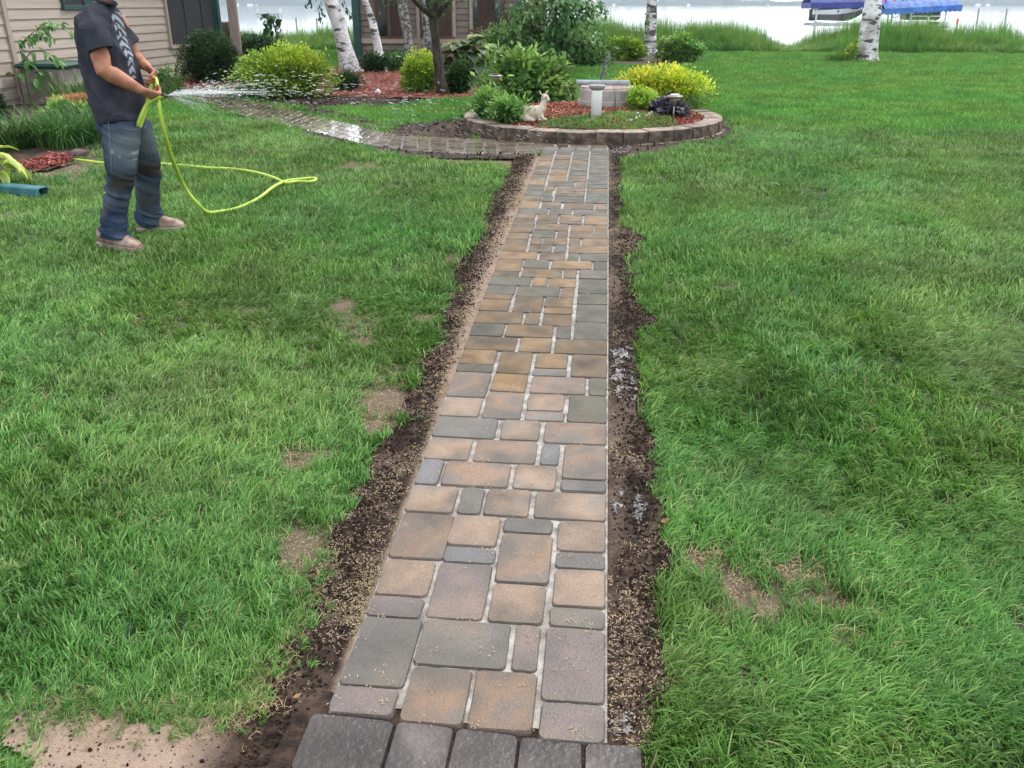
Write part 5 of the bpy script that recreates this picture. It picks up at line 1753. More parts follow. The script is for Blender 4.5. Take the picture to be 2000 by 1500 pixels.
# dark small tree: forks at the frame top, leaves just above
b = ground(866, 188)
t = thing('ornamental_tree', b, 'small dark trunked tree forking under a low leafy crown beside the hosta', 'tree')
P = [W(a, c, b.y) for a, c in [(867, 190), (862, 165), (855, 120), (850, 70), (847, 38), (846, 20)]]
k = mpp(b)
mb = MB(); mb.tube(P, [15 * k, 11 * k, 9 * k, 8 * k, 10 * k, 9 * k], n=12); mb.build('trunk', M['bark'], t, smooth=True)
for li, pl in enumerate([[(848, 34), (832, 22), (815, 8), (800, -10), (780, -40)], [(848, 30), (850, 10), (855, -20), (850, -60)], [(850, 34), (866, 14), (885, -6), (910, -30)], [(846, 36), (838, 12), (830, -20), (820, -60)]]):
    mb = MB(); mb.tube([W(a, c, b.y + (li - 1.5) * .12 * i) for i, (a, c) in enumerate(pl)], [6 * k, 5 * k, 4 * k, 3 * k, 2 * k][:len(pl)], n=8); mb.build('limb', M['bark'], t, smooth=True)
rng = np.random.default_rng(21)
V, Fc, ti = cloud(tuple(W(848, -55, b.y)), (.85, .9, .62), 6000, .07, .3, rng, clump=90, fill=.9, cl=.15)
npobj('crown', V, Fc, M['lf_mid'], t, attrs={'tint': ti})

# shrub-tree with dangling leafy branches in the middle
b = ground(1065, 150)
t = thing('shrub_tree', b, 'dark leafy shrub with long dangling branches between the cabin and the lake', 'shrub')
rng = np.random.default_rng(33)
Vs, Fs, Ts, off = [], [], [], 0
def addleaf(V, Fc, ti):
    global off
    Vs.append(V); Fs.append(Fc + off); Ts.append(ti); off += len(V)
for (px, py, wx, wy, n, lf) in [(1070, 60, 50, 60, 1300, .12), (1110, 35, 45, 45, 520, .12), (1150, 20, 30, 30, 170, .12), (1130, 80, 50, 30, 600, .11), (1050, 105, 60, 30, 1100, .11), (1020, 90, 40, 40, 600, .10), (1165, 60, 14, 40, 70, .12), (1180, 25, 14, 12, 30, .12), (1020, 40, 45, 50, 700, .11), (1095, 10, 60, 30, 700, .12), (990, 80, 40, 30, 500, .1)]:
    c = W(px, py, b.y + rng.uniform(0, 1.2)); k = mpp(c)
    V, Fc, ti = cloud(tuple(c), (wx * k, .7, wy * k), int(n * (.55 if py < 70 else 1)), lf * 1.1, .5, rng, clump=26, fill=1.0, droop=.6, up=-.6, cl=.2)
    addleaf(V, Fc, ti)
npobj('foliage', np.concatenate(Vs), np.concatenate(Fs), M['lf_mid'], t, attrs={'tint': np.concatenate(Ts)})
mb = MB()
for pl in [[(1075, 150), (1072, 90), (1080, 40), (1095, -5)], [(1060, 150), (1048, 90), (1038, 40), (1020, -10)], [(1080, 120), (1110, 60), (1150, 20), (1190, 28)], [(1010, 120), (1000, 60), (985, 25), (980, -10)], [(1100, 60), (1130, 30), (1160, 50)]]:
    mb.tube([W(a, c, b.y + .4) for a, c in pl], [.05, .035, .02, .01][:len(pl)] if len(pl) == 4 else [.03, .02, .008], n=6)
mb.build('stem', M['bark'], t, smooth=True)

# shrubs of the background
shrub('yew_bush', 'dense dark green rounded yew left of the lime green bush', 'bush', 345, 470, 62, 166, 'lf_yew', 15000, .045, .35, clump=420, fill=.25, rough=.2, dr=.9, cl=.07, tf=.2, seed=12)
shrub('yew_bush', 'lower dark green juniper mound behind the first yew', 'bush', 450, 545, 66, 120, 'lf_yew', 7000, .05, .35, clump=200, fill=.25, rough=.25, dr=.9, cl=.08, tf=.2, seed=13)
shrub('lime_bush', 'wide lime green bush beside the curved path', 'bush', 452, 655, 92, 192, 'lf_lime', 11000, .05, .6, clump=330, fill=.4, rough=.35, dr=.8, cl=.09, tf=.3, seed=14)
shrub('ground_cover', 'low leafy weeds along the foot of the wide lime bush', 'plant', 440, 560, 162, 196, 'lf_mid', 900, .06, .6, clump=60, dr=.4, seed=15)
shrub('lime_bush', 'smaller lime green bush behind the dark tree trunk', 'bush', 780, 856, 100, 184, 'lf_lime', 5000, .05, .55, clump=160, fill=.4, dr=.9, cl=.1, tf=.6, seed=16)
shrub('dark_bush', 'dark shaded bush under the broad hosta leaves', 'bush', 862, 925, 128, 186, 'lf_dark', 1800, .06, .6, clump=70, dr=.8, seed=17)
shrub('dark_bush', 'low dark spreading bush at the foot of the leaning birch', 'bush', 645, 708, 138, 178, 'lf_dark', 2200, .05, .3, clump=80, dr=.8, seed=18)
shrub('dark_bush', 'dark fine-leaved plant under the cabin window', 'bush', 742, 798, 96, 140, 'lf_dark', 1600, .06, .25, clump=70, dr=.6, seed=19)
shrub('dark_bush', 'small dark plant at the cabin corner beside the downspout', 'bush', 700, 735, 110, 138, 'lf_dark', 700, .06, .4, clump=40, dr=.6, seed=20)
shrub('fern_clump', 'feathery green ferns under the cabin mirror window', 'plant', 930, 1018, 46, 100, 'lf_bright', 2600, .09, .16, clump=80, dr=.5, seed=22, base=ground(975, 132))
shrub('lake_bush', 'yellow green bush left of the patched birch by the lake', 'bush', 1182, 1262, 72, 120, 'lf_lime', 3200, .09, .5, clump=90, dr=.5, seed=23, cl=.12)
shrub('lake_bush', 'taller round green bush right of the patched birch', 'bush', 1283, 1376, 66, 124, 'lf_bright', 4200, .09, .5, clump=120, dr=.6, seed=24, cl=.12, tf=.5)
shrub('lake_bush', 'dark green undergrowth left of the yellow green lake bush', 'bush', 1110, 1200, 78, 128, 'lf_mid', 2200, .09, .4, clump=90, dr=.5, seed=25)
shrub('vine', 'thin vine of small leaves hanging beside the patched birch', 'plant', 1252, 1268, 14, 100, 'lf_mid', 160, .07, .6, clump=30, dr=1.0, seed=26, base=ground(1260, 112), stems=2)
shrub('leafy_bush', 'light green loose foliage below the dangling branches near the lake', 'bush', 1085, 1185, 62, 132, 'lf_bright', 3000, .09, .45, clump=110, dr=.5, seed=41, cl=.14)
shrub('leafy_bush', 'green undergrowth between the broad-leaved bush and the mottled trunk', 'bush', 1010, 1110, 80, 140, 'lf_mid', 2600, .10, .5, clump=100, dr=.5, seed=42, cl=.14)
shrub('fern_clump', 'low ferny plants in front of the cabin wall left of the grey trunk', 'plant', 752, 800, 104, 142, 'lf_mid', 1300, .08, .2, clump=50, dr=.5, seed=43)
shrub('leafy_bush', 'dark leafy plant filling the cabin base behind the slim birch', 'bush', 705, 760, 106, 144, 'lf_dark', 1600, .07, .45, clump=60, dr=.5, seed=44)
# foot grass and seedling by the lone birch
b = ground(1648, 122)
shrub('grass_tuft', 'dark unmown grass mound at the left foot of the lone birch', 'plant', 1604, 1668, 98, 122, 'reed', 900, .22, .06, base=b, clump=50, up=1.6, dr=.6, seed=27)
shrub('seedling', 'yellowish green seedling beside the lone birch trunk', 'plant', 1652, 1676, 70, 122, 'lf_lime', 150, .09, .6, base=ground(1664, 123), clump=20, dr=1, seed=28, stems=2)
# sapling near the tan post
bb = ground(540, 108)
sp = [(540, 108), (541, 85), (538, 60), (530, 40), (526, 26)]
lv = []
rng_ = random.Random(9)
for q in range(4):
    for u in range(20):
        px = sp[q][0] + (sp[q + 1][0] - sp[q][0]) * u / 20 + rng_.uniform(-19, 17) * (1.0 if q > 0 else .5); py = sp[q][1] + (sp[q + 1][1] - sp[q][1]) * u / 20
        lv.append((W(px, py, bb.y + rng_.uniform(-.3, .3)), rng_.uniform(0, 6.28), rng_.uniform(.2, 1.1)))
M['saplingleaf'] = hostamat('dark_sapling_leaf', (.045, .12, .03, 1), (.02, .065, .015, 1), (.03, .09, .02, 1))
broad_plant('sapling', 'young broad leaved sapling standing out against the bright lake', 'tree', lv, M['saplingleaf'], .22, .17, bb, [[W(a, c, bb.y) for a, c in sp]], .015, seed=3)
# hanging birch twigs
for (pp, lab) in ([[(618, -10), (605, 5), (600, 12)], 'left one of the leafy twigs hanging before the lake'], [[(632, -10), (625, 8), (622, 22), (630, 30), (627, 44)], 'longer leafy twig hanging just left of the leaning birch'], [[(668, -8), (676, 14), (684, 28), (681, 36)], 'leafy twig hanging between the leaning birch and the cabin corner']):
    Yq = 20.5
    P_ = [W(a, c, Yq) for a, c in pp]
    lv = []
    for q in range(len(P_) - 1):
        for u in range(5): lv.append((P_[q].lerp(P_[q + 1], u / 5) + Vector((rng_.uniform(-.06, .06), rng_.uniform(-.1, .1), 0)), rng_.uniform(0, 6.28), rng_.uniform(.8, 1.5)))
    broad_plant('birch_twig', lab, 'branch', lv, M['saplingleaf'], .10, .075, P_[-1], [P_], .006, group='leafy twigs hanging before the lake', seed=4)

# tan post and brown box behind it
b = ground(462, 128); zt = hgt(b, -40)
mb = MB(); mb.tube([b + Vector((0, 0, -.1)), Vector((b.x, b.y, zt))], .11, n=4); 
b = ground(466, 122)
k = mpp(b)
mb = MB(); mb.box((b.x, b.y, (b.z + 2.6) / 2), (17 * k, 17 * k, 2.8), rz=.25, bevel=.015)
tag(mb.build('wooden_post', M['post'], loc=b), 'tan square wooden post standing behind the dark yew bushes', 'post')
b = ground(449, 112); k = mpp(b); zt = hgt(b, 42)
st = thing('stump', b, 'cut brown log stump standing behind the tan post', 'stump')
mb = MB(); r_ = 10 * k; mb.loft([(b.x, b.y, b.z - .1, r_, r_), (b.x, b.y, (b.z + zt) / 2, r_ * .95, r_ * .95), (b.x, b.y, zt - .03, r_ * 1.02, r_ * 1.02)], n=10)
V = np.array([tuple(q) for q in mb.v]); npobj('bark', V, mb.f, M['bark'], st, smooth=True)
mb = MB(); mb.loft([(b.x, b.y, zt - .03, r_ * .95, r_ * .95), (b.x, b.y, zt, r_ * .93, r_ * .93)], n=10); mb.build('cut_top', M['post'], st)
# little blue white birdhouse ornament
b = ground(738, 186); k = mpp(b)
t = thing('ornament_house', b, 'tiny white and blue house shaped ornament at the mulch edge', 'ornament')
w_ = 5.5 * k; h1 = 7 * k
mb = MB(); mb.box((b.x, b.y, b.z + h1 / 2), (w_ * 1.6, w_, h1), bevel=.004); mb.build('body', M['white'], t)
mb = MB(); mb.add([(b.x - w_, b.y - w_ * .7, b.z + h1), (b.x + w_, b.y - w_ * .7, b.z + h1), (b.x, b.y - w_ * .7, b.z + h1 + 5 * k), (b.x - w_, b.y + w_ * .7, b.z + h1), (b.x + w_, b.y + w_ * .7, b.z + h1), (b.x, b.y + w_ * .7, b.z + h1 + 5 * k)], [(0, 1, 2), (3, 5, 4), (0, 2, 5, 3), (1, 4, 5, 2), (0, 3, 4, 1)]); mb.build('roof', M['white'], t)
mb = MB(); mb.box((b.x, b.y - w_ * .52, b.z + h1 * .55), (w_ * .9, .01, h1 * .7)); mb.build('door', M['bluegreen'], t)
# white upturned boat at the shore and a drain pipe
b = ground(572, 97)
mb = MB(); k = mpp(b)
c = b + Vector((0, 0, 0))
mb.tube([b + Vector((-18 * k, 0, .05)), b + Vector((-6 * k, 0, .13)), b + Vector((8 * k, .2, .22)), b + Vector((18 * k, .4, .36))], [(.05, .03), (.28, .12), (.32, .16), (.05, .05)], n=10)
tag(mb.build('upturned_boat', M['white'], loc=b, smooth=True), 'white upturned hull lying in the shore grass', 'boat')
b = ground(593, 92); mb = MB(); mb.tube([b, b + Vector((0, 0, .28)), b + Vector((.08, 0, .34)), b + Vector((.16, 0, .30)), b + Vector((.17, 0, .02))], .03, n=8)
tag(mb.build('pipe_bend', M['white'], loc=b, smooth=True), 'small white bent pipe at the far mulch patch', 'pipe')

# ================================================================== shore: reeds and tall grass
def reedmesh(i):
    rng = np.random.default_rng(500 + i)
    V, Fc, Ti = [], [], []
    for k_ in range(34):
        x, y = rng.normal(size=2) * .16
        a = rng.uniform(0, 6.28); L_ = rng.uniform(.35, 1.0); ang = math.radians(rng.uniform(74, 92)); bend = rng.uniform(.1, 1.0)
        sx, sy = -math.sin(a), math.cos(a); ti = rng.uniform(); n0 = len(V); px_ = pz_ = 0; sg = 4
        for s in range(sg + 1):
            w_ = .016 * (1 - (s / sg) ** 1.6) * .5 + .0008
            for q in (-1, 1):
                V.append((x + math.cos(a) * px_ + sx * w_ * q, y + math.sin(a) * px_ + sy * w_ * q, pz_)); Ti.append(ti * (.5 + .5 * s / sg))
            px_ += math.cos(ang) * L_ / sg; pz_ += math.sin(ang) * L_ / sg; ang -= bend / sg
        for s in range(sg):
            a_ = n0 + 2 * s; Fc.append((a_, a_ + 1, a_ + 3, a_ + 2))
    return rawmesh('reed', np.array(V), np.array(Fc), M['reed'], np.array(Ti))
rr_ = np.random.default_rng(44)
n = 16000
X = rr_.uniform(-14, 24, n); Y = 30.4 + 4.6 * rr_.uniform(size=n) ** 1.2
# height profile along the shore, following the gaps where the water shows low
pxs = [400, 500, 540, 600, 640, 700, 1100, 1190, 1240, 1300, 1380, 1440, 1480, 1520, 1560, 1600, 1640, 1690, 1740, 1800, 1850, 1900, 1960, 2000, 2100]
tops = [70, 66, 72, 78, 68, 62, 62, 55, 60, 60, 50, 60, 60, 78, 82, 66, 60, 58, 54, 56, 66, 64, 70, 84, 80]
d_ = np.stack([X * _cr[0] + Y * _cr[1], X * _fh[0] + Y * _fh[1]], 1)
zc_ = d_[:, 1] * math.cos(TH) + 1.4 * math.sin(TH)
PXs = 1000 + F * d_[:, 0] / zc_
tpx = np.interp(PXs, pxs, tops)
ztop = CZ - d_[:, 1] * np.tan(TH + np.arctan((tpx - 750) / F))
zb_ = terr(X, Y)
H_ = np.clip((ztop - zb_), .15, 1.6) * np.interp(Y, [30.4, 31.2, 32.5, 35], [.4, .75, 1.0, 1.0]) * rr_.uniform(.35, 1.3, n) * (.7 + .85 * vnoise(X * 1.1, Y * .6, 0, 9))
keepr = (H_ > .1)
X, Y, zb_, H_ = X[keepr], Y[keepr], zb_[keepr], H_[keepr]
n = len(X)
scatter('shore_grass', np.stack([X, Y, zb_ - .03], 1), np.stack([np.zeros(n), np.zeros(n), rr_.uniform(0, 6.28, n)], 1), np.stack([np.full(n, .9), np.full(n, .9), H_ * 1.15], 1), rr_.integers(0, 5, n), [reedmesh(i) for i in range(5)])['label'] = 'tall unmown grass and reeds along the lake shore'

# poles standing in the lake
for i, (px, pyt, pyb, Yp) in enumerate([(580, 35, 76, 40), (620, 35, 78, 40), (1907, 16, 74, 44), (1962, 17, 76, 44), (1868, 36, 78, 42)]):
    a0, a1 = W(px, pyb, Yp), W(px + (3 if i < 2 else (5 if i > 1 and i < 4 else 3)), pyt, Yp)
    if i < 2: a1 = W(px - 2, pyt, Yp)
    a0.z = WL - .5
    mb = MB(); mb.tube([a0, a1], .035, n=6)
    o = mb.build('lake_pole', M['post'] if i != 4 else M['metal'], loc=a0)
    tag(o, ['left thin pole in the water behind the left shore grass', 'right thin pole in the water behind the left shore grass', 'tall leaning pole right of the blue canopy boat', 'rightmost tall leaning pole in the lake', 'short pole with red tip nearest the blue canopy boat'][i], 'pole', 'thin poles standing in the lake')
    if i == 4:
        mb = MB(); mb.tube([a1, a1 + (a0 - a1).normalized() * .25], .045, n=6); mb.build('red_tip', pm('red_paint', [(.5, .04, .04, 1), (.6, .06, .05, 1)]), o)
# distant raft boat
pA = W(525, 19, 190); c = Vector((pA.x, 190, WL))
t = thing('distant_pontoon', c, 'small distant pontoon boat out on the lake', 'boat')
mb = MB(); mb.box((c.x, c.y, WL + .35), (5.2, 2, .3)); mb.build('deck', M['greyplastic'], t)
mb = MB()
for s in (-2.4, 0, 2.4): mb.box((c.x + s, c.y, WL + .9), (.08, 1.9, .9))
mb.box((c.x, c.y, WL + 1.0), (5.0, .06, .08)); mb.build('railing', M['metal'], t)
# tiny white shore buildings across the lake
for i, (px, w_, col) in enumerate([(462, 7, 'white'), (488, 9, 'white'), (500, 6, 'trim'), (1199, 5, 'white'), (1345, 6, 'white'), (1500, 5, 'trim'), (1580, 6, 'white'), (1910, 7, 'white'), (1930, 5, 'white')]):
    d = ray(px, 10); x_ = d[0] * 1495 / d[1]
    t = thing('shore_cottage', (x_, 1495, WL), 'tiny pale cottage on the far shore above photo column %s' % ['behind the tan post', 'just right of the tan post', 'between the tan post and the distant raft', 'right of the dangling leaves', 'right of the patched birch', 'in the middle of the open lake', 'left of the boat lift', 'right of the blue canopy', 'above the tall leaning poles'][i] if False else ['tiny white cottage on the far shore behind the tan post', 'tiny white cottage on the far shore just right of the tan post', 'tiny tan cottage on the far shore near the distant raft', 'tiny white cottage across the lake beside the dangling leaves', 'tiny white cottage across the lake right of the patched birch', 'tiny tan cottage across the middle of the open lake', 'tiny white cottage across the lake left of the boat lift', 'tiny white cottage across the lake right of the blue canopy', 'tiny white cottage across the lake above the tall leaning poles'][i], 'house', 'cottages on the far shore')
    W_ = w_ * .85; z0 = WL + .2
    mb = MB(); mb.box((x_, 1495, z0 + 1.3), (W_, 5, 2.6)); mb.build('wall', M[col], t)
    mb = MB(); mb.add([(x_ - W_ * .55, 1492, z0 + 2.6), (x_ + W_ * .55, 1492, z0 + 2.6), (x_, 1492, z0 + 4.2), (x_ - W_ * .55, 1498, z0 + 2.6), (x_ + W_ * .55, 1498, z0 + 2.6), (x_, 1498, z0 + 4.2)], [(0, 1, 2), (3, 5, 4), (0, 2, 5, 3), (1, 4, 5, 2), (0, 3, 4, 1)]); mb.build('roof', M['roof'], t)

# ================================================================== boats on lifts
M['navy'] = pm('navy_canvas', [(.015, .025, .14, 1), (.03, .05, .22, 1)], scale=2, rough=.7, bump=.3, bscale=6, dist=.05)
M['blue'] = pm('blue_canvas', [(.012, .07, .27, 1), (.03, .13, .42, 1)], scale=2, rough=.6, bump=.6, bscale=4, dist=.08)
M['hullw'] = pm('white_gelcoat', [(.62, .64, .66, 1), (.75, .76, .78, 1)], scale=2, rough=.25)
M['hulld'] = pm('dark_hull', [(.02, .03, .03, 1), (.06, .07, .065, 1)], scale=3, rough=.4)
def canopy(parent, x0, x1, y0, y1, zE, rise, mat, seed=0, slope=0.0):
    """round-backed canopy with a scalloped hem"""
    nx, nyy = 36, 10
    V, Fc = [], []
    for i in range(nx + 1):
        u = i / nx
        x = x0 + (x1 - x0) * u
        for j in range(nyy + 1):
            v = j / nyy
            y = y0 + (y1 - y0) * v
            e = min(1, math.sin(math.pi * min(max(u, .02), .98)) * 6) ** .5
            z = zE + slope * u + rise * (math.sin(math.pi * min(max(v, 0), 1)) ** .55) * e + .015 * math.sin(u * 60 + v * 4)
            V.append((x, y, z))
    for i in range(nx):
        for j in range(nyy):
            a = i * (nyy + 1) + j
            Fc.append((a, a + nyy + 1, a + nyy + 2, a + 1))
    # valance, scalloped
    def val(pts):
        n0 = len(V)
        for i, (p, h) in enumerate(pts):
            V.append(p); V.append((p[0], p[1], p[2] - h))
        for i in range(len(pts) - 1):
            a = n0 + 2 * i
            Fc.append((a, a + 1, a + 3, a + 2))
    ns = 90
    for yy in (y0 - .012, y1 + .012):
        val([((x0 + (x1 - x0) * i / ns, yy, zE + slope * i / ns + .02), .26 + .10 * abs(math.sin(i / ns * 17 * math.pi))) for i in range(ns + 1)])
    for xx, sl in ((x0 - .012, 0), (x1 + .012, slope)):
        val([((xx, y0 + (y1 - y0) * i / 50, zE + sl + .02), .26 + .10 * abs(math.sin(i / 50 * 9 * math.pi))) for i in range(51)])
    return npobj('canopy', np.array(V), Fc, mat, parent, smooth=True)
YB = 62
def bx_(px, Yp=YB): 
    d = ray(px, 40); return d[0] * Yp / d[1]
def bz(px, py, Yp=YB):
    d = ray(px, py); return CZ + d[2] * Yp / d[1]
# speedboat lift
x0, x1 = bx_(1578), bx_(1712)
lift = thing('boat_lift', ((x0 + x1) / 2, YB, WL), 'steel boat lift with navy blue scalloped canopy', 'boat lift')
ze = bz(1600, 6)
canopy(lift, x0 - .2, x1 + .3, YB - 1.3, YB + 1.6, ze, .5, M['navy'], slope=.05)
for (px, yy) in ((1586, YB - 1.1), (1600, YB + 1.2), (1698, YB - 1.1), (1706, YB + 1.2)):
    x_ = bx_(px)
    mb = MB(); mb.box((x_, yy, (ze + WL - 1) / 2), (.09, .09, ze - WL + 1))
    mb.build('post', M['metal'], lift)
mb = MB(); zc2 = bz(1640, 48)
for yy in (YB - 1.0, YB + 1.1): mb.box(((x0 + x1) / 2, yy, zc2), (x1 - x0, .10, .16))
for s in (.15, .5, .85): mb.box((x0 + (x1 - x0) * s, YB, zc2 + .1), (.12, 2.2, .12))
mb.build('cradle', M['metal'], lift)
# speedboat hull (bow to the right)
boat = thing('speedboat', ((x0 + x1) / 2, YB, zc2 + .1), 'white and dark green speedboat hanging in the navy canopied lift', 'speedboat')
xs_, xe_ = bx_(1583), bx_(1682)
zk, zg = bz(1640, 43), bz(1640, 14)
L_ = xe_ - xs_
def hull(t0, t1, name, mat, top):
    V, Fc = [], []
    ns = 18
    for i in range(ns + 1):
        u = i / ns
        x = xs_ + L_ * (u + .0)
        beam = 1.0 * (1 - max(0, (u - .5) / .5) ** 2.2) + .02
        keel = zk + (zg - zk) * (.02 + .55 * max(0, (u - .62) / .38) ** 2.0) + .1 * (1 - u)
        chz = zk + (zg - zk) * (.36 + .35 * max(0, (u - .4) / .6) ** 1.5)
        gun = zg - (zg - zk) * .22 * (1 - u)
        chz += (zg - zk) * .16; ring = [(0, keel), (beam * .82, chz)] if not top else [(beam * .83, chz + .005), (beam, gun), (beam * .8, gun + .06), (0, gun + .12)]
        for (b_, z) in ring: V.append((x, YB - b_, z))
        for (b_, z) in reversed(ring): V.append((x, YB + b_, z))
    m_ = len(V) // (ns + 1)
    for i in range(ns):
        for j in range(m_ - (0 if not top else 1)):
            a, b_ = i * m_ + j, i * m_ + (j + 1) % m_
            Fc.append((a, b_, b_ + m_, a + m_))
    Fc.append(tuple(range(m_))); Fc.append(tuple(range(ns * m_, ns * m_ + m_)))
    return npobj(name, np.array(V), Fc, mat, boat, smooth=False)
hull(0, 1, 'lower_hull', M['hulld'], False)
hull(0, 1, 'upper_hull', M['hullw'], True)
mb = MB()
mb.add([(xs_ + L_ * .42, YB - .98, zg - .12), (xs_ + L_ * .45, YB - .99, zg - .36), (xs_ + L_ * .48, YB - .98, zg - .12), (xs_ + L_ * .46, YB - .985, zg - .2), (xs_ + L_ * .44, YB - .985, zg - .2)], [(0, 1, 4), (1, 2, 3), (1, 3, 4)])
for s in range(5):
    xq = xs_ + L_ * (.72 + .028 * s); mb.box((xq, YB - .90 + .03 * s, zg - .06), (.09, .02, .10), M=Matrix.Rotation(.2, 3, 'Z'))
mb.build('hull_marking', M['black'], boat)
mb = MB(); mb.box((xs_ + L_ * .45, YB, zg + .02), (L_ * .5, 1.5, .25), bevel=.08); mb.build('cover', M['hulld'], boat)
mb = MB(); mb.box((xs_ + .05, YB, zg - .45), (.35, .4, .7), bevel=.06); mb.build('outboard_motor', M['black'], boat)
# pontoon boat with blue canopy
Y3 = 60
x0, x1 = bx_(1712, Y3), bx_(1858, Y3)
ze = bz(1790, 20, Y3)
lf2 = thing('boat_lift', ((x0 + x1) / 2, Y3, WL), 'boat lift with long bright blue scalloped canopy', 'boat lift')
canopy(lf2, x0, x1, Y3 - 1.4, Y3 + 1.5, ze + .06, .50, M['blue'], slope=.22)
for (px, yy) in ((1722, Y3 - 1.2), (1752, Y3 + 1.2), (1766, Y3 - 1.2), (1840, Y3 + 1.2), (1832, Y3 - 1.2)):
    mb = MB(); mb.box((bx_(px, Y3), yy, (ze + WL - 1) / 2), (.08, .08, ze - WL + 1))
    mb.build('post', M['metal'], lf2)
pt = thing('pontoon_boat', ((x0 + x1) / 2, Y3, WL), 'white railed pontoon boat parked under the bright blue canopy', 'pontoon boat')
zd, zr = bz(1790, 52, Y3), bz(1790, 31, Y3)
xa_, xb_ = bx_(1735, Y3), bx_(1842, Y3)
mb = MB(); mb.box(((xa_ + xb_) / 2, Y3, zd), (xb_ - xa_, 2.3, .12), bevel=.02); mb.build('deck', M['greyplastic'], pt)
for yy in (-.85, .85):
    mb = MB(); mb.tube([Vector((xa_, Y3 + yy, zd - .38)), Vector((xb_ - .6, Y3 + yy, zd - .38)), Vector((xb_ + .05, Y3 + yy, zd - .22))], [.28, .28, .05], n=12); mb.build('pontoon', M['hulld'], pt, smooth=True)
segs = [(1768, 1800), (1801, 1826)]
for (a_, b_) in segs:
    u0, u1 = bx_(a_, Y3), bx_(b_, Y3)
    mb = MB(); yy = Y3 - 1.12
    mb.tube([Vector((u0, yy, zd + .1)), Vector((u0, yy, zr - .08)), Vector((u0 + .08, yy, zr)), Vector((u1 - .08, yy, zr)), Vector((u1, yy, zr - .08)), Vector((u1, yy, zd + .1)), Vector((u0, yy, zd + .1))], .025, n=6)
    mb.tube([Vector((u0, yy, (zd + zr) / 2)), Vector((u1, yy, (zd + zr) / 2))], .02, n=6)
    mb.build('railing', M['white'], pt)
for (a_, b_, q, mt) in ((1735, 1798, .42, 'hullw'), (1824, 1843, .42, 'hullw'), (1799, 1823, .4, 'hulld')):
    u0, u1 = bx_(a_, Y3), bx_(b_, Y3)
    mb = MB(); mb.box(((u0 + u1) / 2, Y3 - 1.10, zd + (zr - zd) * q * .5 + .05), (u1 - u0, .03, (zr - zd) * q)); mb.build('side_panel', M[mt], pt)
mb = MB(); mb.box(((xa_ + xb_) / 2 + .3, Y3 + .3, zr + .02), ((xb_ - xa_) * .62, 1.5, .5), bevel=.1); mb.build('cockpit_cover', M['hulld'], pt)
mb = MB(); mb.tube([Vector((xa_ + .25, Y3 - .4, zr + .08 + .18 * math.sin(u))) + Vector((.18 * math.cos(u), 0, 0)) for u in np.linspace(0, 6.28, 13)], .025, n=5); mb.build('rear_frame', M['greyplastic'], pt)
# pennant string
cols = [(.75, .03, .12), (.85, .22, .03), (.02, .45, .35), (.75, .80, .78), (.85, .65, .03), (.7, .04, .05), (.85, .7, .05), (.2, .5, .6), (.75, .80, .78), (.85, .7, .05)]
pxl = [1731, 1748, 1764, 1769, 1778, 1786, 1794, 1808, 1820, 1832]
t = thing('pennant_string', W(1731, 0, 59.4), 'string of coloured pennants hanging above the blue canopy', 'bunting')
mb = MB(); mb.tube([W(px, [-3, -2, -4][i % 3], 59.4) for i, px in enumerate(pxl)], .012, n=4); mb.build('cord', M['white'], t)
for i, px in enumerate(pxl):
    zt_ = W(px, -3, 59.4); k = mpp(zt_); dn = [6, 8, 6, 6, 5, 6, 4, 4, 3, 4][i] + 3
    mb = MB(); mb.add([zt_ + Vector((-4 * k, 0, 0)), zt_ + Vector((4 * k, .01, 0)), zt_ + Vector((-.8 * k, .02, -dn * k)), zt_ + Vector((-4 * k, .012, 0)), zt_ + Vector((4 * k, .022, 0)), zt_ + Vector((-.8 * k, .032, -dn * k))], [(0, 2, 1), (3, 4, 5), (0, 1, 4, 3), (1, 2, 5, 4), (2, 0, 3, 5)])
    mb.build('pennant', pm('pennant_%d' % i, [cols[i] + (1,), tuple(c_ * .85 for c_ in cols[i]) + (1,)]), t)
# grey dock ramp between
mb = MB(); mb.box((bx_(1680, 58), 58, bz(1680, 46, 58)), (3.4, .6, .08)); 
tag(mb.build('dock_plank', M['metal'], loc=(bx_(1680, 58), 58, bz(1680, 46, 58))), 'pale narrow plank between the two boat lifts', 'dock')
mb = MB(); q = ground(1996, 98); mb.box(q + Vector((.1, 0, .1)), (.25, .2, .22), bevel=.04)
tag(mb.build('blue_bin', M['blue'], loc=q), 'blue object at the right edge by the shore grass', 'bin')
# ================================================================== the standing man
Yc = 5.62
Yn, Yf = 5.42, 5.82                      # near (right) and far (left) side of his body
man = thing('person', (-3.17, Yc, T(-3.17, Yc)), 'man in charcoal t-shirt, torn muddy jeans and tan work shoes spraying water with a hose', 'person')
gzm = T(-3.17, Yc)
M['skin'] = pm('skin', [(.23, .085, .05, 1), (.35, .145, .09, 1), (.42, .20, .135, 1)], scale=11, rough=.62, spec=.3, detail=7, bump=.15, bscale=60)
M['hair'] = pm('short_dark_hair', [(.02, .014, .01, 1), (.05, .035, .025, 1)], scale=60, rough=.7, bump=.8, bscale=150)

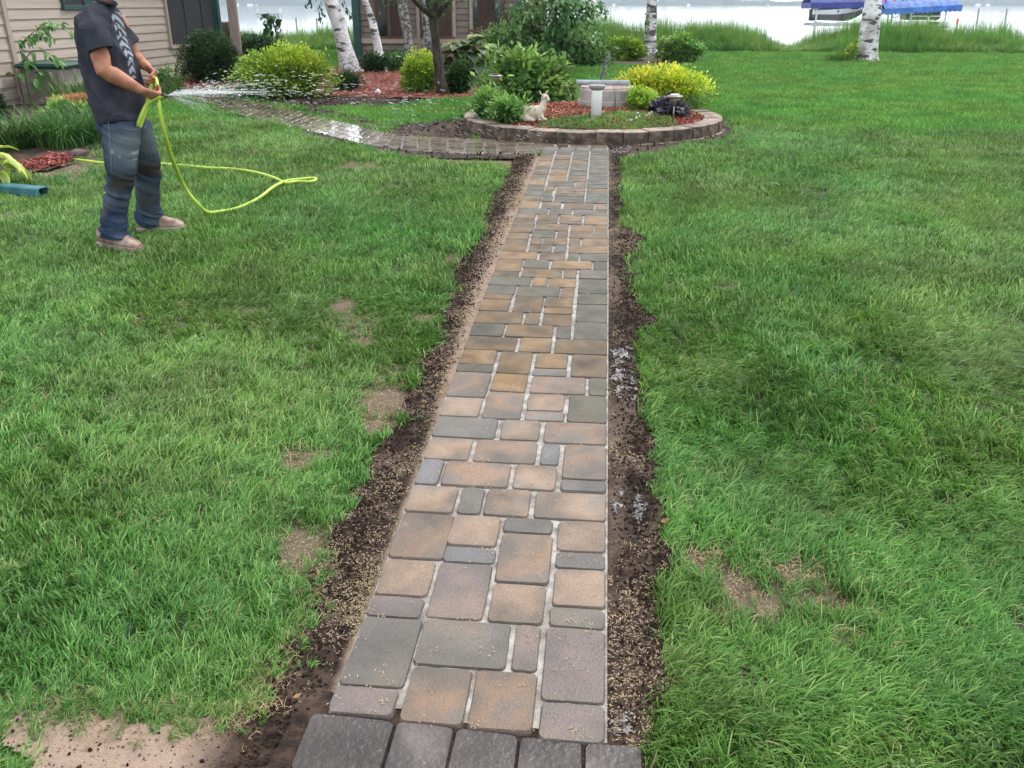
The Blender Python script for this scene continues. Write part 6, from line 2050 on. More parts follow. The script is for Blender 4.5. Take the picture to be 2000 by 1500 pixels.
def Q(px, py, Y): return W(px, py, Y)
def hand(mb, wrist, knuck, side, curl_dir, palm_n, scale=1.0, thumb_to=None, curl=1.0, wrapc=None):
    """palm from wrist to knuckles; four unequal fingers curled round the hose, thumb from the palm's side"""
    wr, kn = Vector(wrist), Vector(knuck)
    ax = (kn - wr).normalized()
    sd_ = Vector(side).normalized(); sd_ = (sd_ - ax * sd_.dot(ax)).normalized()
    nn = Vector(palm_n).normalized(); nn = (nn - ax * nn.dot(ax) - sd_ * nn.dot(sd_)).normalized()
    mb.tube([wr - ax * .02, wr, wr.lerp(kn, .35), wr.lerp(kn, .75), kn], [(.028 * scale, .021 * scale), (.029 * scale, .020 * scale), (.038 * scale, .017 * scale), (.043 * scale, .016 * scale), (.041 * scale, .013 * scale)], n=12, flat=tuple(sd_))
    lens = [.042, .047, .044, .034]
    for i in range(4):
        o = (i - 1.5) * .0215 * scale
        base = kn + sd_ * o - ax * .012
        l = lens[i] * scale
        p = [base - ax * .02]
        p.append(base + ax * .004)
        a = 0.35
        cur = base
        for j, f_ in enumerate((1.0, .72, .55)):
            a += [.45, .95, .75][j] * curl
            dvec = ax * math.cos(a) + nn * math.sin(a)
            cur = cur + dvec * l * f_
            p.append(cur.copy())
        mb.tube(p, [.0095 * scale, .0098 * scale, .0092 * scale, .0082 * scale, .0062 * scale], n=8)
    tb = wr.lerp(kn, .30) - sd_ * .034 * scale + nn * .004
    tt = Vector(thumb_to) if thumb_to is not None else kn - sd_ * .03 + nn * .03
    m1 = tb.lerp(tt, .5) - sd_ * .012 * scale
    mb.tube([wr.lerp(kn, .2) - sd_ * .015 * scale, tb, m1, tt], [.014 * scale, .0135 * scale, .011 * scale, .0085 * scale], n=8)

body = MB()
# torso core, neck, head
hipc = Q(237, 236, Yc); 
def tz(px, py): 
    p = Q(px, py, Yc); return p
core = [(235, 250, .09, .12), (233, 215, .10, .13), (228, 160, .10, .135), (212, 100, .09, .14), (198, 50, .08, .14), (197, 30, .05, .11), (200, 10, .052, .058), (205, -8, .055, .056), (208, -26, .056, .058)]
body.loft([(tz(a, b).x, Yc, tz(a, b).z, c, d) for a, b, c, d in core], n=18)
hd = Q(216, -48, Yc)
body.loft([(hd.x - .005, Yc, hd.z - .105, .045, .045), (hd.x + .018, Yc, hd.z - .09, .066, .056), (hd.x + .012, Yc, hd.z - .05, .088, .068), (hd.x + .004, Yc, hd.z, .095, .074), (hd.x - .002, Yc, hd.z + .05, .098, .077), (hd.x - .008, Yc, hd.z + .09, .082, .066), (hd.x - .01, Yc, hd.z + .115, .045, .038), (hd.x - .01, Yc, hd.z + .122, .01, .01)], n=20)
body.tube([Vector((hd.x + .092, Yc, hd.z + .022)), Vector((hd.x + .112, Yc, hd.z - .008)), Vector((hd.x + .118, Yc, hd.z - .02)), Vector((hd.x + .092, Yc, hd.z - .03))], [.008, .012, .014, .008], n=8)
for sg in (-1, 1):
    body.tube([Vector((hd.x - .01, Yc + sg * .074, hd.z + .028)), Vector((hd.x - .018, Yc + sg * .086, hd.z + .01)), Vector((hd.x - .006, Yc + sg * .08, hd.z - .028))], [(.010, .016), (.009, .018), (.006, .008)], n=8)
    body.ell((hd.x + .086, Yc + sg * .03, hd.z + .028), (.014, .02, .008))
body.tube([Vector((hd.x + .088, Yc - .025, hd.z - .053)), Vector((hd.x + .100, Yc, hd.z - .052)), Vector((hd.x + .088, Yc + .025, hd.z - .053))], .008, n=6)
# right arm (near): shoulder, elbow, wrist
shR, elR, wrR, knR = Q(176, 34, Yn + .02), Q(203, 137, Yn - .04), Q(277, 177, Yn + .10), Q(303, 188, Yn + .16)
body.tube([Q(190, 45, Yn + .10), Q(182, 48, Yn + .04), shR.lerp(elR, .35), shR.lerp(elR, .75), elR, elR.lerp(wrR, .22), elR.lerp(wrR, .5), elR.lerp(wrR, .85), wrR],
          [.03, .042, .050, .056, .052, .053, .046, .033, .029], n=14)
nozR = Q(321, 187, Yn + .17)
hand(body, wrR, knR, (0.1, -.75, .65), None, (.15, .8, -.6), 1.08, thumb_to=nozR + Vector((-.008, -.01, .014)), curl=.95)
# left arm (far)
shL, elL, wrL, knL = Q(232, 38, Yf), Q(262, 112, Yf + .03), Q(289, 132, Yf - .05), Q(304, 148, Yf - .09)
body.tube([Q(215, 30, Yf - .06), shL, shL.lerp(elL, .5), elL, elL.lerp(wrL, .4), wrL], [.035, .045, .048, .048, .042, .029], n=14)
hand(body, wrL, knL, (.2, -.6, .75), None, (-.5, -.6, -.5), 1.05, thumb_to=Q(300, 152, Yf - .15), curl=1.0)
# legs inside the jeans
for (hp, kn_, an, Yh, Yk, Ya) in (((246, 250), (236, 342), (222, 452), Yn + .08, 5.42, 5.40), ((272, 250), (290, 340), (289, 430), Yf - .10, 5.84, 5.86)):
    body.tube([Q(*hp, Yh), Q(*kn_, Yk), Q(*an, Ya), Q(*an, Ya) - Vector((-.03, 0, .05))], [.055, .045, .036, .03], n=10)
bo = body.build('body', None, man)
remesh(bo, .0052, 3, [M['skin']])

# hair and eyes on the head (above the frame)
mb = MB()
mb.loft([(hd.x - .03, Yc, hd.z + .0, .078, .0795), (hd.x - .018, Yc, hd.z + .05, .092, .083), (hd.x - .012, Yc, hd.z + .095, .082, .070), (hd.x - .01, Yc, hd.z + .125, .05, .042), (hd.x - .01, Yc, hd.z + .133, .01, .01)], n=20)
mb.build('hair', M['hair'], man, smooth=True)
for sg in (-1, 1):
    mb = MB(); mb.ell((hd.x + .087, Yc + sg * .031, hd.z + .016), (.010, .013, .010)); mb.build('eye', M['white'], man, smooth=True)

# ---- t-shirt
shirtm = bpy.data.materials.new('charcoal_cotton'); shirtm.use_nodes = True
def clothmat(m, c1, c2, layers, rough=.9, bs=220, fold=0.0):
    N, L = m.node_tree.nodes, m.node_tree.links
    p = N['Principled BSDF']
    tc = N.new('ShaderNodeTexCoord')
    nz = N.new('ShaderNodeTexNoise'); nz.inputs['Scale'].default_value = 9; nz.inputs['Detail'].default_value = 5
    L.new(tc.outputs['Object'], nz.inputs[0])
    r = N.new('ShaderNodeValToRGB'); r.color_ramp.elements[0].position = .35; r.color_ramp.elements[1].position = .65
    r.color_ramp.elements[0].color = c1; r.color_ramp.elements[1].color = c2
    L.new(nz.outputs[0], r.inputs[0]); c = r.outputs[0]
    for (an, col) in layers:
        at = N.new('ShaderNodeAttribute'); at.attribute_name = an
        mx = N.new('ShaderNodeMix'); mx.data_type = 'RGBA'
        L.new(at.outputs['Fac'], mx.inputs[0]); L.new(c, mx.inputs[6]); mx.inputs[7].default_value = col
        c = mx.outputs[2]
    L.new(c, p.inputs['Base Color']); p.inputs['Roughness'].default_value = rough
    p.inputs['Specular IOR Level'].default_value = .12
    nb = N.new('ShaderNodeTexNoise'); nb.inputs['Scale'].default_value = bs
    L.new(tc.outputs['Object'], nb.inputs[0])
    bp = N.new('ShaderNodeBump'); bp.inputs['Strength'].default_value = .25; bp.inputs['Distance'].default_value = .002
    L.new(nb.outputs[0], bp.inputs['Height']); L.new(bp.outputs[0], p.inputs['Normal'])
    return m
clothmat(shirtm, (.024, .025, .035, 1), (.040, .042, .056, 1), [('print', (.27, .29, .34, 1)), ('worn', (.048, .05, .06, 1))])
sh = MB()
# columns: centre px, py, half depth (fwd), half width
secs = [(236, 231, .152, .205), (235, 222, .160, .212), (233, 205, .163, .214), (229, 180, .165, .212), (222, 150, .163, .208), (213, 120, .158, .208), (205, 92, .152, .212), (198, 66, .144, .218), (194, 44, .130, .212), (196, 28, .106, .180), (198, 16, .080, .13), (202, 6, .064, .078), (204, 2, .058, .066)]
sh.loft([(tz(a, b).x, Yc, tz(a, b).z, c * .93, d) for a, b, c, d in secs], n=28, power=2.05)
# sleeves
sl_end = Q(199, 99, Yn - .035)
sh.tube([Q(200, 28, Yn + .14), Q(188, 36, Yn + .06), Q(184, 60, Yn - .005), Q(194, 85, Yn - .03), sl_end], [.055, .078, .082, .080, (.080, .078)], n=18)
slL = Q(252, 88, Yf + .02)
sh.tube([Q(205, 26, Yf - .12), Q(215, 36, Yf - .05), Q(238, 66, Yf + .0), slL], [.07, .08, .074, .072], n=18)
so_ = sh.build('tshirt', None, man)
remesh(so_, .0055, 7, [shirtm])
def co(o):
    v = np.empty(len(o.data.vertices) * 3, np.float32); o.data.vertices.foreach_get('co', v); return v.reshape(-1, 3).astype(float)
def nrm(o):
    v = np.empty(len(o.data.vertices) * 3, np.float32); o.data.vertex_normals.foreach_get('vector', v); return v.reshape(-1, 3).astype(float)
def setattr_(o, k, a):
    at = o.data.attributes.new(k, 'FLOAT', 'POINT'); at.data.foreach_set('value', np.asarray(a, np.float32))
V = co(so_); Nn = nrm(so_)
Wd = V + np.array(man.location)
zw = Wd[:, 2] - gzm
ang_ = np.arctan2(Wd[:, 1] - Yc, Wd[:, 0] + 3.2)
# drapes: long soft folds running from shoulder to hem, small ones at the waist
f1 = (fbm(ang_ * 2.6 + zw * .8, zw * 1.3, 0, 201, 2) - .5) * .030 * np.clip((1.5 - zw) / .3, .2, 1)
ridge = 1 - np.abs(2 * fbm(Wd[:, 0] * 5 + zw * 4, Wd[:, 1] * 5, zw * 3.5, 207, 2) - 1)
f2 = (ridge - .8) * .045 * np.clip(.35 + fbm(Wd[:, 0] * 2, Wd[:, 1] * 2, zw * 2, 209), 0, 1.2)
# pull folds at the armpit / sleeve
dsl = np.linalg.norm(Wd - np.array(Q(205, 75, Yn)), axis=1)
f3 = np.sin(dsl * 75 + ang_ * 6) * .0045 * np.exp(-(dsl / .16) ** 2)
V2 = V + Nn * (f1 + f2 + f3)[:, None]
# flared hem edge
V2[:, 2] += np.where(zw < .87, .008 * np.sin(ang_ * 5), 0)
so_.data.vertices.foreach_set('co', V2.astype(np.float32).ravel()); so_.data.update()
# wing-like print on the chest: fans of slanted strokes
fr = (Nn[:, 0] > .62) & (zw > 1.07) & (zw < 1.46)
u = (Wd[:, 1] - Yc) / .2
v_ = (zw - 1.07) / .39
center = .12 + .30 * (v_ - .5)
band = np.clip(1 - np.abs(u - center) / (.22 + .30 * v_), 0, 1)
stroke = (np.sin((v_ * 48 + np.abs(u) * 16)) > -.25)
edge_n = fbm(u * 9, v_ * 16, 0, 78)
prt = np.where(fr & (band > .25 * edge_n * 1.6) & stroke & (edge_n > .33), .95, 0)
setattr_(so_, 'print', prt)
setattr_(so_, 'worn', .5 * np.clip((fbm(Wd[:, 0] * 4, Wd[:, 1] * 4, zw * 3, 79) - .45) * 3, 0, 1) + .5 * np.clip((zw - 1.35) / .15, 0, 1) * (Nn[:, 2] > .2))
# collar band and hem stitching
mb = MB()
cc = tz(204, 3)
pts = [Vector((cc.x + .060 * math.cos(t_) + .004, Yc + .070 * math.sin(t_), cc.z + .004 - .020 * math.cos(t_))) for t_ in np.linspace(0, 2 * math.pi, 25)]
mb.tube(pts, (.010), n=8, cap=False); mb.build('collar', shirtm, so_, smooth=True)

# ---- jeans
jm = bpy.data.materials.new('worn_denim'); jm.use_nodes = True
clothmat(jm, (.012, .022, .046, 1), (.036, .056, .094, 1), [('fade', (.10, .12, .135, 1)), ('mud', (.030, .025, .018, 1)), ('rip', (.24, .26, .26, 1)), ('hole', (.012, .012, .014, 1))], bs=300)
jb = MB()
jb.loft([(tz(238, 268).x, Yc, tz(238, 268).z, .085, .15), (tz(238, 255).x, Yc, tz(238, 255).z, .13, .185), (tz(237, 240).x, Yc, tz(237, 240).z, .138, .19), (tz(236, 222).x, Yc, tz(236, 222).z, .132, .185)], n=24)
nl = [((236, 245), 5.51, .120), ((236, 275), 5.49, .118), ((236, 305), 5.46, .103), ((236, 335), 5.44, .092), ((234, 355), 5.43, .088), ((229, 385), 5.41, .080), ((224, 415), 5.40, .078), ((222, 436), 5.39, .082), ((223, 448), 5.39, .086), ((224, 456), 5.39, .088), ((224, 465), 5.385, .088)]
jb.tube([Q(*p_, y_) for p_, y_, r_ in nl], [(r_ * .98, r_) for _, _, r_ in nl], n=20)
fl = [((262, 245), 5.74, .112), ((272, 275), 5.77, .108), ((281, 305), 5.80, .098), ((287, 330), 5.82, .092), ((288, 350), 5.83, .088), ((289, 375), 5.84, .082), ((290, 400), 5.85, .080), ((291, 418), 5.86, .083), ((292, 428), 5.865, .086), ((293, 436), 5.87, .086)]
jb.tube([Q(*p_, y_) for p_, y_, r_ in fl], [(r_ * .98, r_) for _, _, r_ in fl], n=20)
jo = jb.build('jeans', None, man)
remesh(jo, .0055, 2, [jm])
V = co(jo); Nn = nrm(jo); Wd = V + np.array(man.location); zw = Wd[:, 2] - gzm
near_ = Wd[:, 1] < 5.62
kneez = np.where(near_, .50, .52)
ridge = 1 - np.abs(2 * fbm(Wd[:, 0] * 3.5, Wd[:, 1] * 3.5, zw * 17 + Wd[:, 0] * 8, 301, 2) - 1)
amp = .004 + .015 * np.exp(-((zw - kneez + .07) / .10) ** 2) + .022 * np.exp(-((zw - .13) / .09) ** 2) + .008 * np.exp(-((zw - .78) / .07) ** 2)
V2 = V + Nn * ((ridge - .78) * 2.0 * amp)[:, None]
# turned-up cuffs
cuff = np.clip(1 - np.abs(zw - np.where(near_, .115, .115)) / .05, 0, 1)
V2 += Nn * (.006 * (cuff > .1))[:, None]
jo.data.vertices.foreach_set('co', V2.astype(np.float32).ravel()); jo.data.update()
nzj = fbm(Wd[:, 0] * 9, Wd[:, 1] * 9, zw * 9, 305)
front = np.clip(Nn[:, 0] * .7 - Nn[:, 1] * .75, 0, 1)
fade = np.exp(-((zw - .66) / .13) ** 2) * front * (.5 + nzj) + .35 * np.clip((nzj - .5) * 4, 0, 1)
mud = np.exp(-((zw - kneez + .045) / .055) ** 2) * np.clip(front * 2.4 - .35, 0, 1) * np.clip(.55 + nzj, 0, 1)
mud = np.maximum(mud, .55 * np.exp(-((zw - .27) / .09) ** 2) * np.clip(front * 2 - .5, 0, 1) * np.clip((nzj - .35) * 4, 0, 1))
fade = np.maximum(fade, .5 * np.exp(-((zw - .30) / .12) ** 2) * np.clip((nzj - .45) * 4, 0, 1))
setattr_(jo, 'fade', np.clip(fade, 0, .85)); setattr_(jo, 'mud', np.clip(mud, 0, .92))
rip = np.zeros(len(V)); hole = np.zeros(len(V))
for (px, py, a_, b_, hh) in ((258, 303, 7, 2.0, 1), (258, 316, 6, 1.6, 1), (218, 297, 3, 4, 0), (232, 307, 2, 2, 0)):
    c = Q(px, py, 5.36); k = mpp(c)
    # distance measured along the cloth near the given spot
    dx = (Wd[:, 0] - c.x) / (a_ * k); dz_ = (zw + gzm - c.z) / (b_ * k)
    dd = np.sqrt(dx ** 2 + dz_ ** 2)
    sel = near_ & (front > .15)
    if hh: hole = np.maximum(hole, np.where(sel & (dd < 1.0), 1, 0)); rip = np.maximum(rip, np.where(sel & (dd >= 1.0) & (dd < 1.7), .8, 0))
    else: rip = np.maximum(rip, np.where(sel & (dd < 1.2), .65, 0))
setattr_(jo, 'rip', rip); setattr_(jo, 'hole', hole)
# frayed threads, back pocket, side seam
mb = MB()
mb.tube([Q(212, 238, 5.38), Q(214, 270, 5.366), Q(217, 300, 5.353), Q(217, 335, 5.35)], .0016, n=4)
mb.build('seam', pm('seam_thread', [(.12, .13, .14, 1), (.18, .19, .2, 1)]), jo)

# ---- shoes
M['leather'] = pm('muddy_tan_leather', [(.08, .05, .035, 1), (.27, .17, .13, 1), (.42, .32, .28, 1)], scale=13, rough=.8, bump=.4, bscale=60, contrast=(.3, .65))
M['sole'] = pm('shoe_sole', [(.16, .10, .08, 1), (.36, .29, .25, 1)], scale=14, rough=.85, bump=.4)
def shoe(heel, toe, label, Lsc=1.0):
    ax = (toe - heel); ax.z = 0; Ls = ax.length; ax.normalize(); sd_ = Vector((-ax.y, ax.x, 0)); g0 = heel
    zg_ = T(heel.x, heel.y) + .012
    sh_ = thing('x', (0, 0, 0), None, None); bpy.data.objects.remove(sh_)
    n = 18; secs_ = [(0.0, .022, .03, .10), (.03, .036, .028, .135), (.12, .041, .026, .155), (.25, .042, .024, .160), (.38, .044, .024, .142), (.52, .048, .024, .116), (.68, .052, .024, .096), (.82, .051, .024, .084), (.92, .044, .025, .070), (.98, .030, .027, .055), (1.0, .014, .028, .044)]
    Vv, Ff = [], []
    for (u, hw, zb_, zt_) in secs_:
        c = heel + ax * Ls * u
        for k in range(n):
            t_ = 2 * math.pi * k / n
            cx_, sy = math.cos(t_), math.sin(t_)
            yy = math.copysign(abs(cx_) ** .75, cx_) * hw
            zz = (zb_ + zt_) / 2 + math.copysign(abs(sy) ** .8, sy) * (zt_ - zb_) / 2
            if sy > 0: yy *= 1 - .35 * (zz - zb_) / .13
            q = c + sd_ * yy; Vv.append((q.x, q.y, zg_ + zz))
    m_ = len(secs_)
    for i in range(m_ - 1):
        for k in range(n):
            j = (k + 1) % n; Ff.append((i * n + k, i * n + j, i * n + n + j, i * n + n + k))
    Ff.append(tuple(reversed(range(n)))); Ff.append(tuple(range((m_ - 1) * n, m_ * n)))
    Vv = np.array(Vv); 
    s_ = npobj('shoe', Vv, Ff, M['leather'], man, smooth=True)
    bm = bmesh.new(); bm.from_mesh(s_.data); bmesh.ops.recalc_face_normals(bm, faces=bm.faces); bm.to_mesh(s_.data); bm.free()
    md = s_.modifiers.new('sub', 'SUBSURF'); md.levels = md.render_levels = 1
    # sole
    Vv, Ff = [], []
    for (z, ex) in ((0, -.002), (.012, .004), (.030, .005), (.034, .001)):
        for side_, seq in ((1, secs_), (-1, list(reversed(secs_)))):
            for (u, hw, _, _) in seq:
                c = heel + ax * (Ls * u + (ex if u > .5 else -ex)); q = c + sd_ * side_ * (hw + ex); Vv.append((q.x, q.y, zg_ + z))
    mm = 2 * m_
    for i in range(3):
        for k in range(mm):
            j = (k + 1) % mm; Ff.append((i * mm + k, i * mm + j, i * mm + mm + j, i * mm + mm + k))
    Ff.append(tuple(reversed(range(mm)))); Ff.append(tuple(range(3 * mm, 4 * mm)))
    npobj('sole', np.array(Vv), Ff, M['sole'], s_)
    # moc-toe seam and laces
    mb = MB()
    mb.tube([heel + ax * Ls * u + sd_ * w_ + Vector((0, 0, zg_ + z - heel.z)) for (u, w_, z) in ((.50, .036, .078), (.68, .038, .069), (.84, .034, .062), (.92, .018, .058), (.94, 0, .057), (.92, -.018, .058), (.84, -.034, .062), (.68, -.038, .069), (.50, -.036, .078))], .0025, n=5)
    mb.build('toe_seam', M['sole'], s_)
    for i in range(4):
        u = .40 + .055 * i; z = .112 - .018 * i
        mb = MB(); mb.tube([heel + ax * Ls * (u + dx_) + sd_ * w_ + Vector((0, 0, zg_ + z + dz_ - heel.z)) for (dx_, w_, dz_) in ((0, -.026, -.008), (.015, -.010, .003), (.02, .010, .003), (.03, .026, -.008))], .0032, n=5); mb.build('lace', M['white'] if False else M['sole'], s_)
    return s_
shoe(Q(197, 478, 5.47), Q(274, 488, 5.33) , 'near')
hl, to = ground(270, 456), ground(362, 452)
shoe(hl, to, 'far')

# ================================================================== the hose
M['hose'] = pm('lime_hose', [(.33, .47, .04, 1), (.44, .58, .08, 1)], scale=9, rough=.4, contrast=(.3, .7))
HY = Yn + .16
noz = Q(322, 187, HY)
def spline(P, n=8):
    out = []
    for i in range(len(P) - 1):
        p0, p1, p2, p3 = P[max(i - 1, 0)], P[i], P[i + 1], P[min(i + 2, len(P) - 1)]
        for s in range(n):
            t_ = s / n
            out.append(.5 * ((2 * p1) + (p2 - p0) * t_ + (2 * p0 - 5 * p1 + 4 * p2 - p3) * t_ ** 2 + (-p0 + 3 * p1 - 3 * p2 + p3) * t_ ** 3))
    out.append(P[-1]); return out
def G(px, py, h=.018): 
    g = ground(px, py); return g + Vector((0, 0, h))
HP = [noz, Q(312, 190, HY), Q(298, 196, HY + .01), Q(286, 205, HY + .0), Q(276, 226, HY - .03), Q(270.5, 243, HY - .03), Q(273, 247, HY + .0), Q(280, 228, HY + .03), Q(289, 195, HY + .09), Q(296, 162, HY + .13), Q(301, 152, HY + .15), Q(306, 160, HY + .12),
      Q(308, 185, HY + .06), Q(312, 215, HY + .03), Q(322, 262, HY + .08), Q(337, 312, HY + .25), Q(360, 364, HY + .50)]
HPg = [(385, 397), (405, 414), (430, 424), (465, 417), (505, 398), (535, 375), (560, 363), (590, 359), (612, 357), (618, 360), (608, 364), (580, 364), (558, 366), (538, 357), (510, 348), (480, 342), (445, 338), (415, 337), (370, 333), (315, 328), (270, 327), (235, 330), (150, 320)]
g0 = G(430, 424)
HP += [Q(385, 397, 6.1).lerp(G(385, 397), .35) if False else Q(385, 397, 6.12), Q(405, 414, 6.24)]
HP += [G(a, b, .042) for a, b in HPg[2:]]
pts = spline(HP, 7)
pts2 = []
for p_ in pts:
    z = T(p_.x, p_.y) + .010
    pts2.append(Vector((p_.x, p_.y, max(p_.z, z))))
mb = MB(); mb.tube(pts2, .0130, n=10)
ho = mb.build('garden_hose', M['hose'], loc=noz, smooth=True)
tag(ho, 'lime green garden hose looping from the man\'s hands down across the lawn', 'hose')
mb = MB(); mb.tube([noz - Vector((.02, 0, -.002)), noz + Vector((.012, 0, 0))], [.0145, .0145], n=12); mb.build('hose_end', M['black'], ho, smooth=True)

# ================================================================== water spray: drops and streams in flight
wsm = bpy.data.materials.new('spray_water'); wsm.use_nodes = True
p_ = wsm.node_tree.nodes['Principled BSDF']
p_.inputs['Base Color'].default_value = (.86, .90, .93, 1); p_.inputs['Roughness'].default_value = .12
p_.inputs['Transmission Weight'].default_value = .7; p_.inputs['IOR'].default_value = 1.33
_N, _L = wsm.node_tree.nodes, wsm.node_tree.links
_t = _N.new('ShaderNodeBsdfTransparent'); _m = _N.new('ShaderNodeMixShader'); _m.inputs[0].default_value = .5
_L.new(p_.outputs[0], _m.inputs[1]); _L.new(_t.outputs[0], _m.inputs[2]); _L.new(_m.outputs[0], _N['Material Output'].inputs[0])
sp = np.random.default_rng(77)
g_ = np.array([0, 0, -9.81])
Nz = np.array(noz) + np.array([.012, 0, 0])
def drops(n, targets, Trng, tr, lr, rr_, jitv=.25):
    Vv, Ff = [], []
    for i in range(n):
        a_ = targets[sp.integers(len(targets))]
        L_ = np.array(ground(a_[0] + sp.normal() * a_[2], a_[1] + sp.normal() * a_[3]))
        Tm = sp.uniform(*Trng)
        v = (L_ - Nz) / Tm - .5 * g_ * Tm + sp.normal(size=3) * jitv
        t_ = Tm * sp.uniform(*tr) 
        c = Nz + v * t_ + .5 * g_ * t_ * t_
        if c[2] < T(c[0], c[1]) + .03: continue
        d = v + g_ * t_; d /= np.linalg.norm(d)
        l = sp.uniform(*lr); r = sp.uniform(*rr_)
        u = np.cross(d, [0, 0, 1.]); u /= np.linalg.norm(u); w_ = np.cross(d, u)
        n0 = len(Vv)
        Vv.append(c - d * l)
        for q in (-.35, .35):
            for k in range(4):
                an = k * math.pi / 2
                Vv.append(c + d * l * q * 1.2 + (u * math.cos(an) + w_ * math.sin(an)) * r)
        Vv.append(c + d * l)
        for k in range(4):
            j = (k + 1) % 4
            Ff.append((n0, n0 + 1 + j, n0 + 1 + k)); Ff.append((n0 + 1 + k, n0 + 1 + j, n0 + 5 + j)); Ff.append((n0 + 1 + k, n0 + 5 + j, n0 + 5 + k)); Ff.append((n0 + 9, n0 + 5 + k, n0 + 5 + j))
    return Vv, Ff
AV, AF = [], []
def addd(r):
    off = len(AV); AV.extend(r[0]); AF.extend([tuple(q + off for q in f) for f in r[1]])
tg_far = [(760, 285, 60, 12), (850, 292, 70, 10), (950, 300, 80, 10), (1050, 300, 60, 10), (1120, 310, 60, 14), (700, 280, 60, 12)]
tg_mid = [(560, 275, 40, 14), (640, 290, 50, 14), (600, 265, 40, 12)]
tg_low = [(470, 300, 30, 14), (520, 330, 30, 16), (440, 285, 20, 12)]
addd(drops(560, tg_far, (.42, .56), (.12, 1.0), (.015, .045), (.0012, .0026)))
addd(drops(330, tg_mid, (.36, .46), (.1, .97), (.012, .032), (.0012, .0022)))
addd(drops(420, tg_low, (.26, .34), (.06, .8), (.012, .035), (.0009, .0016), .15))
addd(drops(420, tg_low + tg_mid, (.27, .42), (.0, .3), (.02, .06), (.0006, .0012), .10))
addd(drops(300, tg_far + tg_mid, (.40, .52), (.0, .2), (.02, .06), (.0008, .0016), .12))
# coherent streams leaving the thumb
mb = MB()
for i in range(90):
    a_ = (tg_low + tg_low + tg_mid + tg_far)[sp.integers(15) if False else sp.integers(len(tg_low) * 2 + len(tg_mid) + len(tg_far))]
    L_ = np.array(ground(a_[0] + sp.normal() * a_[2], a_[1] + sp.normal() * a_[3])); Tm = .3 if a_ in tg_low else .43
    v = (L_ - Nz) / Tm - .5 * g_ * Tm
    te = sp.uniform(.03, .11)
    mb.tube([Vector(Nz + v * t_ + .5 * g_ * t_ * t_) for t_ in np.linspace(0, te, 6)], [.0014, .0015, .0013, .0011, .0008, .0003], n=5)
off = len(AV); AV.extend([np.array(tuple(q)) for q in mb.v]); AF.extend([tuple(q + off for q in f) for f in mb.f])
ws = npobj('water_spray', np.array([np.array(q) for q in AV]), AF, wsm, smooth=True)
tag(ws, label='fan of water drops flying from the hose end over the curved path', kind='stuff')
# ================================================================== humid air over the lake
HZ = bpy.data.materials.new('haze_air'); HZ.use_nodes = True
N, L = HZ.node_tree.nodes, HZ.node_tree.links
N.remove(N['Principled BSDF'])
pv = N.new('ShaderNodeVolumePrincipled'); pv.inputs['Density'].default_value = .00030; pv.inputs['Color'].default_value = (.74, .87, 1.0, 1); pv.inputs['Anisotropy'].default_value = .2
L.new(pv.outputs[0], N['Material Output'].inputs['Volume'])
mb = MB(); mb.box((0, 0, 31), (5200, 5200, 72))
hz_ = mb.build('haze', HZ, loc=(0, 0, 31)); tag(hz_, kind='stuff', label='thin bluish haze over the lake and far shore')
# ================================================================== lawn grass
def tuft(name, nb, spread, length, width, lean, seg, rng, mat, upright=.5, dirj=.9):
    V, Fc, Ti = [], [], []
    for b in range(nb):
        a = rng.uniform(0, 2 * math.pi)
        r = spread * math.sqrt(rng.uniform())
        x, y = r * math.cos(a), r * math.sin(a)
        Lb = length * rng.uniform(.55, 1.2)
        wd = width * rng.uniform(.7, 1.25)
        az = rng.normal() * dirj            # lean direction around +X
        ln = lean * rng.uniform(.45, 1.45)
        side = az + math.pi / 2 + rng.normal() * .3
        sx, sy = math.cos(side), math.sin(side)
        ti = rng.uniform()
        n0 = len(V)
        px_, pz = 0, 0
        ang = math.radians(90) - ln * .35
        for k in range(seg + 1):
            t = k / seg
            ww = wd * (1 - t ** 1.7) * .5 + .0002
            if k == seg:
                V.append((x + math.cos(az) * px_, y + math.sin(az) * px_, max(pz, .004)))
                Ti.append(ti)
            else:
                for sg in (-1, 1):
                    V.append((x + math.cos(az) * px_ + sx * ww * sg, y + math.sin(az) * px_ + sy * ww * sg, max(pz, .002) + .0006 * sg))
                    Ti.append(ti)
            px_ += math.cos(ang) * Lb / seg
            pz += math.sin(ang) * Lb / seg
            ang -= ln * 1.3 / seg
        for k in range(seg):
            a0 = n0 + 2 * k
            if k < seg - 1:
                Fc.append((a0, a0 + 1, a0 + 3)); Fc.append((a0, a0 + 3, a0 + 2))
            else:
                Fc.append((a0, a0 + 1, a0 + 2))
    return rawmesh(name, np.array(V), np.array(Fc), mat, np.array(Ti))

gr = np.random.default_rng(3)
G_near = [tuft('tuft', 20, .028, .060, .0032, 1.1 + .25 * (i % 3), 4, gr, M['grass'], dirj=.7) for i in range(8)]
G_mid = [tuft('tuft', 26, .055, .060, .0048, .95, 3, gr, M['grass'], dirj=1.3) for i in range(6)]
G_far = [tuft('tuft', 70, .17, .050, .008, .7, 2, gr, M['grass_far'], dirj=2.5) for i in range(5)]

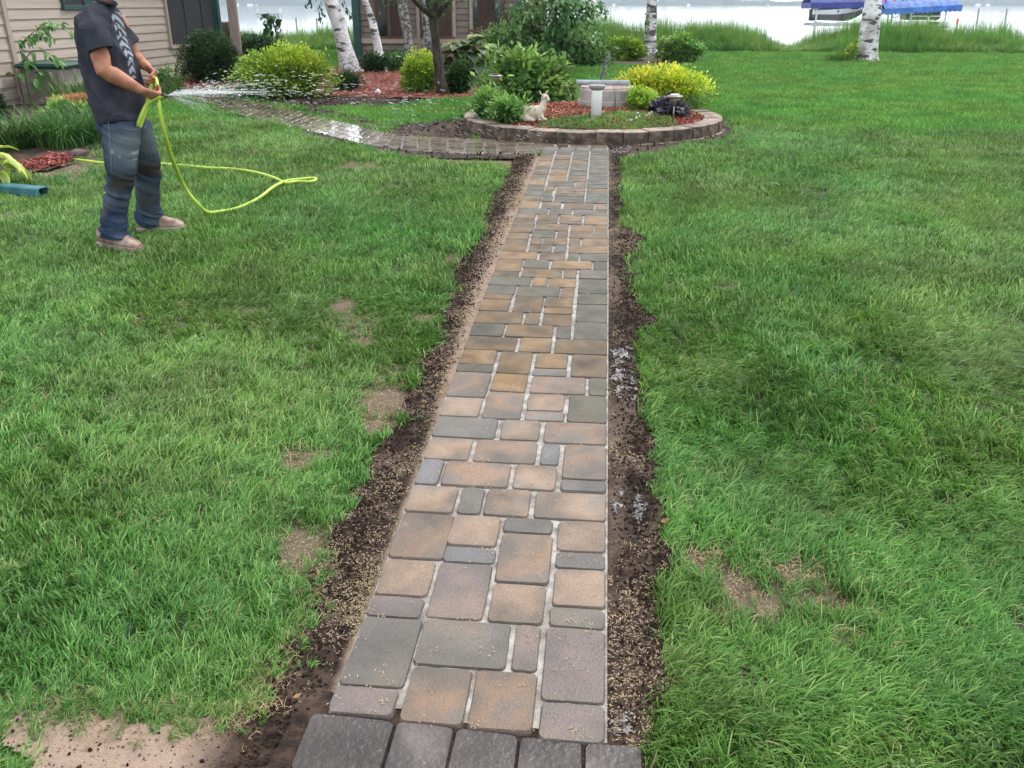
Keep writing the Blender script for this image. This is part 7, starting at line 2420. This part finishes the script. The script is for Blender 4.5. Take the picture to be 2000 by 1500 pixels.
M['dry_blade'] = leafmat('dry_blade', (.20, .17, .08, 1), (.38, .31, .17, 1), transl=.2, rough=.7)
G_dry = [tuft('tuft', 9, .05, .055, .0028, 1.9, 3, gr, M['dry_blade'], dirj=2.5) for i in range(4)]
def clover(i):
    rng = np.random.default_rng(60 + i)
    P = np.c_[rng.normal(size=(10, 2)) * .025, rng.uniform(.03, .05, 10)]
    P = np.repeat(P, 3, 0); a = np.tile([0, 2.1, 4.2], 10) + np.repeat(rng.uniform(0, 6, 10), 3)
    D = np.c_[np.cos(a), np.sin(a), np.full(30, .1)]
    V, Fc, ti = leaves_at(P + D * .007, D, .011, .9, rng)
    return rawmesh('clover', V, Fc, M['lf_mid'], ti)
G_clo = [clover(i) for i in range(3)]
def grass_points(x0, x1, y0, y1, dens, rng, prob=None):
    n = int((x1 - x0) * (y1 - y0) * dens)
    X, Y = rng.uniform(x0, x1, n), rng.uniform(y0, y1, n)
    # keep what a wide view could see (a margin each side of the frame)
    df = X * _fh[0] + Y * _fh[1]; dx = X * _cr[0] + Y * _cr[1]
    zc = df * math.cos(TH) + 1.6 * math.sin(TH)
    k = (np.abs(dx) < zc * .72 + .5)
    X, Y = X[k], Y[k]
    jx, jy = jit(X, Y, .05)
    m = soil_mask(X, Y, .045) | bed_mask(X, Y, .06)
    m |= inpoly(X, Y, [(XL - .012, 1.0), (XR + .012, 1.0), (XR + .012, 9.9), (XL - .012, 9.9)]) | inpoly(X, Y, cpoly)
    m |= (np.hypot(X - PC[0], Y - PC[1]) < PR + .1)
    m |= (X < -8.9) & (Y > 8) & (Y < 24) | ((X < -1.9) & (X > -7.2) & (Y > 24.8))
    m |= inpoly(X, Y, [(-.86, .5), (.22, .5), (.24, 1.56), (-.80, 1.70)])
    br = bareness(X, Y)
    m |= rng.uniform(size=len(X)) < br * .72
    thin = fbm(X * 2.2, Y * 2.2, 0, 81)
    m |= rng.uniform(size=len(X)) < np.clip((.42 - thin) * 2.2, 0, .55)
    return X[~m], Y[~m], br[~m]

def lawn(name, zones, label):
    PP, RR, SS, II = [], [], [], []
    for (x0, x1, y0, y1, dens, ids, sc) in zones:
        X, Y, br = grass_points(x0, x1, y0, y1, dens, gr)
        n = len(X)
        Z = terr(X, Y) - .004
        flow = (fbm(X * .9, Y * .9, 0, 91, 2) - .5) * 9 + np.where(X < 0, math.radians(200), math.radians(-60)) + gr.normal(size=n) * .9
        s = sc * gr.uniform(.75, 1.3, n) * (1 - .5 * br) * (.75 + .5 * fbm(X * 1.4, Y * 1.4, 0, 95))
        PP.append(np.stack([X, Y, Z], 1)); RR.append(np.stack([gr.normal(size=n) * .12, gr.normal(size=n) * .12, flow], 1))
        SS.append(np.stack([s, s, s * gr.uniform(.8, 1.2, n)], 1)); ii_ = gr.integers(ids[0], ids[1], n)
        if y1 < 12:
            q_ = gr.uniform(size=n); dryp = .05 + .9 * br + .10 * np.clip((.5 - fbm(X * 1.7, Y * 1.7, 0, 97)) * 5, 0, 1)
            ii_ = np.where(q_ < dryp, gr.integers(nA, nA + 4, n), ii_); cl_ = (q_ > .993) & (fbm(X * 2, Y * 2, 0, 98) > .5)
            ii_ = np.where(cl_, gr.integers(nA + 4, nA + 7, n), ii_)
        II.append(ii_)
    o = scatter(name, np.concatenate(PP), np.concatenate(RR), np.concatenate(SS), np.concatenate(II), G_near + G_mid + G_far + G_dry + G_clo)
    o['label'] = label
    return o
nN, nM, nF = len(G_near), len(G_mid), len(G_far); nA = nN + nM + nF
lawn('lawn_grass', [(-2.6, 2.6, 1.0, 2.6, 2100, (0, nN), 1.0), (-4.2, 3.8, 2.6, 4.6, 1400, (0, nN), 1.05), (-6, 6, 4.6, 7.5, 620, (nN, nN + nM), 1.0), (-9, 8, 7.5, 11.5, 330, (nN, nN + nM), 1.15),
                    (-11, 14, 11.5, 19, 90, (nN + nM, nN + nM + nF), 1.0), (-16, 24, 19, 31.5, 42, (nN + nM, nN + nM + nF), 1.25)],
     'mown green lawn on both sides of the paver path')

# straw coloured grass seed on the bare soil, crumbs of earth
def seedmesh(i):
    rng = np.random.default_rng(100 + i)
    V, Fc, Ti = [], [], []
    for k in range(5):
        x, y = rng.normal(size=2) * .008
        a = rng.uniform(0, 3.14)
        l, w_ = .0042, .0011
        n0 = len(V)
        for (u, v, z) in ((-l, 0, .001), (0, w_, .0018), (l, 0, .001), (0, -w_, .0018)):
            V.append((x + u * math.cos(a) - v * math.sin(a), y + u * math.sin(a) + v * math.cos(a), z)); Ti.append(rng.uniform() if k else .9)
        Fc.append((n0, n0 + 1, n0 + 2, n0 + 3))
    return rawmesh('seed', np.array(V), np.array(Fc), M['seed'], np.array(Ti))
def clodmesh(i, mat=None):
    rng = np.random.default_rng(200 + i)
    mb = MB(); mb.ell((0, 0, 0), (1, .85, .65), n=7, m=5)
    V = np.array([tuple(q) for q in mb.v]); V *= (1 + rng.uniform(-.28, .28, (len(V), 1)))
    me = bpy.data.meshes.new('clod'); me.from_pydata([tuple(q) for q in V], [], mb.f); me.materials.append(mat or M['clod'])
    return me
def pts_on(Vs, n, rng, wgt=None):
    k = rng.choice(len(Vs), n, p=wgt / wgt.sum() if wgt is not None else None)
    P = Vs[k] + np.c_[rng.uniform(-.008, .008, (n, 2)), np.zeros(n)]
    P[:, 2] = soil_z(P[:, 0], P[:, 1]) + .001
    return P
sr = np.random.default_rng(17)
VS = np.concatenate([VS1, VS2])
wt = np.clip(fbm(VS[:, 0] * 4, VS[:, 1] * 3, 0, 111) - .36, .015, 1) ** 1.6 * (1 + 2.2 * np.clip(1 - np.abs(VS[:, 0] - XL) / .12, 0, 1)) * np.where((VS[:, 0] < -.8) & (VS[:, 1] < 1.7), .15, 1)
P = pts_on(VS, 5200, sr, wt)
# stray seeds on the pavers and the thin lawn
X, Y = sr.uniform(XL, XR, 260), 1.6 + 6 * sr.uniform(size=260) ** 1.5
P2 = np.stack([X, Y, terr(X, Y) + .0285], 1)
bw = []
for (cx, cy, a, b, s_) in bare_w:
    n = int(min(500, 2600 * a * b * s_ + 20))
    xx, yy = cx + a * .7 * sr.normal(size=n), cy + b * .7 * sr.normal(size=n)
    bw.append(np.stack([xx, yy, terr(xx, yy) + .006], 1))
P = np.concatenate([P, P2] + bw)
ok = ~(inpoly(P[:, 0], P[:, 1], path_poly) & (P[:, 2] < terr(P[:, 0], P[:, 1]) + .027))
P = P[ok]
n = len(P)
s_ = sr.uniform(.8, 1.5, n)
scatter('grass_seed', P, np.stack([sr.normal(size=n) * .3, sr.normal(size=n) * .3, sr.uniform(0, 6.28, n)], 1), np.stack([s_] * 3, 1), sr.integers(0, 5, n), [seedmesh(i) for i in range(5)])['label'] = 'straw coloured grass seed scattered over the bare soil'
P = pts_on(VS, 30000, sr, np.where((VS[:, 0] < -.8) & (VS[:, 1] < 1.7), .05, 1.0) * np.clip((np.minimum(np.abs(VS[:, 0] - XL), np.abs(VS[:, 0] - XR)) - .01) / .1, 0.02, 1))
P3 = pts_on(VS3, 2600, sr)
P3[:, 2] = terr(P3[:, 0], P3[:, 1]) + .02
n1 = len(P)
P = np.concatenate([P, P3]); n = len(P)
s_ = .0018 + .0062 * sr.uniform(size=n) ** 4
s_[n1:] = .005 + .014 * sr.uniform(size=n - n1) ** 3
scatter('soil_crumbs', P, sr.uniform(0, 6.28, (n, 3)), np.stack([s_] * 3, 1), sr.integers(0, 5, n), [clodmesh(i) for i in range(5)])['label'] = 'crumbs and clods of dark earth beside the pavers'
# grass strip and tiny flowers inside the planter front
X, Y, n = PLANTER_GRASS
s_ = gr.uniform(.75, 1.15, n)
scatter('planter_grass', np.stack([X, Y, pz(X, Y) - .005], 1), np.stack([gr.normal(size=n) * .1, gr.normal(size=n) * .1, gr.uniform(0, 6.28, n)], 1), np.stack([s_] * 3, 1), gr.integers(0, len(G_mid), n), G_mid)['label'] = 'grassy strip along the front inside the planter'
fl = thing('tiny_flowers', gp(1245, 236), 'scattered tiny pale flowers in the grass strip of the planter', 'flowers')
for (px, py) in [(1245, 230), (1268, 232), (1262, 234), (1243, 240), (1232, 243), (1272, 229), (1178, 227), (1248, 237)]:
    b = gp(px, py) + Vector((0, 0, .06))
    V, Fc, ti = leaves_at(np.tile(np.array(b), (7, 1)) + gr.normal(size=(7, 3)) * .006, rand_unit(7, gr) + [0, 0, .4], .022, .8, gr)
    npobj('flower_head', V, Fc, M['flower'], fl, attrs={'tint': ti})

# thin straw, roots and short tufts creeping over the edge of the sandy corner
fr_ = np.random.default_rng(91)
ep = np.array([[ground(a, b)[0], ground(a, b)[1]] for a, b in [(40, 1395), (120, 1392), (200, 1400), (330, 1412), (450, 1405), (512, 1385), (545, 1300), (600, 1215), (640, 1070)]])
k = fr_.integers(0, len(ep) - 1, 620); u = fr_.uniform(size=620)[:, None]
E_ = ep[k] * (1 - u) + ep[k + 1] * u
E_[:, 1] += fr_.normal(size=620) * .035 - .015; E_[:, 0] += fr_.normal(size=620) * .03
sc_ = fr_.uniform(.25, .8, 620)
scatter('edge_grass', np.c_[E_, terr(E_[:, 0], E_[:, 1]) + .012], np.c_[fr_.normal(size=(620, 2)) * .3, fr_.uniform(0, 6.28, 620)], np.stack([sc_] * 3, 1), np.where(fr_.uniform(size=620) < .6, fr_.integers(0, 4, 620), fr_.integers(4, 8, 620)), G_dry + G_near[:4])['label'] = 'short straw and grass fringe along the bare sandy corner'
n = 1500
X, Y = fr_.uniform(-2.3, -.8, n), fr_.uniform(1.2, 1.72, n)
k = inpoly(X, Y, left_soil)
X, Y = X[k], Y[k]; n = len(X); s_ = .0012 + .0045 * fr_.uniform(size=n) ** 3
scatter('sand_grit', np.stack([X, Y, soil_z(X, Y) + .0008], 1), fr_.uniform(0, 6.28, (n, 3)), np.stack([s_] * 3, 1), fr_.integers(0, 5, n), [clodmesh(i, M['rock']) for i in range(5)])['label'] = 'small pebbles and grit on the sandy corner'
for (px, py, sz) in [(1298, 1030, .03), (583, 1375, .022), (1195, 385 + 10, .02), (1200, 490, .02)]:
    b = ground(px, py) + Vector((0, 0, .03))
    V, Fc, ti = leaves_at(np.array([tuple(b)]), np.array([[.6, .5, .15]]), sz * 1.6, .5, fr_)
    o = npobj('dead_leaf', V, Fc, pm('dry_leaf_%d' % px, [(.16, .07, .03, 1), (.28, .13, .06, 1)], rough=.8), loc=tuple(b))
    tag(o, {1298: 'reddish brown dead leaf on the soil right of the pavers', 583: 'small orange brown dead leaf on the soil left of the path foot', 1195: 'tiny dead leaf on the right soil strip near the planter', 1200: 'dry curled leaf midway along the right soil strip'}[px], 'leaf', 'dead leaves on the soil')
